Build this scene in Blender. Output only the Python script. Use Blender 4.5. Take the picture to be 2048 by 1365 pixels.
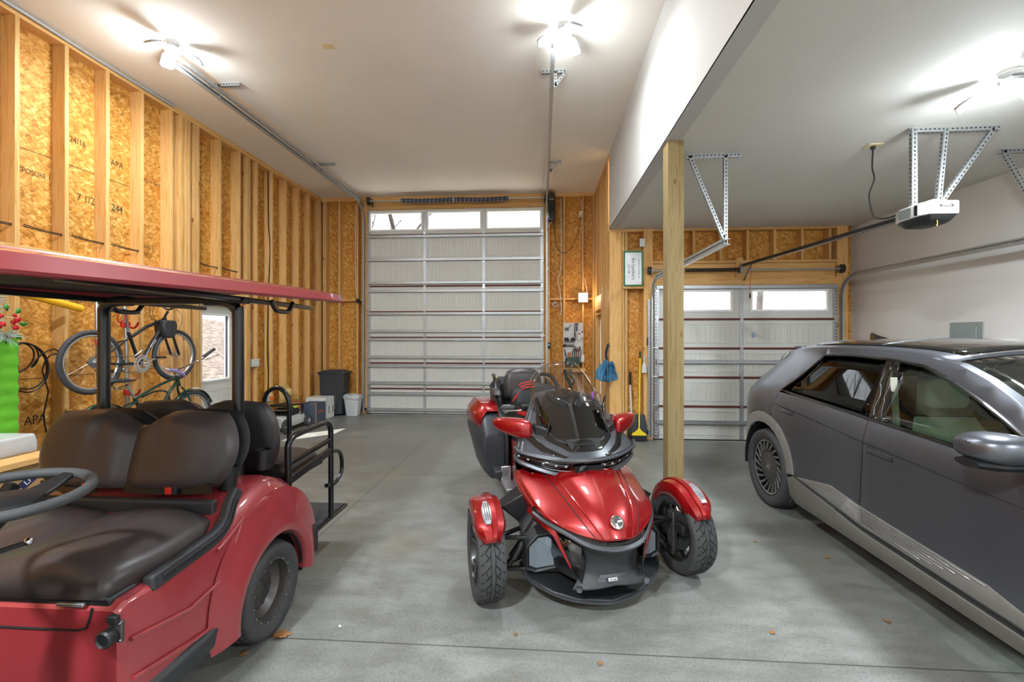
import bpy, bmesh, math, random
from mathutils import Vector, Matrix, noise
PI = math.pi
random.seed(7)
for _o in list(bpy.data.objects):
    bpy.data.objects.remove(_o)
SC = bpy.context.scene
COL = SC.collection

# ------------------------------------------------------------------ camera
cam_d = bpy.data.cameras.new('camera')
cam_d.sensor_width = 36.0
cam_d.lens = 877.0 / 2048.0 * 36.0
cam_d.shift_y = (682.5 - 673.0) / 2048.0 * -1.0
cam_d.clip_start = 0.02
cam = bpy.data.objects.new('camera', cam_d)
COL.objects.link(cam)
cam.location = (0, 0, 1.62)
cam.rotation_euler = (PI / 2, 0, math.atan(59.0 / 877.0))
SC.camera = cam

# ------------------------------------------------------------------ world, sun, exposure
SC.view_settings.view_transform = 'Standard'
SC.view_settings.look = 'None'
SC.view_settings.gamma = 1.0
SC.view_settings.use_curve_mapping = False
SC.view_settings.exposure = 0.46
world = bpy.data.worlds.new('sky')
SC.world = world
world.use_nodes = True
bg = world.node_tree.nodes['Background']
bg.inputs['Color'].default_value = (0.86, 0.93, 1.0, 1)
bg.inputs['Strength'].default_value = 4.2
sun_d = bpy.data.lights.new('sun', 'SUN')
sun_d.energy = 17.0
sun_d.angle = math.radians(0.6)
sun_d.color = (1.0, 0.96, 0.9)
sun = bpy.data.objects.new('sun', sun_d)
COL.objects.link(sun)
sun.rotation_euler = Vector((0.70, 0.65, -1.0)).to_track_quat('-Z', 'Y').to_euler()
LED_POWER = 88.0
WARM_POWER = 7.0

# ------------------------------------------------------------------ materials
MATS = {}
def rgb(h):
    h = h.lstrip('#')
    c = [int(h[i:i + 2], 16) / 255 for i in (0, 2, 4)]
    return tuple(x / 12.92 if x <= 0.04045 else ((x + 0.055) / 1.055) ** 2.4 for x in c)
class NT:
    def __init__(s, name):
        s.m = bpy.data.materials.new(name); s.m.use_nodes = True
        s.n = s.m.node_tree.nodes; s.l = s.m.node_tree.links
        s.b = s.n['Principled BSDF']
        MATS[name] = s.m
    def add(s, t, **kw):
        n = s.n.new(t)
        for k, v in kw.items():
            if k in n.inputs: n.inputs[k].default_value = v
            else: setattr(n, k, v)
        return n
    def coord(s, scale=(1, 1, 1), rot=(0, 0, 0), kind='Object'):
        tc = s.add('ShaderNodeTexCoord'); mp = s.add('ShaderNodeMapping')
        mp.inputs['Scale'].default_value = scale; mp.inputs['Rotation'].default_value = rot
        s.l.new(tc.outputs[kind], mp.inputs['Vector'])
        return mp.outputs['Vector']
    def noise(s, vec, scale, detail=4, rough=0.55, dist=0.0):
        n = s.add('ShaderNodeTexNoise')
        n.inputs['Scale'].default_value = scale; n.inputs['Detail'].default_value = detail
        n.inputs['Roughness'].default_value = rough; n.inputs['Distortion'].default_value = dist
        if vec is not None: s.l.new(vec, n.inputs['Vector'])
        return n.outputs['Fac']
    def ramp(s, fac, stops):
        r = s.add('ShaderNodeValToRGB'); e = r.color_ramp.elements
        while len(e) < len(stops): e.new(0.5)
        for el, (p, c) in zip(e, stops):
            el.position = p; el.color = tuple(c) + (1,) if len(c) == 3 else c
        s.l.new(fac, r.inputs['Fac'])
        return r.outputs['Color']
    def mix(s, fac, a, b, mode='MIX'):
        m = s.add('ShaderNodeMix'); m.data_type = 'RGBA'; m.blend_type = mode
        for sock, v in ((m.inputs[0], fac), (m.inputs[6], a), (m.inputs[7], b)):
            if isinstance(v, (int, float)): sock.default_value = v
            elif isinstance(v, tuple): sock.default_value = v + (1,) if len(v) == 3 else v
            else: s.l.new(v, sock)
        return m.outputs[2]
    def math(s, op, a, b=None):
        m = s.add('ShaderNodeMath'); m.operation = op
        for i, v in enumerate((a, b)):
            if v is None: continue
            if isinstance(v, (int, float)): m.inputs[i].default_value = v
            else: s.l.new(v, m.inputs[i])
        return m.outputs[0]
    def bump(s, h, strength=0.3, dist=0.01):
        b = s.add('ShaderNodeBump'); b.inputs['Strength'].default_value = strength
        b.inputs['Distance'].default_value = dist
        s.l.new(h, b.inputs['Height']); s.l.new(b.outputs['Normal'], s.b.inputs['Normal'])
    def set(s, color=None, rough=None, metal=None, coat=None, coatr=None, spec=None):
        def p(sock, v):
            i = s.b.inputs[sock]
            if isinstance(v, (int, float)): i.default_value = v
            elif isinstance(v, tuple): i.default_value = v + (1,) if len(v) == 3 else v
            else: s.l.new(v, i)
        for k, v in (('Base Color', color), ('Roughness', rough), ('Metallic', metal), ('Coat Weight', coat), ('Coat Roughness', coatr), ('Specular IOR Level', spec)):
            if v is not None: p(k, v)
        return s.m
def simple(name, color, rough=0.5, metal=0.0, var=0.06, vscale=18.0, bump=0.0, bscale=120.0, coat=0.0, coatr=0.05, spec=None):
    """plain surface with a little procedural wear in colour and roughness"""
    t = NT(name); v = t.coord()
    c = rgb(color) if isinstance(color, str) else color
    f = t.noise(v, vscale, 3)
    lo = tuple(x * (1 - var) for x in c); hi = tuple(min(1, x * (1 + var)) for x in c)
    t.set(color=t.ramp(f, [(0.3, lo), (0.7, hi)]), metal=metal, coat=coat, coatr=coatr)
    if spec is not None: t.set(spec=spec)
    r = t.add('ShaderNodeMapRange'); t.l.new(f, r.inputs['Value'])
    r.inputs['To Min'].default_value = max(0.01, rough - 0.05); r.inputs['To Max'].default_value = min(1, rough + 0.05)
    t.l.new(r.outputs['Result'], t.b.inputs['Roughness'])
    if bump: t.bump(t.noise(v, bscale, 2), bump, 0.002)
    return t.m
def emit(name, color, strength):
    t = NT(name); t.set(color=color, rough=0.5)
    t.b.inputs['Emission Color'].default_value = tuple(color) + (1,)
    t.b.inputs['Emission Strength'].default_value = strength
    return t.m
def glass(name, color=(1, 1, 1), alpha=0.12, rough=0.02):
    """thin pane: transparent with a mirror-like sheen growing at grazing angles"""
    t = NT(name); t.n.remove(t.b)
    out = t.n['Material Output']
    tr = t.add('ShaderNodeBsdfTransparent'); tr.inputs['Color'].default_value = tuple(color) + (1,)
    gl = t.add('ShaderNodeBsdfGlossy'); gl.inputs['Roughness'].default_value = rough
    lw = t.add('ShaderNodeLayerWeight'); lw.inputs['Blend'].default_value = 0.5
    a = t.math('ADD', t.math('MULTIPLY', t.math('POWER', lw.outputs['Facing'], 4.0), 0.9), alpha)
    mx = t.add('ShaderNodeMixShader'); t.l.new(a, mx.inputs[0])
    t.l.new(tr.outputs[0], mx.inputs[1]); t.l.new(gl.outputs[0], mx.inputs[2])
    t.l.new(mx.outputs[0], out.inputs['Surface'])
    return t.m

def osb():
    t = NT('osb'); cols = []
    for k, (rx, sc) in enumerate(((0.5, 44), (-0.6, 36), (1.3, 52))):
        v = t.coord(scale=(1, 1, 1), rot=(rx, rx, 0))
        mp = t.add('ShaderNodeMapping'); mp.inputs['Scale'].default_value = (0.45, 0.45, 1.7)
        t.l.new(v, mp.inputs['Vector'])
        nz = t.add('ShaderNodeTexNoise'); nz.inputs['Scale'].default_value = 6
        t.l.new(mp.outputs[0], nz.inputs['Vector'])
        w = t.mix(0.06, mp.outputs[0], nz.outputs['Color'])
        vo = t.add('ShaderNodeTexVoronoi'); vo.inputs['Scale'].default_value = sc
        t.l.new(w, vo.inputs['Vector'])
        sp = t.add('ShaderNodeSeparateColor'); t.l.new(vo.outputs['Color'], sp.inputs[0])
        cols.append(sp.outputs[0])
    a = t.math('ADD', cols[0], cols[1]); a = t.math('ADD', a, cols[2]); a = t.math('MULTIPLY', a, 0.333)
    big = t.noise(t.coord(), 2.2, 3)
    c = t.ramp(a, [(0.12, rgb('#9a6424')), (0.38, rgb('#bd8638')), (0.55, rgb('#cb9648')), (0.75, rgb('#d9aa5e')), (0.95, rgb('#e8c684'))])
    c2 = t.mix(t.ramp(big, [(0.35, (0, 0, 0)), (0.65, (1, 1, 1))]), c, rgb('#b98f3a'), 'OVERLAY')
    c3 = t.mix(0.35, c, c2)
    t.set(color=c3, rough=0.62, spec=0.3); t.bump(a, 0.2, 0.002)
    return t.m
def pine(name='pine', a='#c8944c', b='#dcb276', knots=True, axis=2):
    t = NT(name)
    tc = t.add('ShaderNodeTexCoord'); oi = t.add('ShaderNodeObjectInfo')
    ofs = t.add('ShaderNodeVectorMath'); ofs.operation = 'SCALE'; ofs.inputs[0].default_value = (37.0, 19.0, 53.0)
    t.l.new(oi.outputs['Random'], ofs.inputs['Scale'])
    ad = t.add('ShaderNodeVectorMath'); ad.operation = 'ADD'
    t.l.new(tc.outputs['Object'], ad.inputs[0]); t.l.new(ofs.outputs[0], ad.inputs[1])
    def mp(s):
        m = t.add('ShaderNodeMapping'); m.inputs['Scale'].default_value = s; t.l.new(ad.outputs[0], m.inputs['Vector']); return m.outputs[0]
    sc = [1, 1, 1]; sc[axis] = 0.045
    g = t.noise(mp(tuple(sc)), 42, 5, 0.6, 0.6)
    c = t.ramp(g, [(0.25, rgb(a)), (0.5, rgb(b)), (0.62, rgb(a)), (0.8, rgb(b))])
    tone = t.ramp(oi.outputs['Random'], [(0.0, (0.86, 0.84, 0.80)), (1.0, (1.08, 1.05, 1.02))])
    c = t.mix(1.0, c, tone, 'MULTIPLY')
    if knots:
        s2 = [1, 1, 1]; s2[axis] = 0.42
        vo = t.add('ShaderNodeTexVoronoi'); vo.inputs['Scale'].default_value = 5.5; t.l.new(mp(tuple(s2)), vo.inputs['Vector'])
        k = t.ramp(vo.outputs['Distance'], [(0.035, (1, 1, 1)), (0.10, (0, 0, 0))])
        c = t.mix(k, c, rgb('#6e3f17'))
    t.set(color=c, rough=0.6, spec=0.3); t.bump(g, 0.15, 0.002)
    return t.m
def concrete():
    t = NT('concrete'); v = t.coord()
    a = t.noise(v, 0.9, 8, 0.62, 0.4); b = t.noise(t.coord((1, 2.4, 1)), 3.6, 6, 0.65); f = t.noise(v, 70, 4, 0.7)
    c = t.ramp(a, [(0.30, rgb('#6e6f6b')), (0.5, rgb('#80817d')), (0.72, rgb('#939490'))])
    c = t.mix(t.ramp(b, [(0.38, (0.75, 0.75, 0.75)), (0.60, (0, 0, 0))]), c, rgb('#6c6c65'))
    c = t.mix(0.4, c, t.ramp(f, [(0.3, (0.25, 0.25, 0.25)), (0.7, (0.8, 0.8, 0.8))]), 'OVERLAY')
    # oil stains, each with a place of its own on the slab
    sp = t.add('ShaderNodeSeparateXYZ'); t.l.new(v, sp.inputs[0])
    for (x, y, r, s, col) in ((2.05, 5.7, 0.55, 0.75, '#4a4a44'), (1.75, 3.4, 0.6, 0.5, '#5c5c55'), (1.8, 4.75, 0.35, 0.5, '#55554e'), (-1.05, 3.35, 0.22, 0.35, '#7a6c52'), (-1.75, 5.0, 0.2, 0.4, '#8b7c55'), (2.0, 2.3, 0.35, 0.35, '#5a5a55')):
        dx = t.math('SUBTRACT', sp.outputs[0], x); dy = t.math('SUBTRACT', sp.outputs[1], y)
        d = t.math('SQRT', t.math('ADD', t.math('MULTIPLY', dx, dx), t.math('MULTIPLY', dy, dy)))
        d = t.math('ADD', d, t.math('MULTIPLY', t.math('SUBTRACT', t.noise(v, 4, 5), 0.5), r * 1.6))
        k = t.ramp(t.math('DIVIDE', d, r * 1.4), [(0.2, (s, s, s)), (1.0, (0, 0, 0))])
        c = t.mix(k, c, rgb(col))
    # sawn control joints
    j = None
    for sock, p in ((0, -1.8), (1, 2.262), (1, 5.04)):
        dd = t.math('ABSOLUTE', t.math('SUBTRACT', sp.outputs[sock], t.math('ADD', p, t.math('MULTIPLY', t.noise(v, 9, 2), 0.006))))
        e = t.math('LESS_THAN', dd, 0.0045); j = e if j is None else t.math('MAXIMUM', j, e)
    c = t.mix(t.math('MULTIPLY', j, 0.75), c, rgb('#3b3a36'))
    t.set(color=c, rough=t.ramp(b, [(0.3, (0.30, 0.30, 0.30)), (0.7, (0.5, 0.5, 0.5))]), spec=0.45)
    t.bump(t.math('SUBTRACT', t.math('MULTIPLY', f, 0.25), j), 0.18, 0.004)
    return t.m
def drywall(name, col, warm=None):
    t = NT(name); v = t.coord(); f = t.noise(v, 160, 3, 0.6); g = t.noise(v, 1.1, 4)
    c = rgb(col); t.set(color=t.ramp(g, [(0.3, tuple(x * 0.95 for x in c)), (0.7, c)]), rough=0.75, spec=0.25); t.bump(f, 0.22, 0.003)
    return t.m
def galv():
    t = NT('galvanized'); v = t.coord(); vo = t.add('ShaderNodeTexVoronoi'); vo.inputs['Scale'].default_value = 60
    t.l.new(v, vo.inputs['Vector']); sp = t.add('ShaderNodeSeparateColor'); t.l.new(vo.outputs['Color'], sp.inputs[0])
    t.set(color=t.ramp(sp.outputs[0], [(0, rgb('#a9acad')), (1, rgb('#bcbfc0'))]), rough=0.42, metal=0.7)
    return t.m
def paint(name, col, dark, flake=0.25, rough=0.32, metal=0.55, coat=1.0, coatr=0.03):
    """metallic car paint: flakes under clear coat"""
    t = NT(name); v = t.coord(); vo = t.add('ShaderNodeTexVoronoi'); vo.inputs['Scale'].default_value = 900
    t.l.new(v, vo.inputs['Vector']); sp = t.add('ShaderNodeSeparateColor'); t.l.new(vo.outputs['Color'], sp.inputs[0])
    c = t.mix(t.math('MULTIPLY', sp.outputs[0], flake), rgb(col), rgb(dark))
    t.set(color=c, rough=rough, metal=metal, coat=coat, coatr=coatr)
    return t.m
def vinyl(name, col, rough=0.34, b=0.12):
    t = NT(name); v = t.coord(); f = t.noise(v, 420, 3, 0.6); g = t.noise(v, 7, 4)
    c = rgb(col); t.set(color=t.ramp(g, [(0.3, tuple(x * 0.85 for x in c)), (0.7, c)]), rough=t.ramp(g, [(0.3, (rough, ) * 3), (0.7, (rough + 0.1, ) * 3)]), spec=0.45)
    t.bump(f, b, 0.001)
    return t.m
def leaf_ground():
    t = NT('leaf_litter'); v = t.coord(); vo = t.add('ShaderNodeTexVoronoi'); vo.inputs['Scale'].default_value = 9
    t.l.new(v, vo.inputs['Vector']); sp = t.add('ShaderNodeSeparateColor'); t.l.new(vo.outputs['Color'], sp.inputs[0])
    c = t.ramp(sp.outputs[0], [(0, rgb('#382b23')), (0.3, rgb('#524236')), (0.6, rgb('#6f5c4d')), (0.8, rgb('#453428')), (1, rgb('#241a14'))])
    t.set(color=c, rough=0.85); t.bump(vo.outputs['Distance'], 0.6, 0.05)
    return t.m

osb(); pine(); pine('pine_lying', axis=1); pine('pine_across', axis=0)
pine('treated_pine', '#84724a', '#9c8960')
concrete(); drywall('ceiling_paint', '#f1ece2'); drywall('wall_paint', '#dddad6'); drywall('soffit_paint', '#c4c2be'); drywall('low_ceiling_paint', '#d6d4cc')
galv(); leaf_ground()
paint('trike_red', '#9e0409', '#520304', 0.35, 0.34, 0.4); paint('cart_red', '#a0343a', '#6e2024', 0.3, 0.45, 0.15, coatr=0.08)
simple('matte_gray_paint', '#66686f', 0.36, 0.78, 0.03, 3, coat=0.12, coatr=0.35)
simple('cladding_gray', '#8d8b87', 0.5, 0.35, 0.04); simple('lower_cladding', '#7c7a74', 0.48, 0.3, 0.04)
simple('gloss_black', '#08080a', 0.08, 0, 0.02, coat=1.0); simple('black_plastic', '#1b1c1e', 0.45, 0, 0.1, bump=0.15)
simple('dark_plastic', '#2c2d30', 0.55, 0, 0.1, bump=0.2); simple('carbon_gray', '#4b4d52', 0.38, 0.45, 0.05, coat=0.2, coatr=0.25)
simple('powder_black', '#141416', 0.32, 0.1, 0.1, coat=0.3, coatr=0.15); simple('rubber', '#3b3b3c', 0.72, 0, 0.15, bump=0.2); simple('pannier_gray', '#3d3f44', 0.42, 0.3, 0.05)
simple('tread_gap', '#0a0a0a', 0.9); simple('chrome', '#d8dadc', 0.12, 1.0, 0.02); simple('steel', '#8e9194', 0.35, 0.9, 0.08)
simple('dark_steel', '#55514f', 0.4, 0.6, 0.1); simple('bare_aluminium', '#b9bcbf', 0.3, 0.85, 0.04)
vinyl('seat_vinyl', '#3d3635', 0.33); vinyl('trike_seat', '#26272a', 0.45); vinyl('red_stitch', '#c22a20', 0.5)
simple('door_white', '#cdcdc6', 0.5, 0, 0.02, 4); simple('white_plastic', '#cfcfcd', 0.4, 0, 0.03); simple('dark_window_tint', '#101113', 0.1)
simple('rust_seam', '#5c2a1e', 0.7, 0, 0.15); simple('gasket_white', '#f1f1ee', 0.5)
simple('green_frame', '#0f6e3c', 0.45); simple('sign_white', '#e7e8ea', 0.45); simple('ink_green', '#1d4a33', 0.6); simple('ink_black', '#1a1a1a', 0.7); simple('ink_faded', '#4b2f12', 0.8)
simple('noodle_yellow', '#f6b21a', 0.6, bump=0.2); simple('cardboard', '#b08a5e', 0.8, var=0.08, bump=0.1); simple('carton_blue', '#4b5468', 0.7); simple('carton_white', '#dcdcd8', 0.7)
simple('navy_print', '#2c2a5a', 0.6); simple('wrap_plastic', '#c4c6c6', 0.25, var=0.10, vscale=7, bump=0.9, bscale=11); simple('lime_fabric', '#5fae22', 0.6, bump=0.4, bscale=40)
simple('frosted_needles', '#9fb0a6', 0.8, var=0.3, vscale=40); simple('berry_red', '#b3101a', 0.25); simple('leaf_green', '#2f7d2a', 0.5, var=0.2)
simple('yellow_plastic', '#e9cf1f', 0.4); simple('bin_gray', '#3b3e42', 0.5, bump=0.2); simple('bin_white', '#d3d6d9', 0.45); simple('bag_film', '#b9bcc0', 0.3, var=0.2, vscale=8)
simple('cloth_blue', '#4b86a8', 0.9, var=0.15, bump=0.3, bscale=300); simple('navy_cloth', '#16213d', 0.9); simple('mower_gray', '#b8b9b4', 0.4); simple('mower_green', '#b6d63a', 0.4); simple('wheel_cream', '#d9d0a6', 0.5)
simple('bike_black', '#1b1c22', 0.3, 0.3, coat=0.6); simple('bike_green', '#16392c', 0.3, 0.3, coat=0.6); simple('saddle_black', '#2a2c2f', 0.5); simple('saddle_brown', '#8b5a3c', 0.5)
simple('red_rubber', '#c3201c', 0.45); simple('lavender', '#8a7a9e', 0.5); simple('orange_box', '#e06a1a', 0.5); simple('cable_black', '#151515', 0.5); simple('cable_white', '#d9d6cc', 0.5); simple('cable_yellow', '#c9b63a', 0.5)
simple('panel_gray', '#8d9794', 0.42, 0.2, 0.03); simple('box_gray', '#a9adb0', 0.5); simple('ivory', '#dccfa0', 0.5); simple('tool_red', '#8d2c1c', 0.5); simple('tool_orange', '#a8613a', 0.6)
simple('seat_cream', '#c3c6bd', 0.6, bump=0.1); simple('cabin_dark', '#15171a', 0.7); simple('roof_glass', '#0c0a08', 0.06, 0, 0.02, coat=1.0)
simple('bark', '#2c2622', 0.9, var=0.2, bump=0.5, bscale=30); simple('rock', '#6d6963', 0.85, var=0.15, bump=0.5, bscale=12); simple('dead_leaf', '#9a6a3a', 0.8, var=0.2); simple('mat_rubber', '#3a3b3c', 0.9, var=0.3, vscale=60, bump=0.8, bscale=90)
simple('grille_gray', '#7a838b', 0.4, 0.5, 0.25, 260, bump=0.6, bscale=300); simple('lamp_clear', '#b9bfc6', 0.15, 0.4, 0.2, coat=1); simple('purple_tag', '#7a4a8a', 0.4); simple('paper', '#efece4', 0.8); simple('tape_blue', '#8fa7c9', 0.7); simple('straw', '#c9a86a', 0.9, var=0.15, bump=0.5); simple('terracotta', '#a9613c', 0.8)
glass('pane'); simple('driveway', '#c9c2b6', 0.8, var=0.08, vscale=3); glass('windshield_clear', (0.84, 0.82, 0.82), 0.05); glass('car_glass', (0.58, 0.65, 0.59), 0.09); glass('privacy_glass', (0.03, 0.03, 0.03), 0.04)
emit('led', (0.93, 0.97, 1.0), 60.0); emit('warm_lamp', (1.0, 0.86, 0.62), 14.0)

# ------------------------------------------------------------------ mesh building
class MB:
    """collects shapes; build() links them as ONE mesh object"""
    def __init__(s): s.v = []; s.f = []; s.mi = []; s.M = Matrix.Identity(4); s.cur = 0
    def at(s, loc=(0, 0, 0), rot=(0, 0, 0)):
        from mathutils import Euler
        s.M = Matrix.Translation(loc) @ Euler(rot).to_matrix().to_4x4(); return s
    def raw(s, vs, fs):
        o = len(s.v)
        s.v += [s.M @ Vector(p) for p in vs]
        s.f += [tuple(o + i for i in f) for f in fs]; s.mi += [s.cur] * len(fs)
        return s
    def box(s, x0, x1, y0, y1, z0, z1):
        v = [(x, y, z) for x in (x0, x1) for y in (y0, y1) for z in (z0, z1)]
        return s.raw(v, [(0, 1, 3, 2), (4, 6, 7, 5), (0, 4, 5, 1), (2, 3, 7, 6), (0, 2, 6, 4), (1, 5, 7, 3)])
    def cb(s, c, d):
        return s.box(c[0] - d[0] / 2, c[0] + d[0] / 2, c[1] - d[1] / 2, c[1] + d[1] / 2, c[2] - d[2] / 2, c[2] + d[2] / 2)
    def bar(s, a, b, w, h=None, up=(0, 0, 1)):
        h = w if h is None else h
        a = Vector(a); b = Vector(b); d = (b - a).normalized(); u = Vector(up)
        if abs(d.dot(u)) > 0.98: u = Vector((0, 1, 0))
        x = d.cross(u).normalized(); y = x.cross(d).normalized()
        v = [p + x * sx * w / 2 + y * sy * h / 2 for p in (a, b) for sx, sy in ((-1, -1), (1, -1), (1, 1), (-1, 1))]
        return s.raw(v, [(0, 3, 2, 1), (4, 5, 6, 7), (0, 1, 5, 4), (1, 2, 6, 5), (2, 3, 7, 6), (3, 0, 4, 7)])
    def tube(s, pts, r, seg=8, closed=False, flat=None):
        P = [Vector(p) for p in pts]; n = len(P)
        R = r if isinstance(r, (list, tuple)) else [r] * n
        T = []
        for i in range(n):
            a = P[i - 1] if (i > 0 or closed) else P[i]; b = P[(i + 1) % n] if (i < n - 1 or closed) else P[i]
            t = (b - a); T.append(t.normalized() if t.length > 1e-9 else Vector((0, 0, 1)))
        u = T[0].orthogonal().normalized() if flat is None else (Vector(flat) - T[0] * Vector(flat).dot(T[0])).normalized()
        vs = []
        for i in range(n):
            u = u - T[i] * u.dot(T[i])
            u = u.normalized() if u.length > 1e-6 else T[i].orthogonal().normalized()
            w = T[i].cross(u)
            for k in range(seg):
                a = 2 * PI * (k + 0.5) / seg
                vs.append(P[i] + (u * math.cos(a) + w * math.sin(a)) * R[i])
        fs = []
        for i in range(n if closed else n - 1):
            j = (i + 1) % n
            for k in range(seg):
                l = (k + 1) % seg
                fs.append((i * seg + k, i * seg + l, j * seg + l, j * seg + k))
        if not closed:
            fs.append(tuple(reversed(range(seg)))); fs.append(tuple((n - 1) * seg + k for k in range(seg)))
        return s.raw(vs, fs)
    def loft(s, rings, caps=True, closed=False):
        n = len(rings[0]); vs = [p for r in rings for p in r]; fs = []
        m = len(rings)
        for i in range(m if closed else m - 1):
            j = (i + 1) % m
            for k in range(n):
                l = (k + 1) % n
                fs.append((i * n + k, i * n + l, j * n + l, j * n + k))
        if caps and not closed:
            fs.append(tuple(reversed(range(n)))); fs.append(tuple((m - 1) * n + k for k in range(n)))
        return s.raw(vs, fs)
    def grid(s, rows, flip=False):
        n = len(rows[0]); vs = [p for r in rows for p in r]; fs = []
        for i in range(len(rows) - 1):
            for k in range(n - 1):
                q = (i * n + k, i * n + k + 1, (i + 1) * n + k + 1, (i + 1) * n + k)
                fs.append(tuple(reversed(q)) if flip else q)
        return s.raw(vs, fs)
    def lathe(s, prof, seg=24, axis='Z', c=(0, 0, 0)):
        rings = []
        for (r, h) in prof:
            ring = []
            for k in range(seg):
                a = 2 * PI * k / seg; x, y = r * math.cos(a), r * math.sin(a)
                p = {'Z': (x, y, h), 'X': (h, x, y), 'Y': (y, h, x)}[axis]
                ring.append((p[0] + c[0], p[1] + c[1], p[2] + c[2]))
            rings.append(ring)
        return s.loft(rings, caps=True)
    def prism(s, poly, a, b, axis='Z'):
        def m(p, h): return {'Z': (p[0], p[1], h), 'X': (h, p[0], p[1]), 'Y': (p[0], h, p[1])}[axis]
        n = len(poly); vs = [m(p, a) for p in poly] + [m(p, b) for p in poly]
        fs = [tuple(reversed(range(n))), tuple(range(n, 2 * n))] + [(i, (i + 1) % n, n + (i + 1) % n, n + i) for i in range(n)]
        return s.raw(vs, fs)
    def ball(s, c, r, seg=12, rings=8):
        r = (r, r, r) if isinstance(r, (int, float)) else r
        rg = []
        for i in range(rings + 1):
            t = PI * i / rings; t = min(max(t, 0.02), PI - 0.02)
            rg.append([(c[0] + r[0] * math.sin(t) * math.cos(2 * PI * k / seg), c[1] + r[1] * math.sin(t) * math.sin(2 * PI * k / seg), c[2] - r[2] * math.cos(t)) for k in range(seg)])
        return s.loft(rg)
    def build(s, name, mat, parent=None, bevel=0, seg=2, sub=0, solid=0, smooth=True, angle=38, offset=-1):
        me = bpy.data.meshes.new(name); me.from_pydata([tuple(p) for p in s.v], [], s.f)
        for m in (mat if isinstance(mat, (list, tuple)) else [mat]): me.materials.append(MATS[m])
        for p, i in zip(me.polygons, s.mi): p.material_index = i
        bm = bmesh.new(); bm.from_mesh(me)
        bmesh.ops.recalc_face_normals(bm, faces=bm.faces)
        bm.to_mesh(me); bm.free()
        if smooth:
            me.polygons.foreach_set('use_smooth', [True] * len(me.polygons))
            me.set_sharp_from_angle(angle=math.radians(angle))
        o = bpy.data.objects.new(name, me); COL.objects.link(o)
        if parent is not None: o.parent = parent
        if solid:
            m = o.modifiers.new('s', 'SOLIDIFY'); m.thickness = solid; m.offset = offset
        if sub:
            m = o.modifiers.new('u', 'SUBSURF'); m.levels = sub; m.render_levels = sub
        if bevel:
            m = o.modifiers.new('b', 'BEVEL'); m.width = bevel; m.segments = seg; m.limit_method = 'ANGLE'; m.angle_limit = math.radians(40)
            m.harden_normals = False
        return o
def tag(o, label, cat, group=None, kind=None):
    o['label'] = label; o['category'] = cat
    if group: o['group'] = group
    if kind: o['kind'] = kind
    return o
def thing(name, label, cat, loc=(0, 0, 0), rz=0, group=None):
    o = bpy.data.objects.new(name, None); COL.objects.link(o); o.empty_display_size = 0.1
    o.location = loc; o.rotation_euler = (0, 0, rz)
    return tag(o, label, cat, group)
def struct(o): o['kind'] = 'structure'; return o
def dup(root, loc=None, rot=None, label=None):
    """copy a thing with copies of its parts and sub-parts"""
    def rec(o, parent):
        c = o.copy(); COL.objects.link(c); c.parent = parent
        for ch in list(o.children): rec(ch, c)
        return c
    r = rec(root, root.parent)
    if loc is not None: r.location = loc
    if rot is not None: r.rotation_euler = rot
    if label: r['label'] = label
    return r
def text(name, body, size, mat, loc, rot, parent=None, ext=0.001, align='CENTER', sx=1.0):
    c = bpy.data.curves.new(name, 'FONT'); c.body = body; c.size = size; c.extrude = ext; c.align_x = align; c.align_y = 'CENTER'
    c.materials.append(MATS[mat]); q = bpy.data.objects.new(name, c)
    me = bpy.data.meshes.new_from_object(q); bpy.data.objects.remove(q)
    o = bpy.data.objects.new(name, me); COL.objects.link(o)
    o.location = loc; o.rotation_euler = rot; o.scale = (sx, 1, 1)
    if parent is not None: o.parent = parent
    return o
def lerp(a, b, t): return a + (b - a) * t
def rs(pts, n):
    """resample a polyline to n evenly spaced points"""
    P = [Vector(p) for p in pts]; L = [0]
    for a, b in zip(P, P[1:]): L.append(L[-1] + (b - a).length)
    out = []
    for i in range(n):
        d = L[-1] * i / (n - 1); k = 0
        while k < len(P) - 2 and L[k + 1] < d: k += 1
        seg = L[k + 1] - L[k]
        out.append(P[k].lerp(P[k + 1], 0 if seg < 1e-9 else (d - L[k]) / seg))
    return out
def smooth_path(pts, n=6, closed=False):
    """Catmull-Rom through the points"""
    P = [Vector(p) for p in pts]; m = len(P); out = []
    for i in range(m if closed else m - 1):
        if closed: p0, p1, p2, p3 = P[i - 1], P[i], P[(i + 1) % m], P[(i + 2) % m]
        else: p0, p1, p2, p3 = P[max(i - 1, 0)], P[i], P[i + 1], P[min(i + 2, m - 1)]
        for k in range(n):
            t = k / n
            out.append(0.5 * ((2 * p1) + (p2 - p0) * t + (2 * p0 - 5 * p1 + 4 * p2 - p3) * t * t + (3 * p1 - p0 - 3 * p2 + p3) * t ** 3))
    if not closed: out.append(P[-1])
    return out
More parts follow.
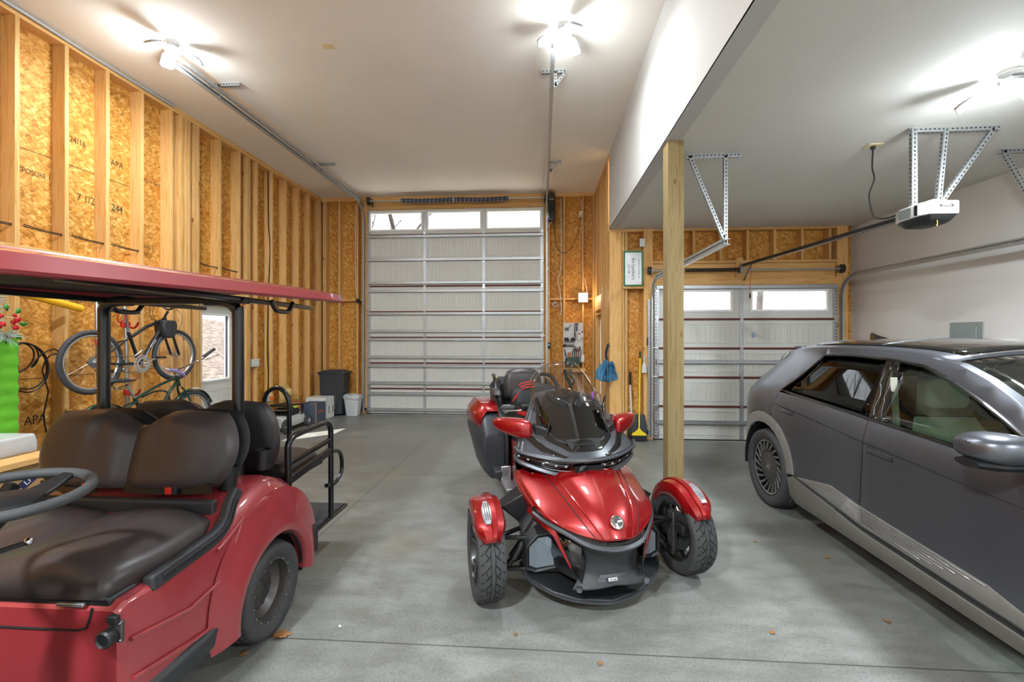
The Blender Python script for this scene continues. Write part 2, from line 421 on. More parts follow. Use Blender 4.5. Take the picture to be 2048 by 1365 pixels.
# ================================================================== THE SETTING
WX0, WX1, WX2 = -4.62, 1.07, 4.80
YB, YD, YR = 8.95, 7.02, -3.6
ZH, ZL = 4.53, 3.31
b = MB().box(-5.2, 5.2, YR - 0.3, 9.3, -0.12, 0.0); struct(b.build('floor', 'concrete', smooth=False))
b = MB(); b.box(WX0 - 0.02, WX1 + 0.14, YR, YB + 0.02, ZH, ZH + 0.016); b.cur = 1; b.box(-4.9, WX1 + 0.3, YR - 0.2, 9.3, ZH + 0.05, ZH + 0.15)
struct(b.build('ceiling', ['ceiling_paint', 'osb'], smooth=False))
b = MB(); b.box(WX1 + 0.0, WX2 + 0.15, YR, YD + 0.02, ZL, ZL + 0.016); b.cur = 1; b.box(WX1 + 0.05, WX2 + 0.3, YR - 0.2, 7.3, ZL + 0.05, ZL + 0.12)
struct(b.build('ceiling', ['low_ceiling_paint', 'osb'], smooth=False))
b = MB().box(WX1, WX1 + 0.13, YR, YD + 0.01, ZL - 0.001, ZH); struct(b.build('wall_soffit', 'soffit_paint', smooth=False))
b = MB().box(WX2, WX2 + 0.12, YR, YD + 0.22, 0, ZL + 0.1); wr = struct(b.build('wall_right', 'wall_paint', smooth=False))
b = MB().box(-4.9, 5.0, YR - 0.1, YR, 0, ZH + 0.1); struct(b.build('wall_rear', 'wall_paint', smooth=False))
SH = WX0 - 0.14
# ---- left wall: sheathing with a door opening, studs, plates, blocking
D3a, D3b, D3t = 5.66, 6.60, 2.10
b = MB().box(SH - 0.012, SH, YR, D3a, 0, ZH + 0.05); b.box(SH - 0.012, SH, D3b, 9.1, 0, ZH + 0.05); b.box(SH - 0.012, SH, D3a, D3b, D3t, ZH + 0.05)
wl = struct(b.build('wall_left', 'osb', smooth=False))
for yy in [2.44 * k - 3.0 for k in range(6)]: pass
b = MB()
for z in (2.44 - 1.22 + 0.0, 3.35): b.box(SH - 0.001, SH + 0.001, YR, 5.0, z, z + 0.005) if z > 2 else b.box(SH - 0.001, SH + 0.001, YR, 5.6, z, z + 0.005)
b.build('sheathing_seam', 'tread_gap', wl, smooth=False)
stud_me = None
def stud(parent, x0, x1, y0, y1, z0=0.04, z1=ZH - 0.076, name='stud', mat='pine'):
    b = MB().box(0, x1 - x0, 0, y1 - y0, 0, z1 - z0)
    o = b.build(name, mat, parent, bevel=0.002, seg=1); o.location = (x0, y0, z0); return o
far = [3.591 + 0.4064 * k for k in range(-17, 5)]
for y in far:
    if abs(y - 5.63) < 0.05: continue
    stud(wl, SH, WX0, y - 0.038, y)
for y, z0 in ((5.36, 0.04), (5.40, 0.04), (5.445, 0.04), (5.49, 0.04), (5.60, 0.04), (5.643, 0.04), (6.05, 2.36), (6.458, 2.36), (6.635, 0.04), (6.68, 0.04), (6.865, 0.04), (7.268, 0.04), (7.68, 0.04), (8.09, 0.04), (8.49, 0.04), (8.90, 0.04), (8.945, 0.04)):
    stud(wl, SH, WX0 - (0.012 if y in (5.40, 5.60) else 0), y - 0.038, y, z0)
b = MB().box(SH, WX0, YR, YB + 0.14, ZH - 0.038, ZH); b.box(SH, WX0, YR, YB + 0.14, ZH - 0.076, ZH - 0.0385); b.build('top_plate', 'pine_lying', wl, bevel=0.002, seg=1)
b = MB().box(SH, WX0, YR, D3a - 0.02, 0.0, 0.038); b.box(SH, WX0, D3b + 0.02, YB + 0.14, 0.0, 0.038); b.build('sole_plate', 'pine_lying', wl, bevel=0.002, seg=1)
ys = sorted(far[2:] )
for y in [v for v in ys if v < 5.3]:
    MB().box(SH, WX0 - 0.002, y, y + 0.368, 2.395, 2.433).build('blocking', 'pine_lying', wl, bevel=0.002, seg=1)
for y0, y1 in ((6.7, 6.825), (6.87, 7.228), (7.27, 7.64), (7.68, 8.05), (8.09, 8.45), (8.49, 8.86)):
    MB().box(SH, WX0 - 0.05, y0, y1, 2.36, 2.398).build('blocking', 'pine_lying', wl, bevel=0.002, seg=1)
MB().box(SH, WX0 - 0.01, D3a - 0.02, D3b + 0.02, D3t + 0.02, D3t + 0.26).build('header', 'pine_lying', wl, bevel=0.003, seg=1)
def stamp(txt, y, z, s=0.085, m='ink_faded', par=wl, x=SH + 0.001, rot=(PI / 2, 0, PI / 2)):
    text('ink_stamp', txt, s, m, (x, y, z), rot, par, 0.0003, sx=0.8)
stamp('APA', 3.82, 0.83, 0.12, 'ink_black'); stamp('24/16\n7/16', 3.98, 0.83, 0.05, 'ink_black'); stamp('24/16', 4.2, 3.62, 0.09); stamp('APA', 4.62, 3.55, 0.1); stamp('244', 4.62, 3.05, 0.11, 'ink_black')
stamp('7 1/2', 4.28, 3.05, 0.11); stamp('EXPOSURE 1', 3.8, 3.15, 0.07); stamp('SIZED FOR SPACING', 3.85, 1.98, 0.045); stamp('SIZED FOR SPACING', 4.2, 1.98, 0.045); stamp('STRENGTH AXIS', 5.0, 3.5, 0.06); stamp('EXPOSURE 1', 4.95, 2.7, 0.06)
# ---- back wall round the tall door
DX0, DX1, DZ = -3.62, 0.045, 4.255
b = MB(); y0, y1 = YB + 0.14, YB + 0.152
b.box(SH, DX0 - 0.02, y0, y1, 0, ZH + 0.05); b.box(DX1 + 0.02, WX1 + 0.2, y0, y1, 0, ZH + 0.05); b.box(DX0 - 0.02, DX1 + 0.02, y0, y1, DZ, ZH + 0.05)
wb = struct(b.build('wall_back', 'osb', smooth=False))
for x in (-4.60, -4.56, -4.26, -3.87, 0.44, 0.82, 1.03): stud(wb, x, x + 0.038, YB, YB + 0.14)
stud(wb, -3.74, -3.63, YB - 0.012, YB + 0.14, 0.0, ZH - 0.08, 'jamb_post'); stud(wb, 0.062, 0.17, YB - 0.012, YB + 0.14, 0.0, ZH - 0.08, 'jamb_post')
b = MB().box(SH, WX1, YB, YB + 0.14, ZH - 0.076, ZH - 0.0385); b.box(SH, WX1, YB, YB + 0.14, ZH - 0.038, ZH); b.build('top_plate', 'pine_across', wb, bevel=0.002, seg=1)
b = MB().box(SH, DX0 - 0.05, YB, YB + 0.14, 0, 0.038); b.box(DX1 + 0.05, WX1, YB, YB + 0.14, 0, 0.038); b.build('sole_plate', 'pine_across', wb, bevel=0.002, seg=1)
for x0, x1 in ((-4.52, -4.26), (-4.222, -3.87), (-3.832, -3.74), (0.17, 0.44), (0.478, 0.82), (0.858, 1.03)):
    MB().box(x0, x1, YB + 0.02, YB + 0.14, 2.36, 2.398).build('blocking', 'pine_across', wb, bevel=0.002, seg=1)
MB().box(-3.62, 0.05, YB - 0.01, YB + 0.03, DZ + 0.005, DZ + 0.095).build('header_board', 'pine_across', wb, bevel=0.003, seg=1)
MB().box(-3.62, 0.05, YB + 0.03, YB + 0.139, DZ + 0.095, ZH - 0.08).build('header', 'pine_across', wb, bevel=0.003, seg=1)
MB().box(-3.1, -0.4, YB + 0.0, YB + 0.028, DZ + 0.12, DZ + 0.17).build('header_cleat', 'pine_across', wb, bevel=0.003, seg=1)
MB().box(-3.72, -3.56, YB + 0.022, YB + 0.06, 0, DZ + 0.05).build('door_stop', 'pine', wb); MB().box(-0.02, 0.12, YB + 0.022, YB + 0.06, 0, DZ + 0.05).build('door_stop', 'pine', wb); MB().box(-3.62, 0.05, YB + 0.022, YB + 0.03, DZ - 0.03, DZ + 0.02).build('door_stop', 'pine_across', wb)
# ---- short return wall between the tall bay and the low garage (a door stands in it)
D4a, D4b, D4t = 8.02, 8.86, 2.06
b = MB(); x0, x1 = WX1 + 0.14, WX1 + 0.152
b.box(x0, x1, YD + 0.152, D4a, 0, ZH + 0.05); b.box(x0, x1, D4b, 9.1, 0, ZH + 0.05); b.box(x0, x1, D4a, D4b, D4t, ZH + 0.05)
wm = struct(b.build('wall_return', 'osb', smooth=False))
for y, z0 in ((YD + 0.16, 0.04), (7.25, 0.04), (7.40, 0.04), (7.80, 0.04), (7.96, 0.04), (8.2, 2.4), (8.6, 2.4), (8.88, 0.04)): stud(wm, WX1, WX1 + 0.14, y, y + 0.038, z0, ZH - 0.076)
b = MB().box(WX1, WX1 + 0.14, YD + 0.02, YB, ZH - 0.076, ZH); b.build('top_plate', 'pine_lying', wm, bevel=0.002, seg=1)
MB().box(WX1 + 0.005, WX1 + 0.13, 7.94, 8.9, D4t + 0.06, D4t + 0.33).build('header', 'pine_lying', wm, bevel=0.003, seg=1)
# ---- wall of the low garage round its door
GX0, GX1, GZ = 1.762, 4.487, 2.40
b = MB(); y0, y1 = YD + 0.14, YD + 0.152
b.box(WX1, GX0 - 0.02, y0, y1, 0, ZL + 0.1); b.box(GX1 + 0.02, WX2 + 0.02, y0, y1, 0, ZL + 0.1); b.box(GX0 - 0.02, GX1 + 0.02, y0, y1, GZ, ZL + 0.1)
wg = struct(b.build('wall_garage', 'osb', smooth=False))
for x, w, n in ((1.075, 0.19, 'corner_post'), (1.27, 0.038, 'stud'), (1.315, 0.038, 'stud')): stud(wg, x, x + w, YD, YD + 0.14, 0.038, ZL - 0.04, n)
stud(wg, 1.60, 1.742, YD - 0.012, YD + 0.14, 0.0, ZL, 'jamb_post'); stud(wg, 4.50, 4.66, YD - 0.012, YD + 0.14, 0.0, ZL, 'jamb_post')
for x in [1.95 + 0.4064 * k for k in range(7)]: stud(wg, x, x + 0.038, YD, YD + 0.14, 2.80, ZL - 0.045, 'cripple_stud')
MB().box(1.07, 1.60, YD, YD + 0.14, ZL - 0.04, ZL - 0.001).build('top_plate', 'pine_across', wg, bevel=0.002, seg=1)
MB().box(1.742, 4.50, YD, YD + 0.14, ZL - 0.04, ZL - 0.001).build('top_plate', 'pine_across', wg, bevel=0.002, seg=1)
MB().box(1.742, 4.50, YD, YD + 0.14, 2.76, 2.80).build('rough_sill', 'pine_across', wg, bevel=0.002, seg=1)
MB().box(1.742, 4.50, YD + 0.03, YD + 0.139, 2.53, 2.758).build('header', 'pine_across', wg, bevel=0.002, seg=1)
MB().box(1.742, 4.50, YD - 0.012, YD + 0.03, 2.41, 2.53).build('header_board', 'pine_across', wg, bevel=0.002, seg=1)
MB().box(3.01, 3.11, YD - 0.014, YD + 0.03, 2.535, 2.84).build('opener_block', 'pine', wg, bevel=0.002, seg=1)
for x0, x1 in ((1.70, 1.80), (4.44, 4.56)): MB().box(x0, x1, YD + 0.02, YD + 0.06, 0, GZ + 0.04).build('door_stop', 'pine', wg)
MB().box(1.74, 4.5, YD + 0.02, YD + 0.03, GZ - 0.03, GZ + 0.03).build('door_stop', 'pine_across', wg)
# ================================================================== garage doors
def panel_door(name, x0, x1, z0, z1, yf, rows, cols, winrow, struts, stile_x, label_x=None):
    """sectional door seen from inside: insulated sections, steel stiles, struts and hinges"""
    root = struct(bpy.data.objects.new(name, None)); COL.objects.link(root); root.location = ((x0 + x1) / 2, yf, 0)
    root.empty_display_size = 0.1
    cx = (x0 + x1) / 2; X0, X1 = x0 - cx, x1 - cx
    zs = [z0 + (z1 - z0) * r for r in rows]
    SX = [s - cx for s in stile_x]
    edges = [X0] + SX + [X1]
    for i in range(len(zs) - 1):
        a, c = zs[i] + 0.008, zs[i + 1] - 0.012
        win = (i == len(zs) - 2)
        b = MB()
        if not win:
            b.box(X0, X1, 0.0, 0.045, a, c)
            for k in range(len(edges) - 1):
                e0, e1 = edges[k] + 0.05, edges[k + 1] - 0.05
                np_ = cols
                for q in range(np_):
                    p0 = lerp(e0, e1, q / np_) + 0.02; p1 = lerp(e0, e1, (q + 1) / np_) - 0.02
                    za, zc = a + 0.07, c - 0.07
                    # raised rim then vertical ribs of the stamped bead-board
                    for (u0, u1, w0, w1) in ((p0, p1, za, za + 0.006), (p0, p1, zc - 0.006, zc), (p0, p0 + 0.006, za, zc), (p1 - 0.006, p1, za, zc)):
                        b.box(u0, u1, -0.008, 0.001, w0, w1)
                    nr = 7
                    for r in range(1, nr):
                        xr = lerp(p0 + 0.02, p1 - 0.02, r / nr); b.box(xr - 0.004, xr + 0.004, -0.006, 0.001, za + 0.03, zc - 0.03)
            b.build('door_section', 'door_white', root, bevel=0.0012, seg=1, smooth=False)
        else:
            wa, wc = lerp(a, c, winrow[0]), lerp(a, c, winrow[1])
            b.box(X0, X1, 0, 0.045, a, wa); b.box(X0, X1, 0, 0.045, wc, c)
            xs = [X0]
            for k in range(len(edges) - 1):
                m = winrow[2]
                xs += [edges[k] + m, edges[k + 1] - m]
            xs.append(X1)
            for k in range(0, len(xs), 2): b.box(xs[k], xs[k + 1], 0, 0.045, wa, wc)
            sec = b.build('door_section', 'door_white', root, bevel=0.002, seg=1, smooth=False)
            for k in range(1, len(xs) - 1, 2):
                f = MB(); w0, w1 = xs[k], xs[k + 1]
                for (u0, u1, v0, v1) in ((w0 - 0.03, w1 + 0.03, wa - 0.03, wa + 0.004), (w0 - 0.03, w1 + 0.03, wc - 0.004, wc + 0.03), (w0 - 0.03, w0 + 0.004, wa, wc), (w1 - 0.004, w1 + 0.03, wa, wc)):
                    f.box(u0, u1, -0.012, 0.03, v0, v1)
                fr = f.build('window_frame', 'gasket_white', root, bevel=0.003, seg=1, smooth=False)
                MB().box(w0, w1, 0.018, 0.022, wa, wc).build('pane', 'pane', fr, smooth=False)
    for i in range(1, len(zs) - 1):
        MB().box(X0 + 0.03, X1 - 0.03, -0.012, 0.03, zs[i] - 0.022, zs[i] + 0.010).build('section_seam', 'rust_seam', root, smooth=False)
    for z in struts:
        b = MB(); zz = z0 + (z1 - z0) * z
        b.box(X0 + 0.02, X1 - 0.02, -0.055, -0.003, zz - 0.028, zz - 0.025); b.box(X0 + 0.02, X1 - 0.02, -0.055, -0.052, zz - 0.028, zz + 0.028); b.box(X0 + 0.02, X1 - 0.02, -0.055, -0.003, zz + 0.025, zz + 0.028)
        b.build('strut', 'galvanized', root, smooth=False)
    for i in range(len(zs) - 1):
        for sx in SX:
            b = MB().box(sx - 0.028, sx + 0.028, -0.006, 0.002, zs[i] + 0.008, zs[i + 1] - 0.012)
            b.box(sx - 0.03, sx - 0.024, -0.01, 0.0, zs[i] + 0.02, zs[i + 1] - 0.02); b.box(sx + 0.024, sx + 0.03, -0.01, 0.0, zs[i] + 0.02, zs[i + 1] - 0.02)
            b.build('stile', 'galvanized', root, smooth=False)
        for sx, s in ((X0, 1), (X1, -1)):
            b = MB().box(min(sx, sx + s * 0.07), max(sx, sx + s * 0.07), -0.007, 0.002, zs[i] + 0.008, zs[i + 1] - 0.012)
            b.build('end_stile', 'galvanized', root, smooth=False)
    for i in range(1, len(zs) - 1):
        for sx in SX + [X0 + 0.035, X1 - 0.035]:
            b = MB().box(sx - 0.022, sx + 0.022, -0.016, -0.006, zs[i] - 0.05, zs[i] + 0.05)
            b.tube([(sx - 0.024, -0.018, zs[i]), (sx + 0.024, -0.018, zs[i])], 0.009, 8)
            for dz in (-0.035, 0.035): b.tube([(sx, -0.016, zs[i] + dz), (sx, -0.021, zs[i] + dz)], 0.006, 6)
            b.build('hinge', 'bare_aluminium', root)
    MB().box(X0, X1, -0.01, 0.04, z0 - 0.004, z0 + 0.012).build('bottom_seal', 'tread_gap', root, smooth=False)
    return root
d1 = panel_door('door_1', DX0, DX1, 0.01, DZ, YB - 0.03, [k / 8 for k in range(9)], 2, (0.20, 0.86, 0.075),
    [0.865, 0.752, 0.64, 0.60, 0.49, 0.405, 0.365, 0.278, 0.235, 0.152, 0.10, 0.022], [-2.405, -1.18])
d2 = panel_door('door_2', GX0, GX1, 0.01, GZ + 0.015, YD - 0.035, [0, 21 / 96, 39 / 96, 57 / 96, 75 / 96, 1.0], 2, (0.26, 0.82, 0.16),
    [0.985, 0.505, 0.115], [3.075])
b = MB().box(0, 0.045, 0, 0.002, 0, 0.06); o = b.build('sticker', 'tape_blue', d2); o.location = (0.10, -0.02, 1.60)
b = MB().box(0, 0.10, 0, 0.001, 0, 0.07); o = b.build('sticker', 'paper', d2); o.location = (1.22, -0.004, 1.24)
text('sticker_print', 'Haas Door', 0.018, 'ink_black', (1.27, -0.006, 1.262), (PI / 2, 0, 0), d2, 0.0003)
# man doors
def man_door(name, loc, rz, w, h, wa, wb_, z0, z1, mat='door_white'):
    root = struct(bpy.data.objects.new(name, None)); COL.objects.link(root); root.location = loc; root.rotation_euler = (0, 0, rz)
    b = MB().box(0, w, 0, 0.045, 0.02, z0); b.box(0, w, 0, 0.045, z1, h); b.box(0, wa, 0, 0.045, z0, z1); b.box(wb_, w, 0, 0.045, z0, z1)
    leaf = b.build('door_leaf', mat, root, bevel=0.003, seg=1, smooth=False)
    b = MB()
    for (u0, u1, v0, v1) in ((wa - 0.03, wb_ + 0.03, z0 - 0.03, z0), (wa - 0.03, wb_ + 0.03, z1, z1 + 0.03), (wa - 0.03, wa, z0, z1), (wb_, wb_ + 0.03, z0, z1)): b.box(u0, u1, -0.014, 0.055, v0, v1)
    fr = b.build('window_frame', 'gasket_white', root, bevel=0.004, seg=2, smooth=False)
    MB().box(wa, wb_, 0.02, 0.024, z0, z1).build('pane', 'pane', fr, smooth=False)
    for k in range(2):
        a0 = 0.11 + k * (w - 0.22 + 0.05) / 2; a1 = a0 + (w - 0.22 - 0.05) / 2; b = MB()
        for (u0, u1, v0, v1) in ((a0, a1, 0.2, 0.212), (a0, a1, z0 - 0.16, z0 - 0.148), (a0, a0 + 0.012, 0.2, z0 - 0.15), (a1 - 0.012, a1, 0.2, z0 - 0.15)): b.box(u0, u1, -0.004, 0.002, v0, v1)
        b.build('door_molding', mat, root, bevel=0.002, seg=1, smooth=False)
    b = MB().box(-0.02, 0, -0.09, 0.06, 0, h + 0.02); b.box(w, w + 0.02, -0.09, 0.06, 0, h + 0.02); b.box(-0.02, w + 0.02, -0.09, 0.06, h + 0.003, h + 0.023)
    b.build('door_frame', 'pine', root, bevel=0.002, seg=1)
    return root
# in the left wall: leaf faces +X
d3 = man_door('door_3', (SH + 0.035, D3a + 0.03, 0), PI / 2, 0.89, 2.06, 0.115, 0.63, 1.0, 1.92)
b = MB(); b.lathe([(0.028, 0), (0.028, -0.008), (0.012, -0.012), (0.012, -0.035), (0.027, -0.045), (0.027, -0.06), (0.01, -0.068)], 16, 'Y', (0.82, 0, 0.97)); b.build('knob', 'bare_aluminium', d3)
b = MB(); b.lathe([(0.026, 0), (0.026, -0.014), (0.01, -0.018)], 16, 'Y', (0.82, 0, 1.1)); b.build('deadbolt', 'bare_aluminium', d3)
d4 = man_door('door_4', (WX1 + 0.10, D4b - 0.02, 0), -PI / 2, 0.80, 2.03, 0.10, 0.70, 0.5, 1.93)
for z in (0.3, 1.05, 1.8): MB().box(0.003, 0.02, -0.012, 0.0, z, z + 0.09).build('hinge', 'tread_gap', d4)
# ================================================================== outdoors
def terrain():
    rows = []
    for i in range(46):
        x = -4.95 - i * 0.55
        row = []
        for j in range(40):
            y = -6 + j * 0.75
            h = -0.12 + max(0, (-5.2 - x)) * 0.20 + 0.18 * noise.noise(Vector((x * 0.4, y * 0.4, 0))) * min(1, max(0, -5.2 - x))
            row.append((x, y, h))
        rows.append(row)
    o = MB().grid(rows).build('ground', 'leaf_litter'); struct(o)
    o = MB().box(-28, 28, 9.35, 45, -0.4, -0.13).build('ground', 'driveway', smooth=False); struct(o)
    o = MB().box(1.3, 28, 7.35, 9.4, -0.4, -0.13).build('ground', 'leaf_litter', smooth=False); struct(o)
terrain()
def rockm(r, seed):
    random.seed(seed); b = MB().ball((0, 0, 0), (r, r * 0.8, r * 0.6), 12, 8)
    b.v = [p * (1 + 0.25 * noise.noise(p * (1.6 / r) + Vector((seed, 0, 0)))) for p in b.v]
    return b
for k, (y, x, r) in enumerate(((9.0, -12.2, 0.42), (10.4, -12.8, 0.55), (12.0, -13.4, 0.5), (13.6, -13.2, 0.6), (9.9, -14.0, 0.7))):
    o = rockm(r, k).build('boulder', 'rock'); o.location = (x, y, -0.12 + (-5.2 - x) * 0.2 + r * 0.3)
    tag(o, ['smallest, nearest boulder', 'second boulder', 'third boulder', 'boulder farthest along the slope', 'biggest boulder, highest up the slope'][k] + ' on the leafy slope outside the side door', 'rock', 'boulders on the slope outside')
def fallen(y, x, L, r, a):
    o = MB().tube([(0, -L / 2, 0), (0.05, 0, 0.03), (0, L / 2, 0)], [r, r * 0.9, r * 0.7], 8).build('fallen_log', 'bark'); o.location = (x, y, -0.12 + (-5.2 - x) * 0.2 + r * 0.5); o.rotation_euler = (0, 0, a); return o
for y, x, L, r, a in ((8.6, -8.6, 3.0, 0.06, 0.2), (8.0, -7.4, 2.6, 0.05, -0.1)): tag(fallen(y, x, L, r, a), ('longer' if L == 3.0 else 'shorter') + ' dead branch lying on leaf litter outside the side door', 'log', 'fallen branches outside')
def tree_mesh(seed, H=9.0):
    random.seed(seed); b = MB()
    def br(p, d, r, L, lev):
        pts = [p]; rr = [r]; q = p.copy(); dd = d.copy(); n = 5
        for i in range(n):
            dd = (dd + Vector((random.uniform(-.16, .16), random.uniform(-.16, .16), random.uniform(-.02, .12)))).normalized()
            q = q + dd * L / n; pts.append(q.copy()); rr.append(r * (1 - 0.7 * (i + 1) / n))
            if lev < 3 and i >= (1 if lev else 2):
                for _ in range(2 if lev < 2 else 1):
                    a = random.uniform(0, 2 * PI); s = Vector((math.cos(a), math.sin(a), random.uniform(0.2, 0.9)))
                    br(q.copy(), (dd * 0.5 + s).normalized(), rr[-1] * 0.6, L * random.uniform(0.4, 0.6), lev + 1)
        b.tube(pts, rr, 6 if lev < 2 else 4)
    br(Vector((0, 0, 0)), Vector((0, 0, 1)), 0.19, H, 0)
    return b
trees = [tree_mesh(11).build('bare_tree', 'bark'), tree_mesh(23).build('bare_tree', 'bark')]
spots = [(-4.6, 14.5, 0), (1.2, 25, 1), (3.2, 13.5, 1), (7.6, 16, 0), (5.2, 21, 1), (-9.5, 22, 1)]
for k, (x, y, w) in enumerate(spots):
    o = trees[w] if k < 2 and w == k % 2 else None
    if k == 0: o = trees[0]
    elif k == 1: o = trees[1]
    else:
        o = trees[w].copy(); COL.objects.link(o)
    o.location = (x, y, -0.15); o.rotation_euler = (0, 0, k * 1.3); o.scale = (.8, .8, .85)
    tag(o, ['leafless tree seen through the left window of the tall door', 'leafless tree seen through the middle windows of the tall door', 'leafless tree close behind the low door windows', 'leafless tree at the right behind the low door', 'far leafless tree behind the low door', 'far leafless tree beyond the left end of the tall door'][k], 'tree', 'bare trees outside')
# ================================================================== ceiling lamps
def led_fixture(loc, rz, label, power, spin=0.0):
    t = thing('ceiling_lamp', label, 'lamp', loc, rz, 'three-panel garage ceiling lamps')
    b = MB().lathe([(0.055, 0.0), (0.055, -0.02), (0.02, -0.03), (0.02, -0.05)], 20); b.build('base', 'white_plastic', t)
    b = MB().lathe([(0.03, -0.05), (0.062, -0.06), (0.068, -0.10), (0.05, -0.125), (0.01, -0.13)], 20); hub = b.build('hub', 'bare_aluminium', t)
    for k in range(3):
        a = spin + k * 2 * PI / 3
        M = Matrix.Rotation(a, 4, 'Z') @ Matrix.Translation((0.085, 0, -0.08)) @ Matrix.Rotation(math.radians(28), 4, 'Y')
        b = MB(); b.M = M
        out = [(0.0, -0.035), (0.04, -0.06), (0.15, -0.065), (0.18, -0.045), (0.18, 0.045), (0.15, 0.065), (0.04, 0.06), (0.0, 0.035)]
        b.prism(out, 0.0, 0.014)
        for q in range(5): b.box(0.03 + q * 0.03, 0.034 + q * 0.03, -0.05, 0.05, 0.014, 0.026)
        p = b.build('lamp_panel', 'bare_aluminium', t, bevel=0.003)
        b = MB(); b.M = M; b.prism([(x * 0.9 + 0.008, y * 0.85) for x, y in out], -0.004, 0.0); b.build('diffuser', 'led', p)
    d = bpy.data.lights.new('lamp_light', 'AREA'); d.shape = 'DISK'; d.size = 0.34; d.energy = power; d.color = (0.86, 0.94, 1.0)
    o = bpy.data.objects.new('lamp_light', d); COL.objects.link(o); o.parent = t; o.location = (0, 0, -0.22)
    d = bpy.data.lights.new('lamp_glow', 'POINT'); d.energy = power * 0.50; d.shadow_soft_size = 0.10; d.color = (0.86, 0.94, 1.0)
    o = bpy.data.objects.new('lamp_glow', d); COL.objects.link(o); o.parent = t; o.location = (0, 0, -0.24)
    return t
led_fixture((-3.64, 4.10, ZH), 0, 'lit lamp on the tall ceiling at the head of the left door track', LED_POWER * 0.5, 0.4)
led_fixture((0.21, 4.12, ZH), 0, 'lit lamp on the tall ceiling above the red three-wheeler', LED_POWER * 0.42, 1.0)
led_fixture((2.98, 3.0, ZL), 0, 'lit lamp on the low ceiling above the grey car', LED_POWER * 0.62, 0.2)
led_fixture((-1.7, -1.2, ZH), 0, 'unseen fill lamp added on the tall ceiling behind the camera', LED_POWER * 3.0, 0.4)  # out-of-view fill, added to flatten the contrast in the tall bay
led_fixture((3.0, -1.3, ZL), 0, 'unseen fill lamp added on the low ceiling behind the camera', LED_POWER * 1.15, 0.9)  # out-of-view fill, added to brighten the right-hand side
# ================================================================== curved panels cut to an outline
def panel(name, poly, fn, mat, parent, step=0.08, off=0.0, thick=0.004, bevel=0.0, angle=50):
    """a thin shaped panel: outline poly (u,v) laid on the surface fn(u,v)"""
    area = sum(p[0] * q[1] - q[0] * p[1] for p, q in zip(poly, poly[1:] + poly[:1]))
    if area < 0: poly = poly[::-1]
    bm = bmesh.new(); vs = [bm.verts.new((p[0], p[1], 0)) for p in poly]; bm.faces.new(vs)
    us = [p[0] for p in poly]; ws = [p[1] for p in poly]
    for ax, lo, hi in ((0, min(us), max(us)), (1, min(ws), max(ws))):
        n = max(1, int((hi - lo) / step)); 
        for k in range(1, n + 1):
            c = lo + (hi - lo) * k / (n + 1); co = [0, 0, 0]; no = [0, 0, 0]; co[ax] = c; no[ax] = 1
            bmesh.ops.bisect_plane(bm, geom=bm.verts[:] + bm.edges[:] + bm.faces[:], plane_co=co, plane_no=no)
    e = 1e-3; nrm = {}
    for v in bm.verts:
        u, w = v.co.x, v.co.y; p = Vector(fn(u, w)); a = Vector(fn(u + e, w)) - Vector(fn(u - e, w)); b = Vector(fn(u, w + e)) - Vector(fn(u, w - e))
        n = a.cross(b); n = n.normalized() if n.length > 1e-12 else Vector((0, 0, 1)); nrm[v] = (p, n)
    top = {}
    for v, (p, n) in nrm.items(): v.co = p + n * off
    bm.normal_update()
    me = bpy.data.meshes.new(name); bm.to_mesh(me); bm.free(); me.materials.append(MATS[mat])
    me.polygons.foreach_set('use_smooth', [True] * len(me.polygons))
    o = bpy.data.objects.new(name, me); COL.objects.link(o)
    if parent is not None: o.parent = parent
    m = o.modifiers.new('s', 'SOLIDIFY'); m.thickness = thick; m.offset = -1 if thick > 0 else 1
    if bevel:
        m = o.modifiers.new('b', 'BEVEL'); m.width = bevel; m.segments = 2; m.limit_method = 'ANGLE'; m.angle_limit = math.radians(50)
    me.set_sharp_from_angle(angle=math.radians(angle))
    return o
def arc(cx, cz, r, a0, a1, n=14): return [(cx + r * math.cos(math.radians(lerp(a0, a1, k / n))), cz + r * math.sin(math.radians(lerp(a0, a1, k / n)))) for k in range(n + 1)]
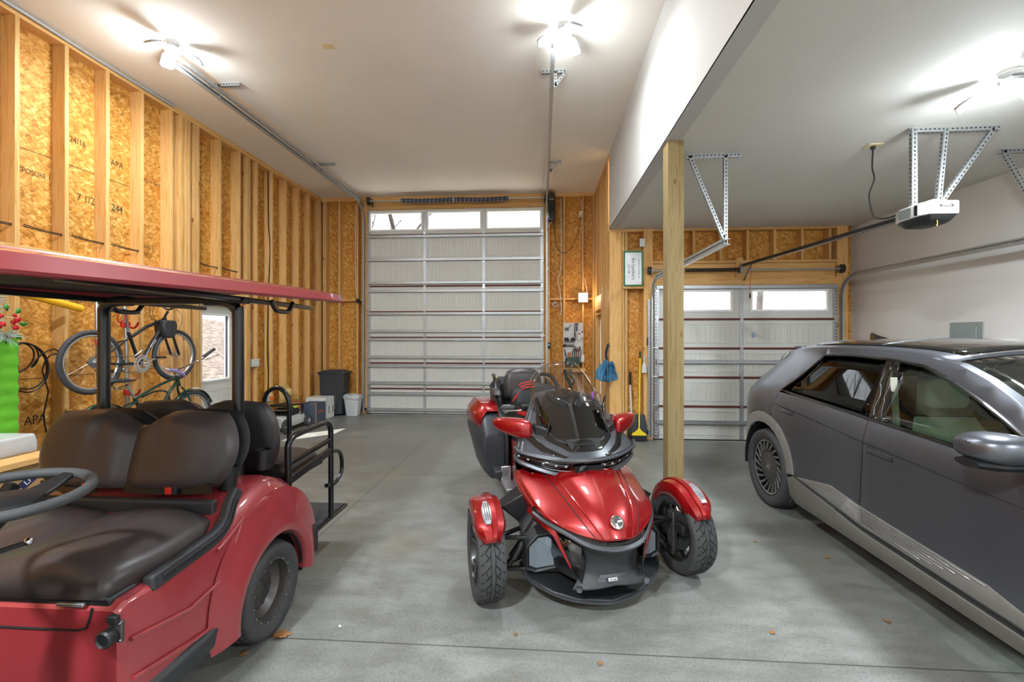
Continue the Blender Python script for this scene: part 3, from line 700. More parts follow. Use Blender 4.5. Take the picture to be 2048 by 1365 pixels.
def wheel(parent, name, c, R, W, rim, style, side=1, mats=('rubber', 'powder_black', 'chrome')):
    """tyre + rim parts; axis along X, outer face towards side*X"""
    t = bpy.data.objects.new(name, None); COL.objects.link(t); t.parent = parent; t.location = c; t.empty_display_size = 0.05
    w = W / 2
    prof = [(rim, -w * .78), (rim + .012, -w * .9), (lerp(rim, R, .5), -w * 1.02), (lerp(rim, R, .82), -w * .97), (R - .012, -w * .84), (R - 0.002, -w * .55), (R, 0), (R - 0.002, w * .55), (R - .012, w * .84), (lerp(rim, R, .82), w * .97), (lerp(rim, R, .5), w * 1.02), (rim + .012, w * .9), (rim, w * .78)]
    b = MB(); n = 64; rings = []
    for (r, h) in prof: rings.append([(h, r * math.cos(2 * PI * k / n), r * math.sin(2 * PI * k / n)) for k in range(n)])
    b.loft(rings + [rings[0]], caps=False); b.cur = 1
    def groove(pts, wd=0.006):
        for (x0, a0), (x1, a1) in zip(pts, pts[1:]):
            q = []
            for (x, a), sgn in (((x0, a0), 1), ((x1, a1), 1), ((x1, a1), -1), ((x0, a0), -1)):
                dx, da = x1 - x0, (a1 - a0) * R; L = math.hypot(dx, da) or 1
                nx, na = -da / L * wd / 2 * sgn, dx / L * wd / 2 * sgn / R
                f = abs((x + nx) / w); rr = R + 0.0015 - (0.002 * (f / .55) if f < .55 else 0.002 + 0.010 * (f - .55) / .29)
                q.append((x + nx, rr * math.cos(a + na), rr * math.sin(a + na)))
            b.raw(q, [(0, 1, 2, 3)])
    if style in ('trike', 'trike_rear'):
        m = 34
        for k in range(m):
            a = 2 * PI * k / m
            groove([(-w * .04 - w * .10, a), (-w * .45, a + .10), (-w * .82, a + .19)], .0068); groove([(w * .14, a), (w * .45, a + .10), (w * .82, a + .19)], .0068)
            if k % 2: groove([(-w * .35, a + .04), (-w * .55, a - .06)], .005); groove([(w * .35, a + .04), (w * .55, a - .06)], .005)
        for k in range(n):
            a = 2 * PI * k / n; z = .03 * math.sin(k * PI / 2)
            for s in (-1, 1): groove([(s * w * (.15 + z), a), (s * w * (.15 + .03 * math.sin((k + 1) * PI / 2)), a + 2 * PI / n)], .004)
    elif style == 'cart':
        for s in (-.55, -.18, .18, .55):
            for k in range(96): a = 2 * PI * k / 96; groove([(w * (s + .025 * (-1) ** k), a), (w * (s + .025 * (-1) ** (k + 1)), a + 2 * PI / 96)], .006)
        for k in range(44):
            a = 2 * PI * k / 44; groove([(w * .55, a), (w * .7, a + .03), (w * .84, a)], .005); groove([(w * .18, a), (w * .36, a + .03), (w * .55, a)], .004); groove([(-w * .55, a), (-w * .7, a + .03), (-w * .84, a)], .005); groove([(-w * .18, a), (-w * .36, a + .03), (-w * .55, a)], .004)
    else:
        for s in (-.5, -.17, .17, .5):
            for k in range(n): a = 2 * PI * k / n; groove([(w * s, a), (w * s, a + 2 * PI / n)], .008)
        for k in range(60):
            a = 2 * PI * k / 60; groove([(w * .55, a), (w * .84, a + .02)], .004); groove([(-w * .55, a), (-w * .84, a + .02)], .004)
    b.build('tire', ['rubber', 'tread_gap'], t, angle=60)
    s = side
    # barrel
    b = MB(); bar = [(rim + .008, s * w * .84), (rim - .006, s * w * .86), (rim - .012, s * w * .70), (rim - .02, s * w * .1), (rim - .016, -s * w * .7), (rim + .006, -s * w * .84), (rim + .004, -s * w * .80), (rim - .010, -s * w * .1), (rim + .004, s * w * .78)]
    b.loft([[(h, r * math.cos(2 * PI * k / 48), r * math.sin(2 * PI * k / 48)) for k in range(48)] for r, h in bar + [bar[0]]], caps=False)
    rimo = b.build('rim', mats[1], t, angle=50)
    b = MB(); xo = s * w * .62
    def spoke(a0, r0, a1, r1, wd0, wd1, x0, x1, th=.016):
        p0 = Vector((x0, r0 * math.cos(a0), r0 * math.sin(a0))); p1 = Vector((x1, r1 * math.cos(a1), r1 * math.sin(a1)))
        d = (p1 - p0).normalized(); q = d.cross(Vector((1, 0, 0))).normalized(); vs = []
        for p, wd in ((p0, wd0), (p1, wd1)):
            vs += [p + q * wd / 2, p - q * wd / 2, p - q * wd / 2 + Vector((-s * th, 0, 0)), p + q * wd / 2 + Vector((-s * th, 0, 0))]
        b.raw(vs, [(0, 1, 2, 3), (7, 6, 5, 4), (0, 4, 5, 1), (1, 5, 6, 2), (2, 6, 7, 3), (3, 7, 4, 0)])
    if style.startswith('trike'):
        for k in range(5):
            a = 2 * PI * k / 5 + .3
            for d in (-.10, .10):
                spoke(a + d * .3, .04, a + d * 2.2, rim - .01, .022, .016, xo * .75, xo * 1.15, .02)
            spoke(a + .55, .05, a + .9, rim - .01, .012, .008, xo * .7, xo * 1.1, .015)
        b.build('spoke', mats[1], t, bevel=.002)
        b = MB()
        for k in range(5):
            a = 2 * PI * k / 5 + .3
            for d in (-.10, .10): spoke(a + d * .3 + (.03 if d > 0 else -.03), .06, a + d * 2.2 + (.055 if d > 0 else -.055), rim - .012, .005, .004, xo * .78, xo * 1.18, .004)
        b.loft([[(xo * 1.36, r * math.cos(2 * PI * k / 48), r * math.sin(2 * PI * k / 48)) for k in range(48)] for r in (rim - .004, rim + .003)], caps=False)
        b.build('machined_edge', mats[2], t, bevel=0)
        if side > -9:
            b = MB().lathe([(.05, -s * w * .5), (.055, -s * w * .1), (.05, xo * .8), (.025, xo * .95), (.01, xo)], 20, 'X'); b.build('hub_cap', mats[1], t)
            b = MB().lathe([(.13, -s * w * .35), (.13, -s * w * .30)], 40, 'X'); b.build('brake_disc', 'steel', t)
    elif style == 'cart':
        b2 = MB()
        for k in range(7):
            a = 2 * PI * k / 7
            spoke(a - .16, .03, a - .26, rim * .72, .02, .016, xo * .15, xo * .25); spoke(a + .16, .03, a + .26, rim * .72, .02, .016, xo * .15, xo * .25)
        b.lathe([(rim * .70, xo * .2), (rim * .78, xo * .35), (rim - .004, xo * .9), (rim - .004, xo * .8), (rim * .7, xo * .1)], 40, 'X')
        b.build('spoke', mats[1], t, bevel=.002)
        b = MB().lathe([(.045, xo * .1), (.045, xo * .3), (.035, xo * .42), (.01, xo * .45)], 20, 'X'); b.build('hub_cap', 'dark_steel', t)
        b = MB()
        for k in range(16):
            a = 2 * PI * k / 16 + .1; y, z = (rim + .002) * math.cos(a), (rim + .002) * math.sin(a)
            b.lathe([(.0055, 0), (.005, s * .004), (.002, s * .005)], 8, 'X', (s * w * .86, y, z))
        b.build('rim_bolt', 'chrome', t)
    else:
        b.lathe([(rim * .52, xo * .85), (rim * .55, xo * 1.0), (rim * .5, xo * 1.12), (rim * .12, xo * 1.16), (.01, xo * 1.16)], 40, 'X')
        for k in range(20):
            a = 2 * PI * k / 20; spoke(a, rim * .5, a + .30, rim * .93, .022, .026, xo * 1.1, xo * 1.22, .02)
        b.build('spoke', 'dark_steel', t, bevel=.002)
        b = MB()
        for k in range(20):
            a = 2 * PI * k / 20; spoke(a + .06, rim * .62, a + .36, rim * .95, .007, .009, xo * 1.16, xo * 1.26, .006)
        b.loft([[(h, r * math.cos(2 * PI * k / 60), r * math.sin(2 * PI * k / 60)) for k in range(60)] for r, h in ((rim * .93, xo * 1.2), (rim * .93, xo * 1.27), (rim * .985, xo * 1.3), (rim * .985, xo * 1.2))], caps=False)
        b.build('machined_edge', 'bare_aluminium', t)
        b = MB()
        for q in range(1, 6):
            for k in range(12 * q if q < 3 else 24):
                m_ = 12 * q if q < 3 else 24; a = 2 * PI * k / m_ + q * .13; r = rim * .08 * q + .01
                b.cb((xo * 1.165, r * math.cos(a), r * math.sin(a)), (.004, .008, .008))
        b.build('cap_texture', 'steel', t)
        b = MB().lathe([(.028, xo * 1.16), (.026, xo * 1.2), (.01, xo * 1.21)], 20, 'X'); cap = b.build('hub_cap', 'steel', t)
        text('emblem', 'H', .036, 'chrome', (xo * 1.22, 0, 0), (PI / 2, 0, -PI / 2 if s < 0 else PI / 2), cap, .001)
    return t
# ================================================================== three-wheeled roadster
trike = thing('three_wheeler', 'red three-wheeled motorcycle with two front wheels, clear windshield and black trim', 'motorcycle', (0.311, 2.915, 0), math.atan2(.415, 1.354))
def L3(l, f, z): return Vector((l, -f, z))
HOOD = [((-.18, .745), (.42, -.34, .665)), ((-.05, .735), (.43, -.25, .65)), ((.12, .69), (.415, -.10, .60)), ((.30, .61), (.385, .08, .55)), ((.39, .535), (.345, .19, .525)), ((.435, .468), (.284, .27, .503))]
COWL = [((0.0, .805), (.43, -.20, .835)), ((-.06, .875), (.40, -.27, .90)), ((-.14, .95), (.355, -.34, .98)), ((-.26, 1.06), (.30, -.40, 1.07)), ((-.38, 1.16), (.25, -.47, 1.15)), ((-.52, 1.21), (.20, -.58, 1.18))]
def ssurf(rows, pw=(1.9, 2.0), ridge=None):
    def fn(s, t):
        n = len(rows) - 1; x = min(max(t, -0.02), 1.02) * n; i = min(int(max(x, 0)), n - 1); k = x - i
        def cr(vals):
            p0 = vals[max(i - 1, 0)]; p1 = vals[i]; p2 = vals[i + 1]; p3 = vals[min(i + 2, n)]
            return 0.5 * (2 * p1 + (p2 - p0) * k + (2 * p0 - 5 * p1 + 4 * p2 - p3) * k * k + (3 * p1 - p0 - 3 * p2 + p3) * k ** 3)
        fc = cr([r[0][0] for r in rows]); zc = cr([r[0][1] for r in rows]); el = cr([r[1][0] for r in rows]); ef = cr([r[1][1] for r in rows]); ez = cr([r[1][2] for r in rows])
        a = abs(s); f = fc + (ef - fc) * a ** pw[0]; z = zc + (ez - zc) * a ** pw[1]
        if ridge: dz = ridge(s, t); z += dz; f += dz * 0.5
        return L3(el * s, f, z)
    return fn
def hridge(s, t):
    e = lerp(.56, .20, t); return 0.014 * (1 / (1 + math.exp((abs(s) - e) * 60))) * (1 - 0.4 * t)
hood = ssurf(HOOD, (1.9, 2.1), hridge); cowl = ssurf(COWL)
N = 33
rows = [[hood(lerp(-1, 1, i / (N - 1)), j / 30) for i in range(N)] for j in range(31)]
o = MB().grid(rows).build('hood', 'trike_red', trike, solid=.012, angle=28)
for s in (-1, 1):
    MB().tube([hood(s * lerp(.62, .30, k / 16), lerp(.02, .99, k / 16)) + Vector((0, -.001, .002)) for k in range(17)], .0045, 6).build('hood_crease', 'trike_red', trike)
    MB().tube([hood(s * lerp(.70, .44, k / 16), lerp(.02, .985, k / 16)) + Vector((0, -.0005, .0)) for k in range(17)], .003, 5).build('hood_seam', 'cabin_dark', trike)
# side skirts of the hood rolling under, both sides
for s in (-1, 1):
    r = []
    for j in range(19):
        t = j / 18; p = hood(s, t * .93); r.append([p, p + Vector((s * .006, .02, -.03)), p + Vector((-s * .02, .05, -.085 - .03 * math.sin(PI * t))), p + Vector((-s * .07, .09, -.15 - .03 * math.sin(PI * t)))])
    MB().grid(r, flip=s > 0).build('hood_side', 'trike_red', trike, solid=.006)
# dark vent set into the hood's corner
for s in (-1, 1): panel('hood_vent', [(s * .62, .05), (s * .80, .04), (s * .86, .09), (s * .80, .20), (s * .70, .16)][::s], hood, 'gloss_black', trike, .05, .003, .003)
panel('hood_trim', [(-.985, .62), (-.9, .86), (-.72, .955), (-.4, 1.0), (0, 1.005), (.4, 1.0), (.72, .955), (.9, .86), (.985, .62), (1.0, .62), (1.0, 1.0), (.5, 1.015), (0, 1.02), (-.5, 1.015), (-1.0, 1.0), (-1.0, .62)], hood, 'trike_red', trike, .05, -.002, .002)
# chin lip under the hood: U-shaped grey band
lip = smooth_path([L3(-.395, .06, .52), L3(-.35, .17, .50), L3(-.27, .28, .475), L3(-.15, .40, .435), L3(0, .445, .425), L3(.15, .40, .435), L3(.27, .28, .475), L3(.35, .17, .50), L3(.395, .06, .52)], 5)
b = MB()
def ribbon(b, path, w, th, nrm):
    r = []
    for i, p in enumerate(path):
        a = path[max(i - 1, 0)]; c = path[min(i + 1, len(path) - 1)]; d = (c - a).normalized(); n = Vector(nrm(p) if callable(nrm) else nrm).normalized(); u = d.cross(n).normalized(); n = u.cross(d)
        ww = w(i / (len(path) - 1)) if callable(w) else w
        r.append([p - u * ww / 2 - n * th / 2, p + u * ww / 2 - n * th / 2, p + u * ww / 2 + n * th / 2, p - u * ww / 2 + n * th / 2])
    b.loft(r); return b
ribbon(b, lip, .030, .03, lambda p: (p.x, -(.5), .5)); b.build('chin_lip', 'carbon_gray', trike, bevel=.006, seg=3)
lip2 = [p + Vector((0, .012, .024)) for p in lip]; b = MB(); ribbon(b, lip2, .026, .02, lambda p: (p.x, -(.5), .5)); b.build('lip_gasket', 'gloss_black', trike, bevel=.004)
# nose panel: wide under the lip, narrow waist, flared feet
def nose(u, v):
    hwv = [(.0, .215), (.18, .185), (.45, .160), (.7, .170), (.85, .205), (1, .245)]
    for (a, wa), (c, wc) in zip(hwv, hwv[1:]):
        if v <= c: w = lerp(wa, wc, (v - a) / (c - a)); break
    else: w = .245
    fz = [(.0, .385, .435), (.25, .375, .37), (.5, .36, .30), (.75, .365, .235), (1, .395, .165)]
    for (a, f0, z0), (c, f1, z1) in zip(fz, fz[1:]):
        if v <= c: k = (v - a) / (c - a); f = lerp(f0, f1, k); z = lerp(z0, z1, k); break
    else: f, z = .395, .165
    return L3(w * u, f - .07 * abs(u) ** 2.5, z + (0.0 if v < .8 else .035 * (1 - abs(u)) * (v - .8) / .2))
b = MB().grid([[nose(-1 + i / 10, j / 16) for i in range(21)] for j in range(17)]); b.build('nose_panel', 'dark_plastic', trike, solid=.02, bevel=.005)
panel('nose_recess', [(-.45, .70), (.45, .70), (.52, .86), (-.52, .86)], nose, 'carbon_gray', trike, .2, .003, .003, .002)
b = MB(); b.cb((0, 0, 0), (.055, .004, .018)); o = b.build('badge', 'white_plastic', trike, bevel=.002); o.location = L3(-.02, .392, .232); o.rotation_euler = (math.radians(-20), 0, 0)
o = text('badge_lettering', 'SPYDER', .012, 'ink_black', L3(-.02, .396, .232), (math.radians(70), 0, 0), trike, .0003)
for s in (-1, 1):
    b = MB().lathe([(.016, -.012), (.02, 0), (.02, .01), (.01, .014)], 16, 'Z', tuple(L3(s * .21, .355, .178))); b.build('bolt', 'steel', trike)
# splitter plate
sp = [(-.20, .04), (-.46, -.03), (-.465, .03), (-.43, .13), (-.33, .235), (-.2, .31), (0, .35), (.2, .31), (.33, .235), (.43, .13), (.465, .03), (.46, -.03), (.20, .04)]
b = MB(); top = [L3(l, f, .185 - .10 * max(0, (f + .03)) / .38) for l, f in sp]; bot = [p - Vector((0, 0, .022)) for p in top]
n = len(sp); b.raw(top + bot, [tuple(range(n)), tuple(reversed(range(n, 2 * n)))] + [(i, n + i, n + (i + 1) % n, (i + 1) % n) for i in range(n)]); b.build('splitter', 'black_plastic', trike, bevel=.006)
b = MB(); ribbon(b, smooth_path([p - Vector((0, 0, .012)) for p in top[1:-1]], 4), .012, .012, (0, 0, 1)); b.build('splitter_edge', 'carbon_gray', trike)
# dark mass behind nose and splitter
b = MB(); b.loft([[L3(l * w, f, z) for l, z in ((-1, .19), (-1, .30), (-.8, .44), (.8, .44), (1, .30), (1, .19))] for f, w in ((.30, .20), (.12, .30), (-.15, .36), (-.6, .34))]); b.build('front_ducting', 'black_plastic', trike, bevel=.01)
# intake pods with mesh grilles
for s in (-1, 1):
    front = [(-.455, .19), (-.40, .165), (-.25, .215), (-.235, .28), (-.30, .40), (-.385, .395), (-.455, .33)]
    def ring(sc, f, dz, dl): return [L3(s * ((l + .34) * sc - .34 + dl), f + (.06 if l > -.3 else 0), (z - .28) * sc + .28 + dz) for l, z in (front if s > 0 else front[::-1])]
    b = MB().loft([ring(.78, .06, 0, 0.0), ring(.86, .10, 0, 0), ring(1.0, .11, 0, 0), ring(1.08, .03, .02, 0), ring(1.05, -.12, .07, .02), ring(.8, -.22, .09, .05)]); b.build('intake_pod', 'black_plastic', trike, bevel=.006, angle=30)
    b = MB().loft([ring(.80, .085, 0, 0), ring(.80, .092, 0, 0)]); b.build('intake_grille', 'grille_gray', trike)
    # red blade
    bl = [L3(s * .40, -.05, .50), L3(s * .355, .16, .485), L3(s * .318, .225, .455), L3(s * .285, .25, .38), L3(s * .232, .285, .265)]
    b = MB(); ribbon(b, smooth_path(bl, 4), lambda k: .036 * (1 - .75 * max(0, k - .45) / .55) , .012, (s * .5, -1, .2)); b.build('trim_blade', 'trike_red', trike, bevel=.003)
    b = MB(); b.raw([L3(s * .31, .22, .45), L3(s * .235, .275, .27), L3(s * .19, .34, .20), L3(s * .20, .36, .42), L3(s * .33, .05, .45), L3(s * .30, .08, .2)], [(0, 1, 2, 3), (0, 4, 5, 1)]); b.build('duct_wall', 'gloss_black', trike, solid=.004)
# ---- headlamp bezel
def band(lo, hi, nu=24):
    r = []
    for c0, c1 in zip(lo, hi): pass
    return [[a.lerp(c, k / 4) for k in range(5)] for a, c in zip(lo, hi)]
tp = smooth_path([L3(-.445, -.24, .85), L3(-.41, -.17, .828), L3(-.25, -.055, .808), L3(-.12, -.01, .80), L3(0, .0, .798), L3(.12, -.01, .80), L3(.25, -.055, .808), L3(.41, -.17, .828), L3(.445, -.24, .85)], 4)
bt = smooth_path([L3(-.44, -.27, .79), L3(-.40, -.20, .755), L3(-.24, -.085, .712), L3(-.12, -.05, .70), L3(0, -.04, .698), L3(.12, -.05, .70), L3(.24, -.085, .712), L3(.40, -.20, .755), L3(.44, -.27, .79)], 4)
b = MB().grid(band(tp, bt)); b.build('headlamp_band', 'gloss_black', trike, solid=.02)
b = MB(); ribbon(b, [p + Vector((0, -.004, 0)) for p in bt], .03, .035, (0, -1, .3)); b.build('bezel_lower', 'carbon_gray', trike, bevel=.006)
b = MB(); ribbon(b, [p + Vector((0, -.006, .004)) for p in tp], .02, .03, (0, -1, .3)); b.build('bezel_upper', 'carbon_gray', trike, bevel=.005)
for s in (-1, 1):
    k0, k1 = (2, 13) if s < 0 else (len(tp) - 14, len(tp) - 3)
    up = [tp[k] for k in range(k0, k1)]; lo = [bt[k] for k in range(k0, k1)]
    rr = [[a.lerp(c, .25) + Vector((0, -.006, 0)), a.lerp(c, .62) + Vector((0, -.008, 0))] for a, c in zip(up, lo)]
    hl = MB().grid(rr).build('headlamp', 'gloss_black', trike, solid=.004)
    b = MB()
    for k in range(5): p = rr[1 + k * 2 if 1 + k * 2 < len(rr) else -1]; q = p[0].lerp(p[1], .35) + Vector((0, -.004, 0)); MB().ball(q, (.010, .003, .007), 10, 6).build('headlamp_lens', 'lamp_clear', hl)
    b = MB().tube([r_[1] + Vector((0, -.006, -.006)) for r_ in rr], .0035, 6); b.build('light_strip', 'chrome', hl)
MB().cb(L3(0, .0, .745), (.20, .012, .045)).build('center_grille', 'tread_gap', trike, bevel=.004)
b = MB(); b.raw([L3(-.06, .012, .775), L3(-.02, .012, .775), L3(-.05, .006, .71), L3(-.10, .006, .71)], [(0, 1, 2, 3)]); b.build('grille_fin', 'black_plastic', trike, solid=.01)
# ---- cowl
rows = [[cowl(lerp(-1, 1, i / 28), j / 26) for i in range(29)] for j in range(27)]
MB().grid(rows).build('cowl', 'carbon_gray', trike, solid=.012, angle=40)
for s in (-1, 1):
    r = [[cowl(s, j / 16), cowl(s, j / 16) + Vector((s * .012, .06, -.05)), cowl(s, j / 16) + Vector((-s * .02, .20, -.12 - .08 * j / 16)), cowl(s, j / 16) + Vector((-s * .08, .34, -.28 - .18 * j / 16))] for j in range(17)]
    MB().grid(r).build('cowl_side', 'carbon_gray', trike, solid=.008)
def C(pl, s=1): return [(x * s, y) for x, y in pl][::(1 if s > 0 else -1)]
panel('cowl_v_trim', [(-.80, .44), (-.62, .27), (-.28, .135), (.28, .135), (.62, .27), (.80, .44), (.86, .62), (.80, .62), (.66, .42), (.45, .28), (.24, .235), (-.24, .235), (-.45, .28), (-.66, .42), (-.80, .62), (-.86, .62)], cowl, 'gloss_black', trike, .05, .004, .006, .002)
for s in (-1, 1):
    panel('cowl_slash', C([(.93, .24), (.70, .10), (.36, .02), (.30, .055), (.62, .165), (.88, .33)], s), cowl, 'gloss_black', trike, .06, .004, .005, .002)
    panel('dash_vent', C([(.12, .72), (.52, .83), (.62, .86), (.60, .77), (.50, .73), (.14, .665)], s), cowl, 'tread_gap', trike, .05, .010, .004, .002)
    b = MB(); b.tube(smooth_path([cowl(s * .10, .69) + Vector((0, -.012, .010)), cowl(s * .14, .73) + Vector((0, -.01, .008)), cowl(s * .6, .875) + Vector((0, -.01, .008))], 4), .004, 6); b.build('vent_edge', 'carbon_gray', trike)
    # black fin standing up beside the screen
    fin = [cowl(s * .60, .36), cowl(s * .72, .50), cowl(s * .84, .62), L3(s * .262, -.335, 1.18), L3(s * .225, -.30, 1.11), L3(s * .19, -.215, 1.03)]
    b = MB().raw([p + Vector((0, -.012, .008)) for p in fin], [tuple(range(6))]); b.build('screen_fin', 'gloss_black', trike, solid=.014, bevel=.003)
panel('cowl_window', [(-.70, .50), (-.5, .32), (-.24, .25), (.24, .25), (.5, .32), (.70, .50), (.74, .80), (.60, .95), (.3, .985), (-.3, .985), (-.60, .95), (-.74, .80)], cowl, 'roof_glass', trike, .04, .007, .005, .002)
b = MB(); b.loft([[L3(l, f, z) for l, f, z in ((-.125, -.085, .90), (.125, -.085, .90), (.105, -.055, .865), (-.105, -.055, .865))], [L3(l, f, z) for l, f, z in ((-.13, -.10, .925), (.13, -.10, .925), (.115, -.10, .90), (-.115, -.10, .90))]]); b.build('scoop', 'black_plastic', trike, bevel=.004)
# ---- windshield
def ws(u, v):
    w = lerp(.285, .235, v ** 1.6) * (1 - .10 * max(0, v - .8) / .2); z0 = 1.08; zt = 1.425 - .10 * abs(u) ** 3
    return L3(w * u, lerp(-.28, -.50, v) - .10 * abs(u) ** 2, lerp(z0 - .03 * (1 - abs(u)), zt, v))
MB().grid([[ws(-1 + i / 8, j / 10) for i in range(17)] for j in range(11)]).build('windshield', 'windshield_clear', trike, solid=.003)
MB().cb(ws(.72, .30) + Vector((0, -.004, 0)), (.02, .001, .07)).build('tag', 'purple_tag', trike)
# ---- mirrors
for s in (-1, 1):
    rg = []
    for l, f, z, a, c in ((.31, -.30, .955, .055, .055), (.335, -.30, .962, .08, .075), (.40, -.33, .970, .08, .072), (.48, -.38, .98, .07, .06), (.54, -.42, .99, .05, .044), (.565, -.435, .993, .012, .012)):
        rg.append([L3(s * l, f + a * math.copysign(abs(math.cos(q)) ** .7, math.cos(q)), z + c * math.copysign(abs(math.sin(q)) ** .7, math.sin(q))) for q in [2 * PI * k / 16 for k in range(16)]])
    m = MB().loft(rg).build('mirror', 'trike_red', trike, sub=1)
    MB().cb(L3(s * .44, -.44, .985), (.20, .01, .07)).build('mirror_glass', 'chrome', m, bevel=.004)
    MB().loft([[L3(s * .30, -.34, .90), L3(s * .30, -.24, .90), L3(s * .30, -.24, 1.0), L3(s * .30, -.34, 1.0)], [L3(s * .22, -.40, .84), L3(s * .24, -.18, .84), L3(s * .22, -.18, .98), L3(s * .22, -.40, 1.0)]]).build('mirror_arm', 'black_plastic', trike, bevel=.01)
# ---- emblem
ce = hood(0.0, .79) + Vector((0, -.012, .012)); em = MB().lathe([(.040, -.004), (.040, .003), (.036, .006), (.005, .006)], 32).build('emblem', 'chrome', trike); em.location = ce; em.rotation_euler = (math.radians(46), 0, 0)
b = MB().lathe([(.024, .006), (.023, .0075), (.004, .0075)], 28, 'Z', (.004, .001, 0)); b.build('emblem_center', 'dark_steel', em)
b = MB().prism([(-.002, -.004), (.030, -.001), (.030, .008), (.002, .007)], .0075, .009); b.prism([(-.012, -.030), (-.004, -.032), (-.002, -.010), (-.016, -.006)], .0075, .009); b.build('emblem_mark', 'white_plastic', em)
b = MB()
for k in range(7): a = math.radians(30 + 28 * k); b.lathe([(.0035, .006), (.003, .0068), (.0005, .0068)], 8, 'Z', (.031 * math.cos(a), .031 * math.sin(a), 0))
b.build('emblem_dot', 'ink_black', em)
# ---- front wheels, fenders, suspension
for s in (-1, 1):
    wheel(trike, 'front_wheel', (s * .69, 0, .281), .281, .165, .190, 'trike', s, ('rubber', 'powder_black', 'bare_aluminium'))
    rg = []
    for k in range(25):
        a = math.radians(lerp(33, 165, k / 24)); t = k / 24
        wd = .098 * (min(1, .55 + t * 3) if t < .15 else 1) * (1 - .25 * max(0, t - .6) / .4)
        ri = .302 + .012 * math.sin(PI * t)
        prof = [(-1.0, ri - .075), (-.98, ri - .03), (-.82, ri + .008), (-.4, ri + .020), (-.36, ri + .030), (-.05, ri + .034), (0.0, ri + .022), (.6, ri + .018), (.88, ri + .002), (1.0, ri - .035), (.98, ri - .055)]
        if t < .12: prof = [(x, r - (.02 * (1 - t / .12)) * (1 if abs(x) > .8 else .3)) for x, r in prof]
        rg.append([Vector((s * (.69 + x * wd * 1.0), -r * math.cos(a), .281 + r * math.sin(a))) for x, r in prof])
    fe = MB().grid(rg, flip=s > 0).build('fender', 'trike_red', trike, solid=.006, angle=30)
    rg = []
    for k in range(6):
        a = math.radians(lerp(50, 78, k / 5)); r = .334; wd = [.016, .026, .030, .030, .026, .014][k]
        rg.append([Vector((s * (.708 + x * wd), -(r + h) * math.cos(a), .281 + (r + h) * math.sin(a))) for x, h in ((-1, 0), (-.8, .012), (.8, .012), (1, 0))])
    mk = MB().loft(rg).build('marker_lamp', 'lamp_clear', trike)
    b = MB()
    for x in (-.5, 0, .5): b.tube([Vector((s * (.708 + x * .026), -(.349) * math.cos(math.radians(a_)), .281 + .349 * math.sin(math.radians(a_)))) for a_ in (53, 60, 68, 75)], .0028, 6)
    b.build('lamp_rib', 'chrome', mk)
    for (p, q, w_) in (((.62, .0, .36), (.22, .10, .36), .026), ((.62, .0, .36), (.22, -.22, .36), .026), ((.62, .0, .17), (.20, .12, .17), .03), ((.62, .0, .17), (.20, -.24, .17), .03)):
        MB().bar(L3(s * p[0], p[1], p[2]), L3(s * q[0], q[1], q[2]), w_, w_ * .8).build('suspension_arm', 'powder_black', trike, bevel=.004)
    b = MB().tube([L3(s * .55, .02, .19), L3(s * .30, .0, .50)], .018, 10); b.tube([L3(s * .52, .02, .23), L3(s * .36, .0, .43)], .034, 12); b.build('shock_absorber', 'powder_black', trike)
    MB().loft([[L3(s * .60, .04, .12), L3(s * .60, -.04, .12), L3(s * .60, -.04, .42), L3(s * .60, .04, .42)], [L3(s * .64, .03, .16), L3(s * .64, -.03, .16), L3(s * .64, -.03, .40), L3(s * .64, .03, .40)]]).build('steering_knuckle', 'dark_steel', trike, bevel=.01)
    MB().cb(L3(s * .625, .10, .33), (.05, .09, .07)).build('brake_caliper', 'black_plastic', trike, bevel=.01)
    MB().loft([[L3(s * .33, -.12, .62), L3(s * .56, -.16, .48), L3(s * .54, -.34, .46), L3(s * .30, -.40, .60)], [L3(s * .30, -.12, .40), L3(s * .40, -.16, .34), L3(s * .38, -.34, .34), L3(s * .28, -.40, .40)]]).build('splash_guard', 'black_plastic', trike, bevel=.01)
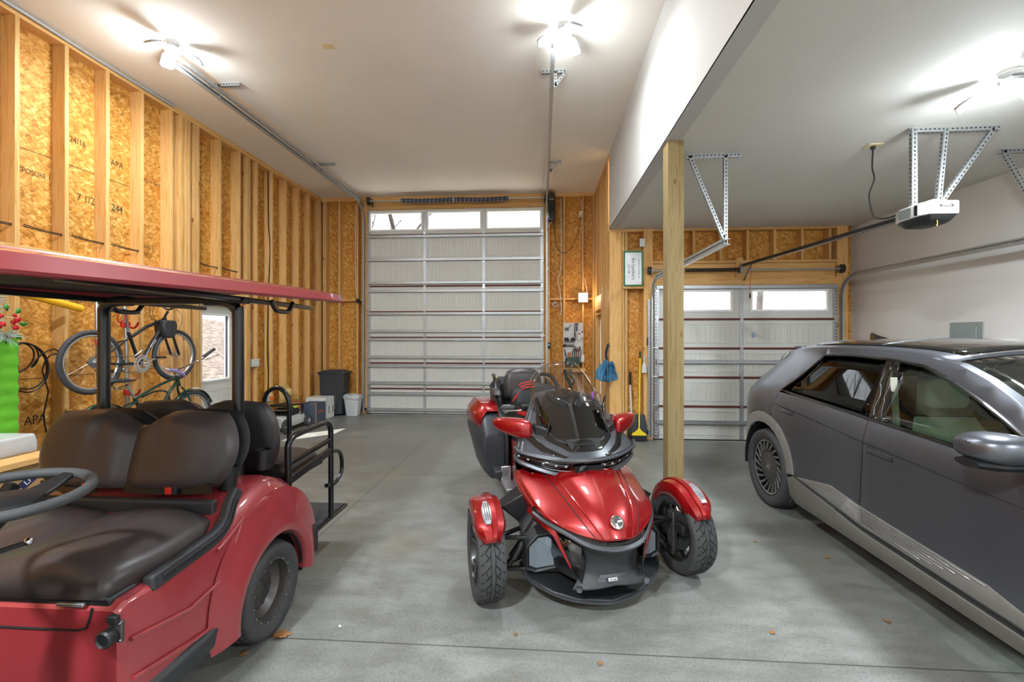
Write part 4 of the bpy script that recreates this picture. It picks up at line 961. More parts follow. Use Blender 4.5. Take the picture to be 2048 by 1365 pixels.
# ---- body behind
b = MB(); st = [(-.25, .30, .25, .62), (-.55, .33, .22, .84), (-.80, .27, .22, .92), (-1.10, .24, .24, .80), (-1.5, .26, .26, .78), (-1.95, .24, .34, .80), (-2.1, .18, .42, .76)]
b.loft([[L3(x * w, f, lerp(z0, z1, z)) for x, z in ((-1, .1), (-1.05, .5), (-.85, .9), (-.4, 1.0), (.4, 1.0), (.85, .9), (1.05, .5), (1, .1), (.5, 0), (-.5, 0))] for f, w, z0, z1 in st]); b.build('body', 'dark_plastic', trike, bevel=.01, angle=30)
for s in (-1, 1):
    rg = [[L3(s * x, f, z) for x, z in ((.33, .70), (.37, .62), (.36, .46), (.30, .36))] for f in (-.42,)] 
    b = MB().grid([[L3(s * (.26 + .04 * math.sin(PI * j / 8)), lerp(-.45, -1.15, j / 8), z) for z in (lerp(.80, .70, j / 8), .62, .50, lerp(.42, .36, j / 8))] for j in range(9)]); b.build('side_cover', 'trike_red', trike, solid=.015)
    b = MB().grid([[L3(s * (.30 + .03 * math.sin(PI * j / 6)), lerp(-.30, -.72, j / 6), z) for z in (lerp(.72, .82, j / 6), .64, .52)] for j in range(7)]); b.build('side_fairing', 'carbon_gray', trike, solid=.015)
    b = MB(); b.box(-.05, .05, 0, .26, -.015, .015); b.box(-.045, .045, .24, .27, 0, .13); o = b.build('footboard', 'bare_aluminium', trike, bevel=.008); o.location = L3(s * .33, -.78, .36)
    # pannier
    rg = []
    for f, w, z0, z1 in ((-1.18, .10, .36, .74), (-1.25, .14, .32, .90), (-1.5, .155, .30, .97), (-1.8, .155, .32, .98), (-2.0, .14, .38, .95), (-2.08, .10, .45, .88)):
        rg.append([L3(s * (.41 + (x * w)), f, lerp(z0, z1, z)) for x, z in ((-1, .05), (-1, .9), (-.6, 1), (.5, 1), (.85, .86), (.95, .55), (.45, .10), (.1, 0), (-.6, 0))])
    pn = MB().loft(rg).build('pannier', 'pannier_gray', trike, bevel=.012, angle=30)
    rg = []
    for f, w, z0, z1 in ((-1.24, .10, .78, .94), (-1.5, .145, .78, .995), (-1.8, .15, .78, 1.0), (-2.02, .12, .78, .95)):
        rg.append([L3(s * (.42 + (x * w)), f - (.0), lerp(z0, z1, z)) for x, z in ((-.9, .2), (-.6, 1), (.5, 1), (.95, .62), (1.08, .1))])
    MB().grid(rg, flip=s > 0).build('pannier_lid', 'trike_red', trike, solid=.01)
for s in (-1, 1):
    b = MB(); b.loft([[L3(s * x, f, z) for x, z in ((.285, z0), (.315, z0), (.32, z1), (.29, z1))] for f, z0, z1 in ((-1.10, .44, .70), (-1.18, .38, .86), (-1.30, .36, .90))]); b.build('pannier_front', 'black_plastic', trike, bevel=.008)
    b = MB(); b.loft([[L3(s * x, f, z) for x, z in ((.30, .40), (.42, .38), (.43, .45), (.30, .47))] for f in (-1.02, -1.22)]); b.build('passenger_footboard', 'dark_plastic', trike, bevel=.012)
    MB().loft([[L3(s * x, f, z) for x, z in ((.22, .28), (.36, .30), (.36, .34), (.22, .36))] for f in (-.62, -1.25)]).build('running_board', 'black_plastic', trike, bevel=.01)
# rider and passenger seat
def cushion(c, w, d, h, n=(12, 10), k=.5, top=1.0):
    b = MB(); rows = []
    for j in range(n[1] + 1):
        r = []
        for i in range(n[0] + 1):
            a = -1 + 2 * i / n[0]; q = -1 + 2 * j / n[1]; x = a * math.sqrt(1 - q * q * k / 2); y = q * math.sqrt(1 - a * a * k / 2)
            zz = (1 - abs(a) ** 4) ** .5 * (1 - abs(q) ** 4) ** .5 if abs(a) < 1 and abs(q) < 1 else 0
            r.append((c[0] + x * w, c[1] + y * d, c[2] + zz * h))
        rows.append(r)
    b.grid(rows); b.grid([[(p[0], p[1], c[2] - (p[2] - c[2]) * .25) for p in r] for r in rows], flip=True); return b
cushion(tuple(L3(0, -1.02, .80)), .19, .24, .10).build('rider_seat', 'trike_seat', trike)
cushion(tuple(L3(0, -1.45, .92)), .18, .22, .08).build('passenger_seat', 'trike_seat', trike)
def slab(name, f, z0, z1, w, th, mat, lean=.08, k=.7):
    rows = []
    for j in range(13):
        q = -1 + j / 6; r = []
        for i in range(15):
            a = -1 + i / 7; x = a * math.sqrt(1 - max(q, 0) ** 2 * k / 2) * w; zz = lerp(z0, z1, (q * math.sqrt(1 - a * a * k / 2) + 1) / 2)
            bl = max(0, (1 - abs(a) ** 5)) ** .5 * max(0, (1 - abs(q) ** 5)) ** .5
            r.append((x, zz, bl))
        rows.append(r)
    b = MB().grid([[L3(x, f + bl * th - (zz - z0) * lean, zz) for x, zz, bl in r] for r in rows]); b.grid([[L3(x, f - bl * th * .6 - (zz - z0) * lean, zz) for x, zz, bl in r] for r in rows], flip=True)
    return b.build(name, mat, trike)
slab('passenger_backrest', -1.72, .96, 1.29, .205, .05, 'seat_vinyl'); 
rb = slab('rider_backrest', -1.27, .93, 1.185, .225, .07, 'trike_seat', .15, 1.0)
for s in (-1, 1):
    for k in range(2): 
        b = MB().tube([L3(s * (.165 + .022 * k), -1.235 + .0, 1.10 - .02 * k), L3(s * (.20 + .02 * k), -1.24, 1.04 - .02 * k)], .006, 6); b.build('red_stripe', 'red_stitch', rb)
for k in range(3):
    b = MB().tube(smooth_path([L3(-.16 + .01 * k, -1.27 + .02 * k, 1.165 - .022 * k), L3(-.10, -1.255 + .02 * k, 1.19 - .022 * k), L3(-.02, -1.25 + .02 * k, 1.195 - .022 * k)], 4), .006, 6); b.build('red_stripe', 'red_stitch', rb)
MB().grid([[L3(-.21 + .03 * i, -1.13, .985 - .02 * j - .012 * i) for i in range(4)] for j in range(4)]).build('red_piping', 'red_stitch', trike, solid=.01)
# trunk with side arms
b = MB(); b.loft([[L3(x * w, f, lerp(.90, zt, z)) for x, z in ((-1, .1), (-1, .7), (-.8, 1), (.8, 1), (1, .7), (1, .1), (.8, 0), (-.8, 0))] for f, w, zt in ((-1.80, .27, 1.14), (-2.0, .29, 1.18), (-2.25, .25, 1.14))]); b.build('trunk', 'dark_plastic', trike, bevel=.015)
for s in (-1, 1):
    b = MB().tube(smooth_path([L3(s * .27, -1.95, 1.20), L3(s * .30, -1.7, 1.20), L3(s * .33, -1.5, 1.06), L3(s * .33, -1.42, .92)], 5), .022, 8); b.build('grab_rail', 'powder_black', trike)
    cushion(tuple(L3(s * .33, -1.52, 1.06)), .045, .14, .05).build('armrest', 'seat_vinyl', trike)
    b = MB().loft([[L3(s * .25, -1.80, .90), L3(s * .32, -1.78, .92), L3(s * .34, -1.80, 1.12), L3(s * .26, -1.80, 1.2)], [L3(s * .25, -1.45, .86), L3(s * .34, -1.42, .86), L3(s * .35, -1.5, 1.0), L3(s * .27, -1.55, 1.04)]]); b.build('speaker_pod', 'black_plastic', trike, bevel=.015)
    # handlebar grips and levers
    b = MB().tube([L3(s * .08, -.55, 1.08), L3(s * .20, -.66, 1.06), L3(s * .42, -.80, 1.03)], .013, 8); b.build('handlebar', 'powder_black', trike)
    b = MB().lathe([(.018, 0), (.021, .01), (.019, .06), (.021, .12), (.012, .125)], 12); g = b.build('grip', 'rubber', trike); g.location = L3(s * .32, -.735, 1.045); g.rotation_euler = Vector((s * .11, .08, -.012)).to_track_quat('Z', 'Y').to_euler()
    MB().cb(L3(s * .25, -.68, 1.05), (.07, .06, .05)).build('switch_pod', 'black_plastic', trike, bevel=.01)
    b = MB().tube([L3(s * .24, -.66, 1.04), L3(s * .32, -.68, 1.03), L3(s * .42, -.76, 1.02)], .006, 6); b.build('brake_lever', 'steel', trike)
b = MB(); b.loft([[L3(x, f, z) for x, z in ((-.2, z0), (-.17, z1), (.17, z1), (.2, z0))] for f, z0, z1 in ((-.50, .95, 1.16), (-.66, .92, 1.10), (-.85, .78, .95))]); b.build('tank_console', 'black_plastic', trike, bevel=.02)
wheel(trike, 'rear_wheel', tuple(L3(0, -1.708, .30)), .30, .225, .19, 'trike_rear', -1, ('rubber', 'powder_black', 'bare_aluminium'))
# ================================================================== grey electric hatchback
CX, CR, CF = 3.07, 4.38, 1.38
car = thing('car', 'matte grey electric hatchback with black lower trim parked nose towards the viewer', 'car', (CX, CR, 0))
ZW = [(.0, .88), (.18, .90), (.3, .93), (.4, .945), (.55, .94), (.8, .938), (.92, .945), (1.0, .925), (1.1, .885), (1.12, .872), (1.46, .70), (1.52, .66), (1.58, .5), (1.62, .3)]
def hw(Y, z):
    for (a, w0), (c, w1) in zip(ZW, ZW[1:]):
        if z <= c: w = lerp(w0, w1, (z - a) / (c - a)); break
    else: w = .3
    g = min(1, max(0, (z - 1.08) / .36))
    if Y > 3.5: w *= 1 - .36 * g * ((Y - 3.5) / 1.35) ** 2
    if Y > 4.55: w *= 1 - .27 * (1 - g * .6) * ((Y - 4.55) / .6) ** 2
    if Y < 1.4: w *= 1 - .22 * ((1.4 - Y) / .8) ** 2
    return w
def cs(side, add=0.0):
    return lambda Y, z: Vector((side * (hw(Y, z) + add), Y - CR, z))
def mir(poly, side): return poly if side < 0 else poly[::-1]
belt = [(4.22, 1.115), (3.9, 1.105), (3.55, 1.092), (3.07, 1.068), (2.6, 1.045), (2.2, 1.022), (1.88, 1.0)]
def bz(Y):
    for (a, c), (d, e) in zip(belt, belt[1:]):
        if Y >= d: return lerp(c, e, (a - Y) / (a - d))
    return 1.0
A = lambda c, a0, a1, r=.53: arc(c, .37, r, a0, a1)
for side in (-1, 1):
    f = cs(side)
    P = lambda name, poly, mat='matte_gray_paint', step=.09, off=0, th=.006, bev=.002: panel(name, mir(poly, side), f, mat, car, step, off, th * -side if False else th, bev)
    th = .008
    def pl(name, poly, mat='matte_gray_paint', step=.09, off=0.0, thick=.008, bev=.002):
        # outward normal of (Y,z)->X is -x when winding dY x dz : flip for the near side
        g = (lambda Y, z: f(Y, z)); h = (lambda Y, z: f(Y, z))
        if side < 0:
            return panel(name, [(-y, z) for y, z in poly][::-1], lambda u, z: f(-u, z), mat, car, step, off, thick, bev)
        return panel(name, poly, f, mat, car, step, off, thick, bev)
    g = .004
    pl('quarter_panel', [(4.226, 1.108), (4.214, .99), (4.238, .872)] + A(4.38, 104, -12) + [(5.0, .26), (5.15, .30), (5.175, .62), (5.16, .93), (5.12, 1.03), (5.02, 1.15), (4.90, 1.32), (4.80, 1.455), (4.62, 1.485), (4.3, 1.505), (3.9, 1.516), (3.86, 1.468), (3.955, 1.355), (4.065, 1.24), (4.175, 1.135)])
    pl('roof_rail', [(3.9 - g, 1.516), (3.86 - g, 1.468), (3.545, 1.478), (3.17, 1.468), (3.06, 1.460), (2.857, 1.440), (2.656, 1.376), (2.44, 1.290), (2.28, 1.215), (2.10, 1.12), (1.9, 1.02), (1.82, 1.02), (2.0, 1.13), (2.24, 1.285), (2.45, 1.385), (2.65, 1.455), (2.85, 1.488), (3.1, 1.507), (3.4, 1.517)])
    pl('rear_door', [(4.222, 1.106), (4.208, .99), (4.230, .876)] + A(4.38, 106, 171) + [(3.45, .40), (3.105, .347), (3.09, .66), (3.066, .93), (3.08, 1.066), (3.55, 1.09), (3.9, 1.103)])
    pl('front_door', [(3.072, 1.064), (3.058, .93), (3.080, .66), (3.096, .345), (1.95, .292), (1.93, .6), (1.90, .99), (2.2, 1.02), (2.6, 1.043)])
    pl('front_fender', [(1.894, .99), (1.923, .6), (1.943, .292), (1.90, .30)] + A(1.38, 8, 172) + [(.70, .30), (.60, .35), (.58, .66), (.64, .80), (.9, .90), (1.4, .97)])
    for c, lo, hi in ((4.38, -12, 172), (1.38, 8, 172)):
        pl('arch_cladding', A(c, lo, hi, .527) + A(c, hi, lo, .425), 'cladding_gray', .07, .006, .012)
    pl('rocker', [(3.87, .43), (3.45, .372), (3.1, .318), (1.95, .268), (1.88, .29), (1.86, .19), (3.88, .20), (3.945, .25), (3.94, .40)], 'lower_cladding', .09, .010, .03)
    pl('rocker_strip', [(3.86, .452), (3.45, .40), (3.1, .345), (1.95, .292), (1.95, .268), (3.1, .318), (3.45, .372), (3.87, .43)], 'gloss_black', .09, .002, .01)
    acc = pl('door_accent', [(3.83, .442), (3.394, .520), (3.076, .481), (2.243, .430), (2.06, .385), (1.96, .31), (3.1, .352), (3.447, .402)], 'cladding_gray', .1, .003, .006)
    for k in range(6):
        t = k / 5; a0 = (lerp(3.75, 3.42, t), lerp(.445, .510, t)); a2 = (lerp(2.62, 2.25, t), lerp(.365, .425, t)); m = (3.09, lerp(.392, .472, t))
        for (p, q) in ((a0, (3.098, m[1])), ((3.074, m[1]), a2)):
            pl('accent_stripe', [(p[0], p[1]), (q[0], q[1]), (q[0], q[1] - .0045), (p[0], p[1] - .0045)], 'bare_aluminium', .25, .0065, .003, 0)
    rg = 'privacy_glass'
    pl('rear_glass', [(4.155, 1.138), (4.05, 1.24), (3.945, 1.35), (3.85, 1.450), (3.545, 1.462), (3.19, 1.452), (3.085, 1.085), (3.55, 1.108)], rg, .1, -.004, .004, 0)
    pl('front_glass', [(2.962, 1.078), (3.062, 1.442), (2.857, 1.422), (2.656, 1.358), (2.44, 1.274), (2.28, 1.20), (2.10, 1.115), (1.93, 1.03), (2.2, 1.035), (2.64, 1.060)], 'car_glass', .1, -.004, .004, 0)
    pl('pillar_cover', [(3.08, 1.08), (3.188, 1.458), (3.128, 1.456), (3.022, 1.077)], 'gloss_black', .08, -.001, .008)
    pl('pillar_cover', [(3.016, 1.076), (3.122, 1.456), (3.062, 1.450), (2.962, 1.070)], 'gloss_black', .08, -.001, .008)
    pl('pillar_cover', [(3.925, 1.15), (3.965, 1.235), (3.86, 1.41), (3.875, 1.41), (3.985, 1.235), (3.945, 1.15)], 'gloss_black', .08, .0, .006, 0)
    b = MB(); b.tube([f(y, z) + Vector((side * .004, 0, 0)) for y, z in ((4.19, 1.126), (3.9, 1.112), (3.55, 1.098), (3.07, 1.074), (2.6, 1.052), (2.2, 1.03), (1.93, 1.015))], .011, 6); b.build('belt_molding', 'gloss_black', car)
    b = MB(); b.tube([f(y, z) + Vector((side * .004, 0, 0)) for y, z in ((4.19, 1.126), (4.06, 1.24), (3.95, 1.352), (3.85, 1.46), (3.545, 1.472), (3.17, 1.462), (3.06, 1.454), (2.857, 1.433), (2.656, 1.369), (2.44, 1.284), (2.28, 1.21), (2.10, 1.118), (1.93, 1.02))], .011, 6); b.build('window_molding', 'gloss_black', car)
    for y0, y1, dz in ((4.065, 3.895, 0), (3.02, 2.82, 0)):
        z0 = lerp(.955, .866, (4.065 - y0) / 1.05); pl('door_handle', [(y0, z0 + .026), (y1, z0 + .018), (y1, z0 - .010), (y0, z0 - .004)], 'matte_gray_paint', .1, .004, .005, .0015)
        pl('handle_gap', [(y0 + .006, z0 + .031), (y1 - .006, z0 + .022), (y1 - .006, z0 - .015), (y0 + .006, z0 - .009)], 'cabin_dark', .1, .0012, .002, 0)
    b = MB(); b.tube([f(y, z) + Vector((side * .001, 0, 0)) for y, z in ((4.206, 1.0), (3.786, .972), (3.43, .945), (3.06, .917), (2.586, .888), (2.188, .862), (1.93, .85))], .0032, 5); b.build('body_crease', 'cabin_dark', car)
    # side mirror
    m = bpy.data.objects.new('side_mirror', None); COL.objects.link(m); m.parent = car; m.location = (side * .93, 2.10 - CR, 1.10); m.empty_display_size = .05
    rg = []
    for x, w, h, dy in ((-.06, .04, .035, -.02), (0.0, .075, .062, 0), (.07, .095, .078, .005), (.14, .098, .080, .01), (.20, .085, .068, .02), (.235, .045, .035, .03)):
        rg.append([(side * x, dy + w * math.copysign(abs(math.cos(q)) ** .75, math.cos(q)) * (1.0 if math.cos(q) > 0 else 1.25), 0.02 + .86 * h * math.copysign(abs(math.sin(q)) ** .6, math.sin(q))) for q in [2 * PI * k / 18 for k in range(18)]])
    MB().loft(rg).build('mirror_shell', 'matte_gray_paint', m, sub=1)
    rg = []
    for x, w, h, dy in ((-.05, .04, .02, -.02), (.05, .085, .03, 0), (.15, .09, .03, .01), (.22, .06, .02, .02)): rg.append([(side * x, dy + w * math.cos(q), -.05 + h * math.sin(q)) for q in [2 * PI * k / 12 for k in range(12)]])
    MB().loft(rg).build('mirror_base', 'black_plastic', m)
    MB().loft([[(side * -.05, -.06, -.06), (side * -.05, .03, -.06), (side * -.05, .02, -.02), (side * -.05, -.05, -.02)], [(side * .06, -.03, -.06), (side * .06, .03, -.06), (side * .06, .02, -.03), (side * .06, -.02, -.03)]]).build('mirror_arm', 'black_plastic', m, bevel=.006)
    MB().cb((side * .10, .092, .03), (.13, .006, .07)).build('mirror_glass', 'chrome', m, bevel=.01)
    for c, nm in ((4.38, 'rear_wheel'), (1.38, 'front_wheel')):
        wheel(car, nm, (side * .80, c - CR, .365), .365, .25, .262, 'car', side)
        b = MB(); rr = [[(side * x, c - CR + .42 * math.cos(math.radians(a)), .37 + .42 * math.sin(math.radians(a))) for x in (.92, .62)] for a in range(-10, 191, 10)]; b.grid(rr); b.raw([rr[k][1] for k in range(21)], [tuple(range(21))]); b.build('wheel_liner', 'cabin_dark', car)
# shut lines and inner shell so nothing shows through the gaps
b = MB()
for side in (-1, 1):
    for Ys in ((5.12, 4.86), (3.88, 1.88), (.90, .64)):
        n = 12; b.grid([[Vector((side * (hw(lerp(Ys[0], Ys[1], j / n), z) - .025), lerp(Ys[0], Ys[1], j / n) - CR, z)) for z in (.24, .5, .8, .98)] for j in range(n + 1)])
    b.grid([[Vector((side * (hw(Y, z) - .025), Y - CR, z)) for z in (.86, .92, .98, 1.06)] for Y in (5.0, 4.7, 4.4, 4.1, 3.8)])
b.box(-.82, .82, -.9, .3 , .93, .95); b.box(-.62, .62, -3.7, .5, .2, .24); b.build('inner_shell', 'cabin_dark', car)
MB().box(-.58, .58, .66 - .02, .66, .3, .95).build('bulkhead', 'cabin_dark', car)
# roof
def rz(Y):
    T = [(5.02, 1.50), (4.6, 1.565), (4.1, 1.592), (3.5, 1.598), (3.0, 1.575), (2.75, 1.54), (2.55, 1.48), (2.35, 1.39), (2.1, 1.25), (1.9, 1.13), (1.72, 1.02)]
    for (a, c), (d, e) in zip(T, T[1:]):
        if Y >= d: return lerp(c, e, (a - Y) / (a - d))
    return 1.02
def rail(Y):
    T = [(4.80, 1.455), (4.62, 1.485), (4.3, 1.505), (3.9, 1.516), (3.4, 1.517), (3.1, 1.507), (2.85, 1.488), (2.65, 1.455), (2.45, 1.385), (2.24, 1.285), (2.0, 1.13), (1.82, 1.02)]
    if Y > 4.8: return 1.455
    for (a, c), (d, e) in zip(T, T[1:]):
        if Y >= d: return lerp(c, e, (a - Y) / (a - d))
    return 1.0
def rf(u, Y):
    w = hw(Y, rail(Y)); r = rail(Y); return Vector((u * w, Y - CR, r + (rz(Y) - r) * (1 - abs(u) ** 2.2)))
def rgrid(name, Y0, Y1, mat, u0=-1, u1=1, n=14, off=0):
    b = MB().grid([[rf(lerp(u0, u1, i / 16), lerp(Y0, Y1, j / n)) + Vector((0, 0, off)) for i in range(17)] for j in range(n + 1)]); return b.build(name, mat, car, solid=.006)
rgrid('roof', 5.0, 2.72, 'matte_gray_paint')
rgrid('roof_glass', 4.35, 2.80, 'roof_glass', -.80, .80, 14, .008)
rgrid('windshield', 2.70, 1.80, 'car_glass', -.93, .93)
for u0, u1 in ((-1, -.93), (.93, 1)): rgrid('windshield_pillar', 2.72, 1.80, 'matte_gray_paint', u0, u1)
for yy in (2.74, 3.45, 4.36): rgrid('roof_seam', yy, yy + .012, 'chrome' if yy < 3 else 'steel', -.8, .8, 1, .012)
b = MB(); b.loft([[(x, y, z) for x, z in ((-.009, 1.585), (.009, 1.585), (.006, zt), (-.006, zt))] for y, zt in ((4.10 - CR, 1.60), (4.22 - CR, 1.628), (4.30 - CR, 1.655), (4.315 - CR, 1.64))]); b.build('antenna_fin', 'gloss_black', car, bevel=.002)
# hood, nose
def hf(u, Y):
    T = [(1.80, 1.04), (1.5, 1.0), (1.1, .955), (.8, .89), (.62, .80)]
    for (a, c), (d, e) in zip(T, T[1:]):
        if Y >= d: zc = lerp(c, e, (a - Y) / (a - d)); break
    else: zc = .8
    zs = zc - .05; return Vector((u * hw(Y, .95) * .985, Y - CR, zs + (zc - zs) * (1 - abs(u) ** 3)))
MB().grid([[hf(-1 + i / 8, lerp(1.80, .62, j / 10)) for i in range(17)] for j in range(11)]).build('hood', 'matte_gray_paint', car, solid=.01)
MB().grid([[Vector((-hw(.62, .7) * 1.0 + 2 * hw(.62, .7) * i / 12, .60 - CR - .06 * (1 - (abs(i - 6) / 6) ** 2), z)) for i in range(13)] for z in (.80, .68, .5, .30, .22)]).build('front_bumper', 'matte_gray_paint', car, solid=.01)
for s in (-1, 1): MB().cb((s * .55, .56 - CR, .68), (.36, .05, .09)).build('headlamp', 'lamp_clear', car, bevel=.01)
# tail: hatch, rear glass, lamps, bumper
def tail(u, t):
    T = [(5.0, 1.50, .0), (5.04, 1.44, .2), (5.10, 1.25, .45), (5.17, 1.02, .62), (5.19, .90, .75), (5.19, .62, .9), (5.16, .28, 1.0)]
    for (a, z0, t0), (c, z1, t1) in zip(T, T[1:]):
        if t <= t1: k = (t - t0) / (t1 - t0); Y = lerp(a, c, k); z = lerp(z0, z1, k); break
    else: Y, z = 5.16, .28
    w = hw(min(Y, 5.14), min(z, 1.44)) * .99; return Vector((u * w, Y - CR - .10 * abs(u) ** 3 * (1 if z < 1.2 else 1.8), z))
MB().grid([[tail(-1 + i / 10, j / 20) for i in range(21)] for j in range(21)]).build('tailgate', 'matte_gray_paint', car, solid=.008)
panel('tail_glass', [(-.85, .22), (.85, .22), (.88, .55), (-.88, .55)][::-1], tail, 'privacy_glass', car, .1, .004, .004)
MB().cb((0, 4.96 - CR, 1.50), (.60, .14, .028)).build('spoiler', 'matte_gray_paint', car, bevel=.012)
for s in (-1, 1):
    b = MB().cb((s * .42, 5.13 - CR, .93), (.34, .06, .12)); b.build('tail_lamp', 'lamp_clear', car, bevel=.01)
    b = MB(); b.raw([Vector((s * .43, 4.90 - CR, 1.47)), Vector((s * .50, 4.80 - CR, 1.455)), Vector((s * .50, 4.90 - CR, 1.36)), Vector((s * .44, 4.98 - CR, 1.38))], [(0, 1, 2, 3)]); b.build('spoiler_wing', 'bare_aluminium', car, solid=.006)
# seats seen through the glass
for x in (-.38, .38):
    for Y0, nm in ((2.80, 'front_seat'), (3.72, 'rear_seat')):
        st = bpy.data.objects.new(nm, None); COL.objects.link(st); st.parent = car; st.location = (x, Y0 - CR, .30); st.empty_display_size = .1
        cushion((0, -.10, .10), .25, .26, .12).build('seat_cushion', 'seat_cream', st)
        rows = []
        for j in range(13):
            q = -1 + j / 6; r = []
            for i in range(11):
                a = -1 + i / 5; r.append((a * math.sqrt(1 - max(0, q) ** 2 * .4) * .25, lerp(.14, .78, (q + 1) / 2), (max(0, 1 - abs(a) ** 4) * max(0, 1 - abs(q) ** 6)) ** .5))
            rows.append(r)
        b = MB().grid([[(x_, .16 + (z_ - .14) * .25 - bl * .09, z_) for x_, z_, bl in r] for r in rows]); b.grid([[(x_, .16 + (z_ - .14) * .25 + bl * .05, z_) for x_, z_, bl in r] for r in rows], flip=True); b.build('seat_back', 'seat_cream', st)
        b = MB(); b.loft([[(a * w_ * .14, .34 + dy, .94 + c_ * h_ * .10) for a, c_ in ((-1, -.7), (-.8, -1), (.8, -1), (1, -.7), (1, .6), (.75, 1), (-.75, 1), (-1, .6))] for dy, w_, h_ in ((-.055, .8, .8), (-.04, 1, 1), (.03, 1, 1), (.045, .8, .8))]); b.build('headrest', 'seat_cream', st, bevel=.01)
    MB().tube([(x * 2.05, 3.02 - CR, 1.35), (x * 2.02, 2.98 - CR, .6)], .02, 6, flat=(0, 1, 0)).build('seat_belt', 'seat_cream', car)
b = MB(); b.loft([[(sx * .80, y - CR, z) for sx in (-1, 1) for y, z in (((1.85, .70), (1.85, .98)) if sx < 0 else ((1.85, .98), (1.85, .70)))], [(sx * .80, y - CR, z) for sx in (-1, 1) for y, z in (((2.15, .70), (2.15, .92)) if sx < 0 else ((2.15, .92), (2.15, .70)))]]); b.build('dashboard', 'cabin_dark', car, bevel=.02)
b = MB().tube([(-.38 + .18 * math.cos(a), 2.28 - CR - .05 * math.sin(a), .92 + .17 * math.sin(a)) for a in [2 * PI * k / 24 for k in range(24)]], .015, 8, closed=True); b.build('steering_wheel', 'seat_cream', car)
# ================================================================== golf cart
KX, KY = -2.06, 2.28
cart = thing('golf_cart', 'red four-seat golf cart with a red canopy, black seats and a rear-facing bench', 'golf cart', (KX, KY, 0))
def K(x, Y, z): return Vector((x - KX, Y - KY, z))          # room position -> cart frame
def sym(s, x): return KX + s * (x - KX)
def pillow(b, c, W, H, T, Tb, lean=0.0, valley=0.0, vw=.2, crease=0.0, lobes=0.0, k=.55, facing=-1, n=(40, 22), flare=0.0):
    """two-lobed padded seat back standing at c, facing -Y (facing=-1) or +Y"""
    F, R = [], []
    for j in range(n[1] + 1):
        q = -1 + 2 * j / n[1]; fr, rr = [], []
        for i in range(n[0] + 1):
            a = -1 + 2 * i / n[0]; x = a * math.sqrt(1 - q * q * k / 2) * W; z = q * math.sqrt(1 - a * a * k / 2 * .55)
            zt = z * H - valley * math.exp(-(a / vw) ** 2) * max(0, (q + 1) / 2) ** 2 - flare * a * a * max(0, q)
            e = (max(0, 1 - abs(a) ** 7) ** .5) * (max(0, 1 - abs(q) ** 7) ** .5)
            bul = 1 + lobes * (math.cos(a * 2 * PI - PI) * .5 ) - crease * math.exp(-(a / .07) ** 2) - crease * .6 * math.exp(-((abs(a) - .33) / .06) ** 2) * max(0, .3 + q)
            y = lean * (z + 1) * H
            fr.append((c[0] + x, c[1] + facing * (e * T * bul) + y, c[2] + zt)); rr.append((c[0] + x, c[1] - facing * (e * Tb) + y, c[2] + zt))
        F.append(fr); R.append(rr)
    b.grid(F); b.grid(R, flip=True); return b
# under-seat body with wheel arches
b = MB()
secs = [(1.43, .585, .24, .66, .02), (1.46, .60, .23, .685, .02), (1.75, .60, .23, .69, .03), (1.90, .60, .24, .72, .05), (2.02, .61, .30, .79, .10), (2.18, .62, .40, .845, .12), (2.35, .62, .45, .845, .13), (2.50, .615, .45, .79, .16), (2.60, .605, .42, .68, .16), (2.66, .59, .38, .52, .10), (2.68, .58, .34, .40, .03)]
for sct in [0]:
    rg = []
    for Y, w, z0, z1, r in secs:
        pr = [(-1, 0, z0), (-1, 0, lerp(z0, z1 - r, .5)), (-1, 0, z1 - r)] + [(-1, r * (1 - math.cos(a)), z1 - r + r * math.sin(a)) for a in (PI / 8, PI / 4, 3 * PI / 8)] + [(-1, r, z1)]
        ring = [(KX - w + ix, z) for _, ix, z in pr] + [(KX + w - ix, z) for _, ix, z in reversed(pr)]
        rg.append([K(x, Y, z) for x, z in ring])
    b.loft(rg)
body = b.build('body', 'cart_red', cart, angle=35)
cut = MB().lathe([(.305, -1.2), (.305, 1.2)], 48, 'X', tuple(K(KX, 2.28, .245))).build('cutter', 'cabin_dark', None); cut.location = (KX, KY, 0)
bm_ = body.modifiers.new('arch', 'BOOLEAN'); bm_.operation = 'DIFFERENCE'; bm_.object = cut; bm_.solver = 'EXACT'
bpy.context.view_layer.update()
_dg = bpy.context.evaluated_depsgraph_get(); _me = bpy.data.meshes.new_from_object(body.evaluated_get(_dg)); body.modifiers.clear(); body.data = _me; bpy.data.objects.remove(cut)
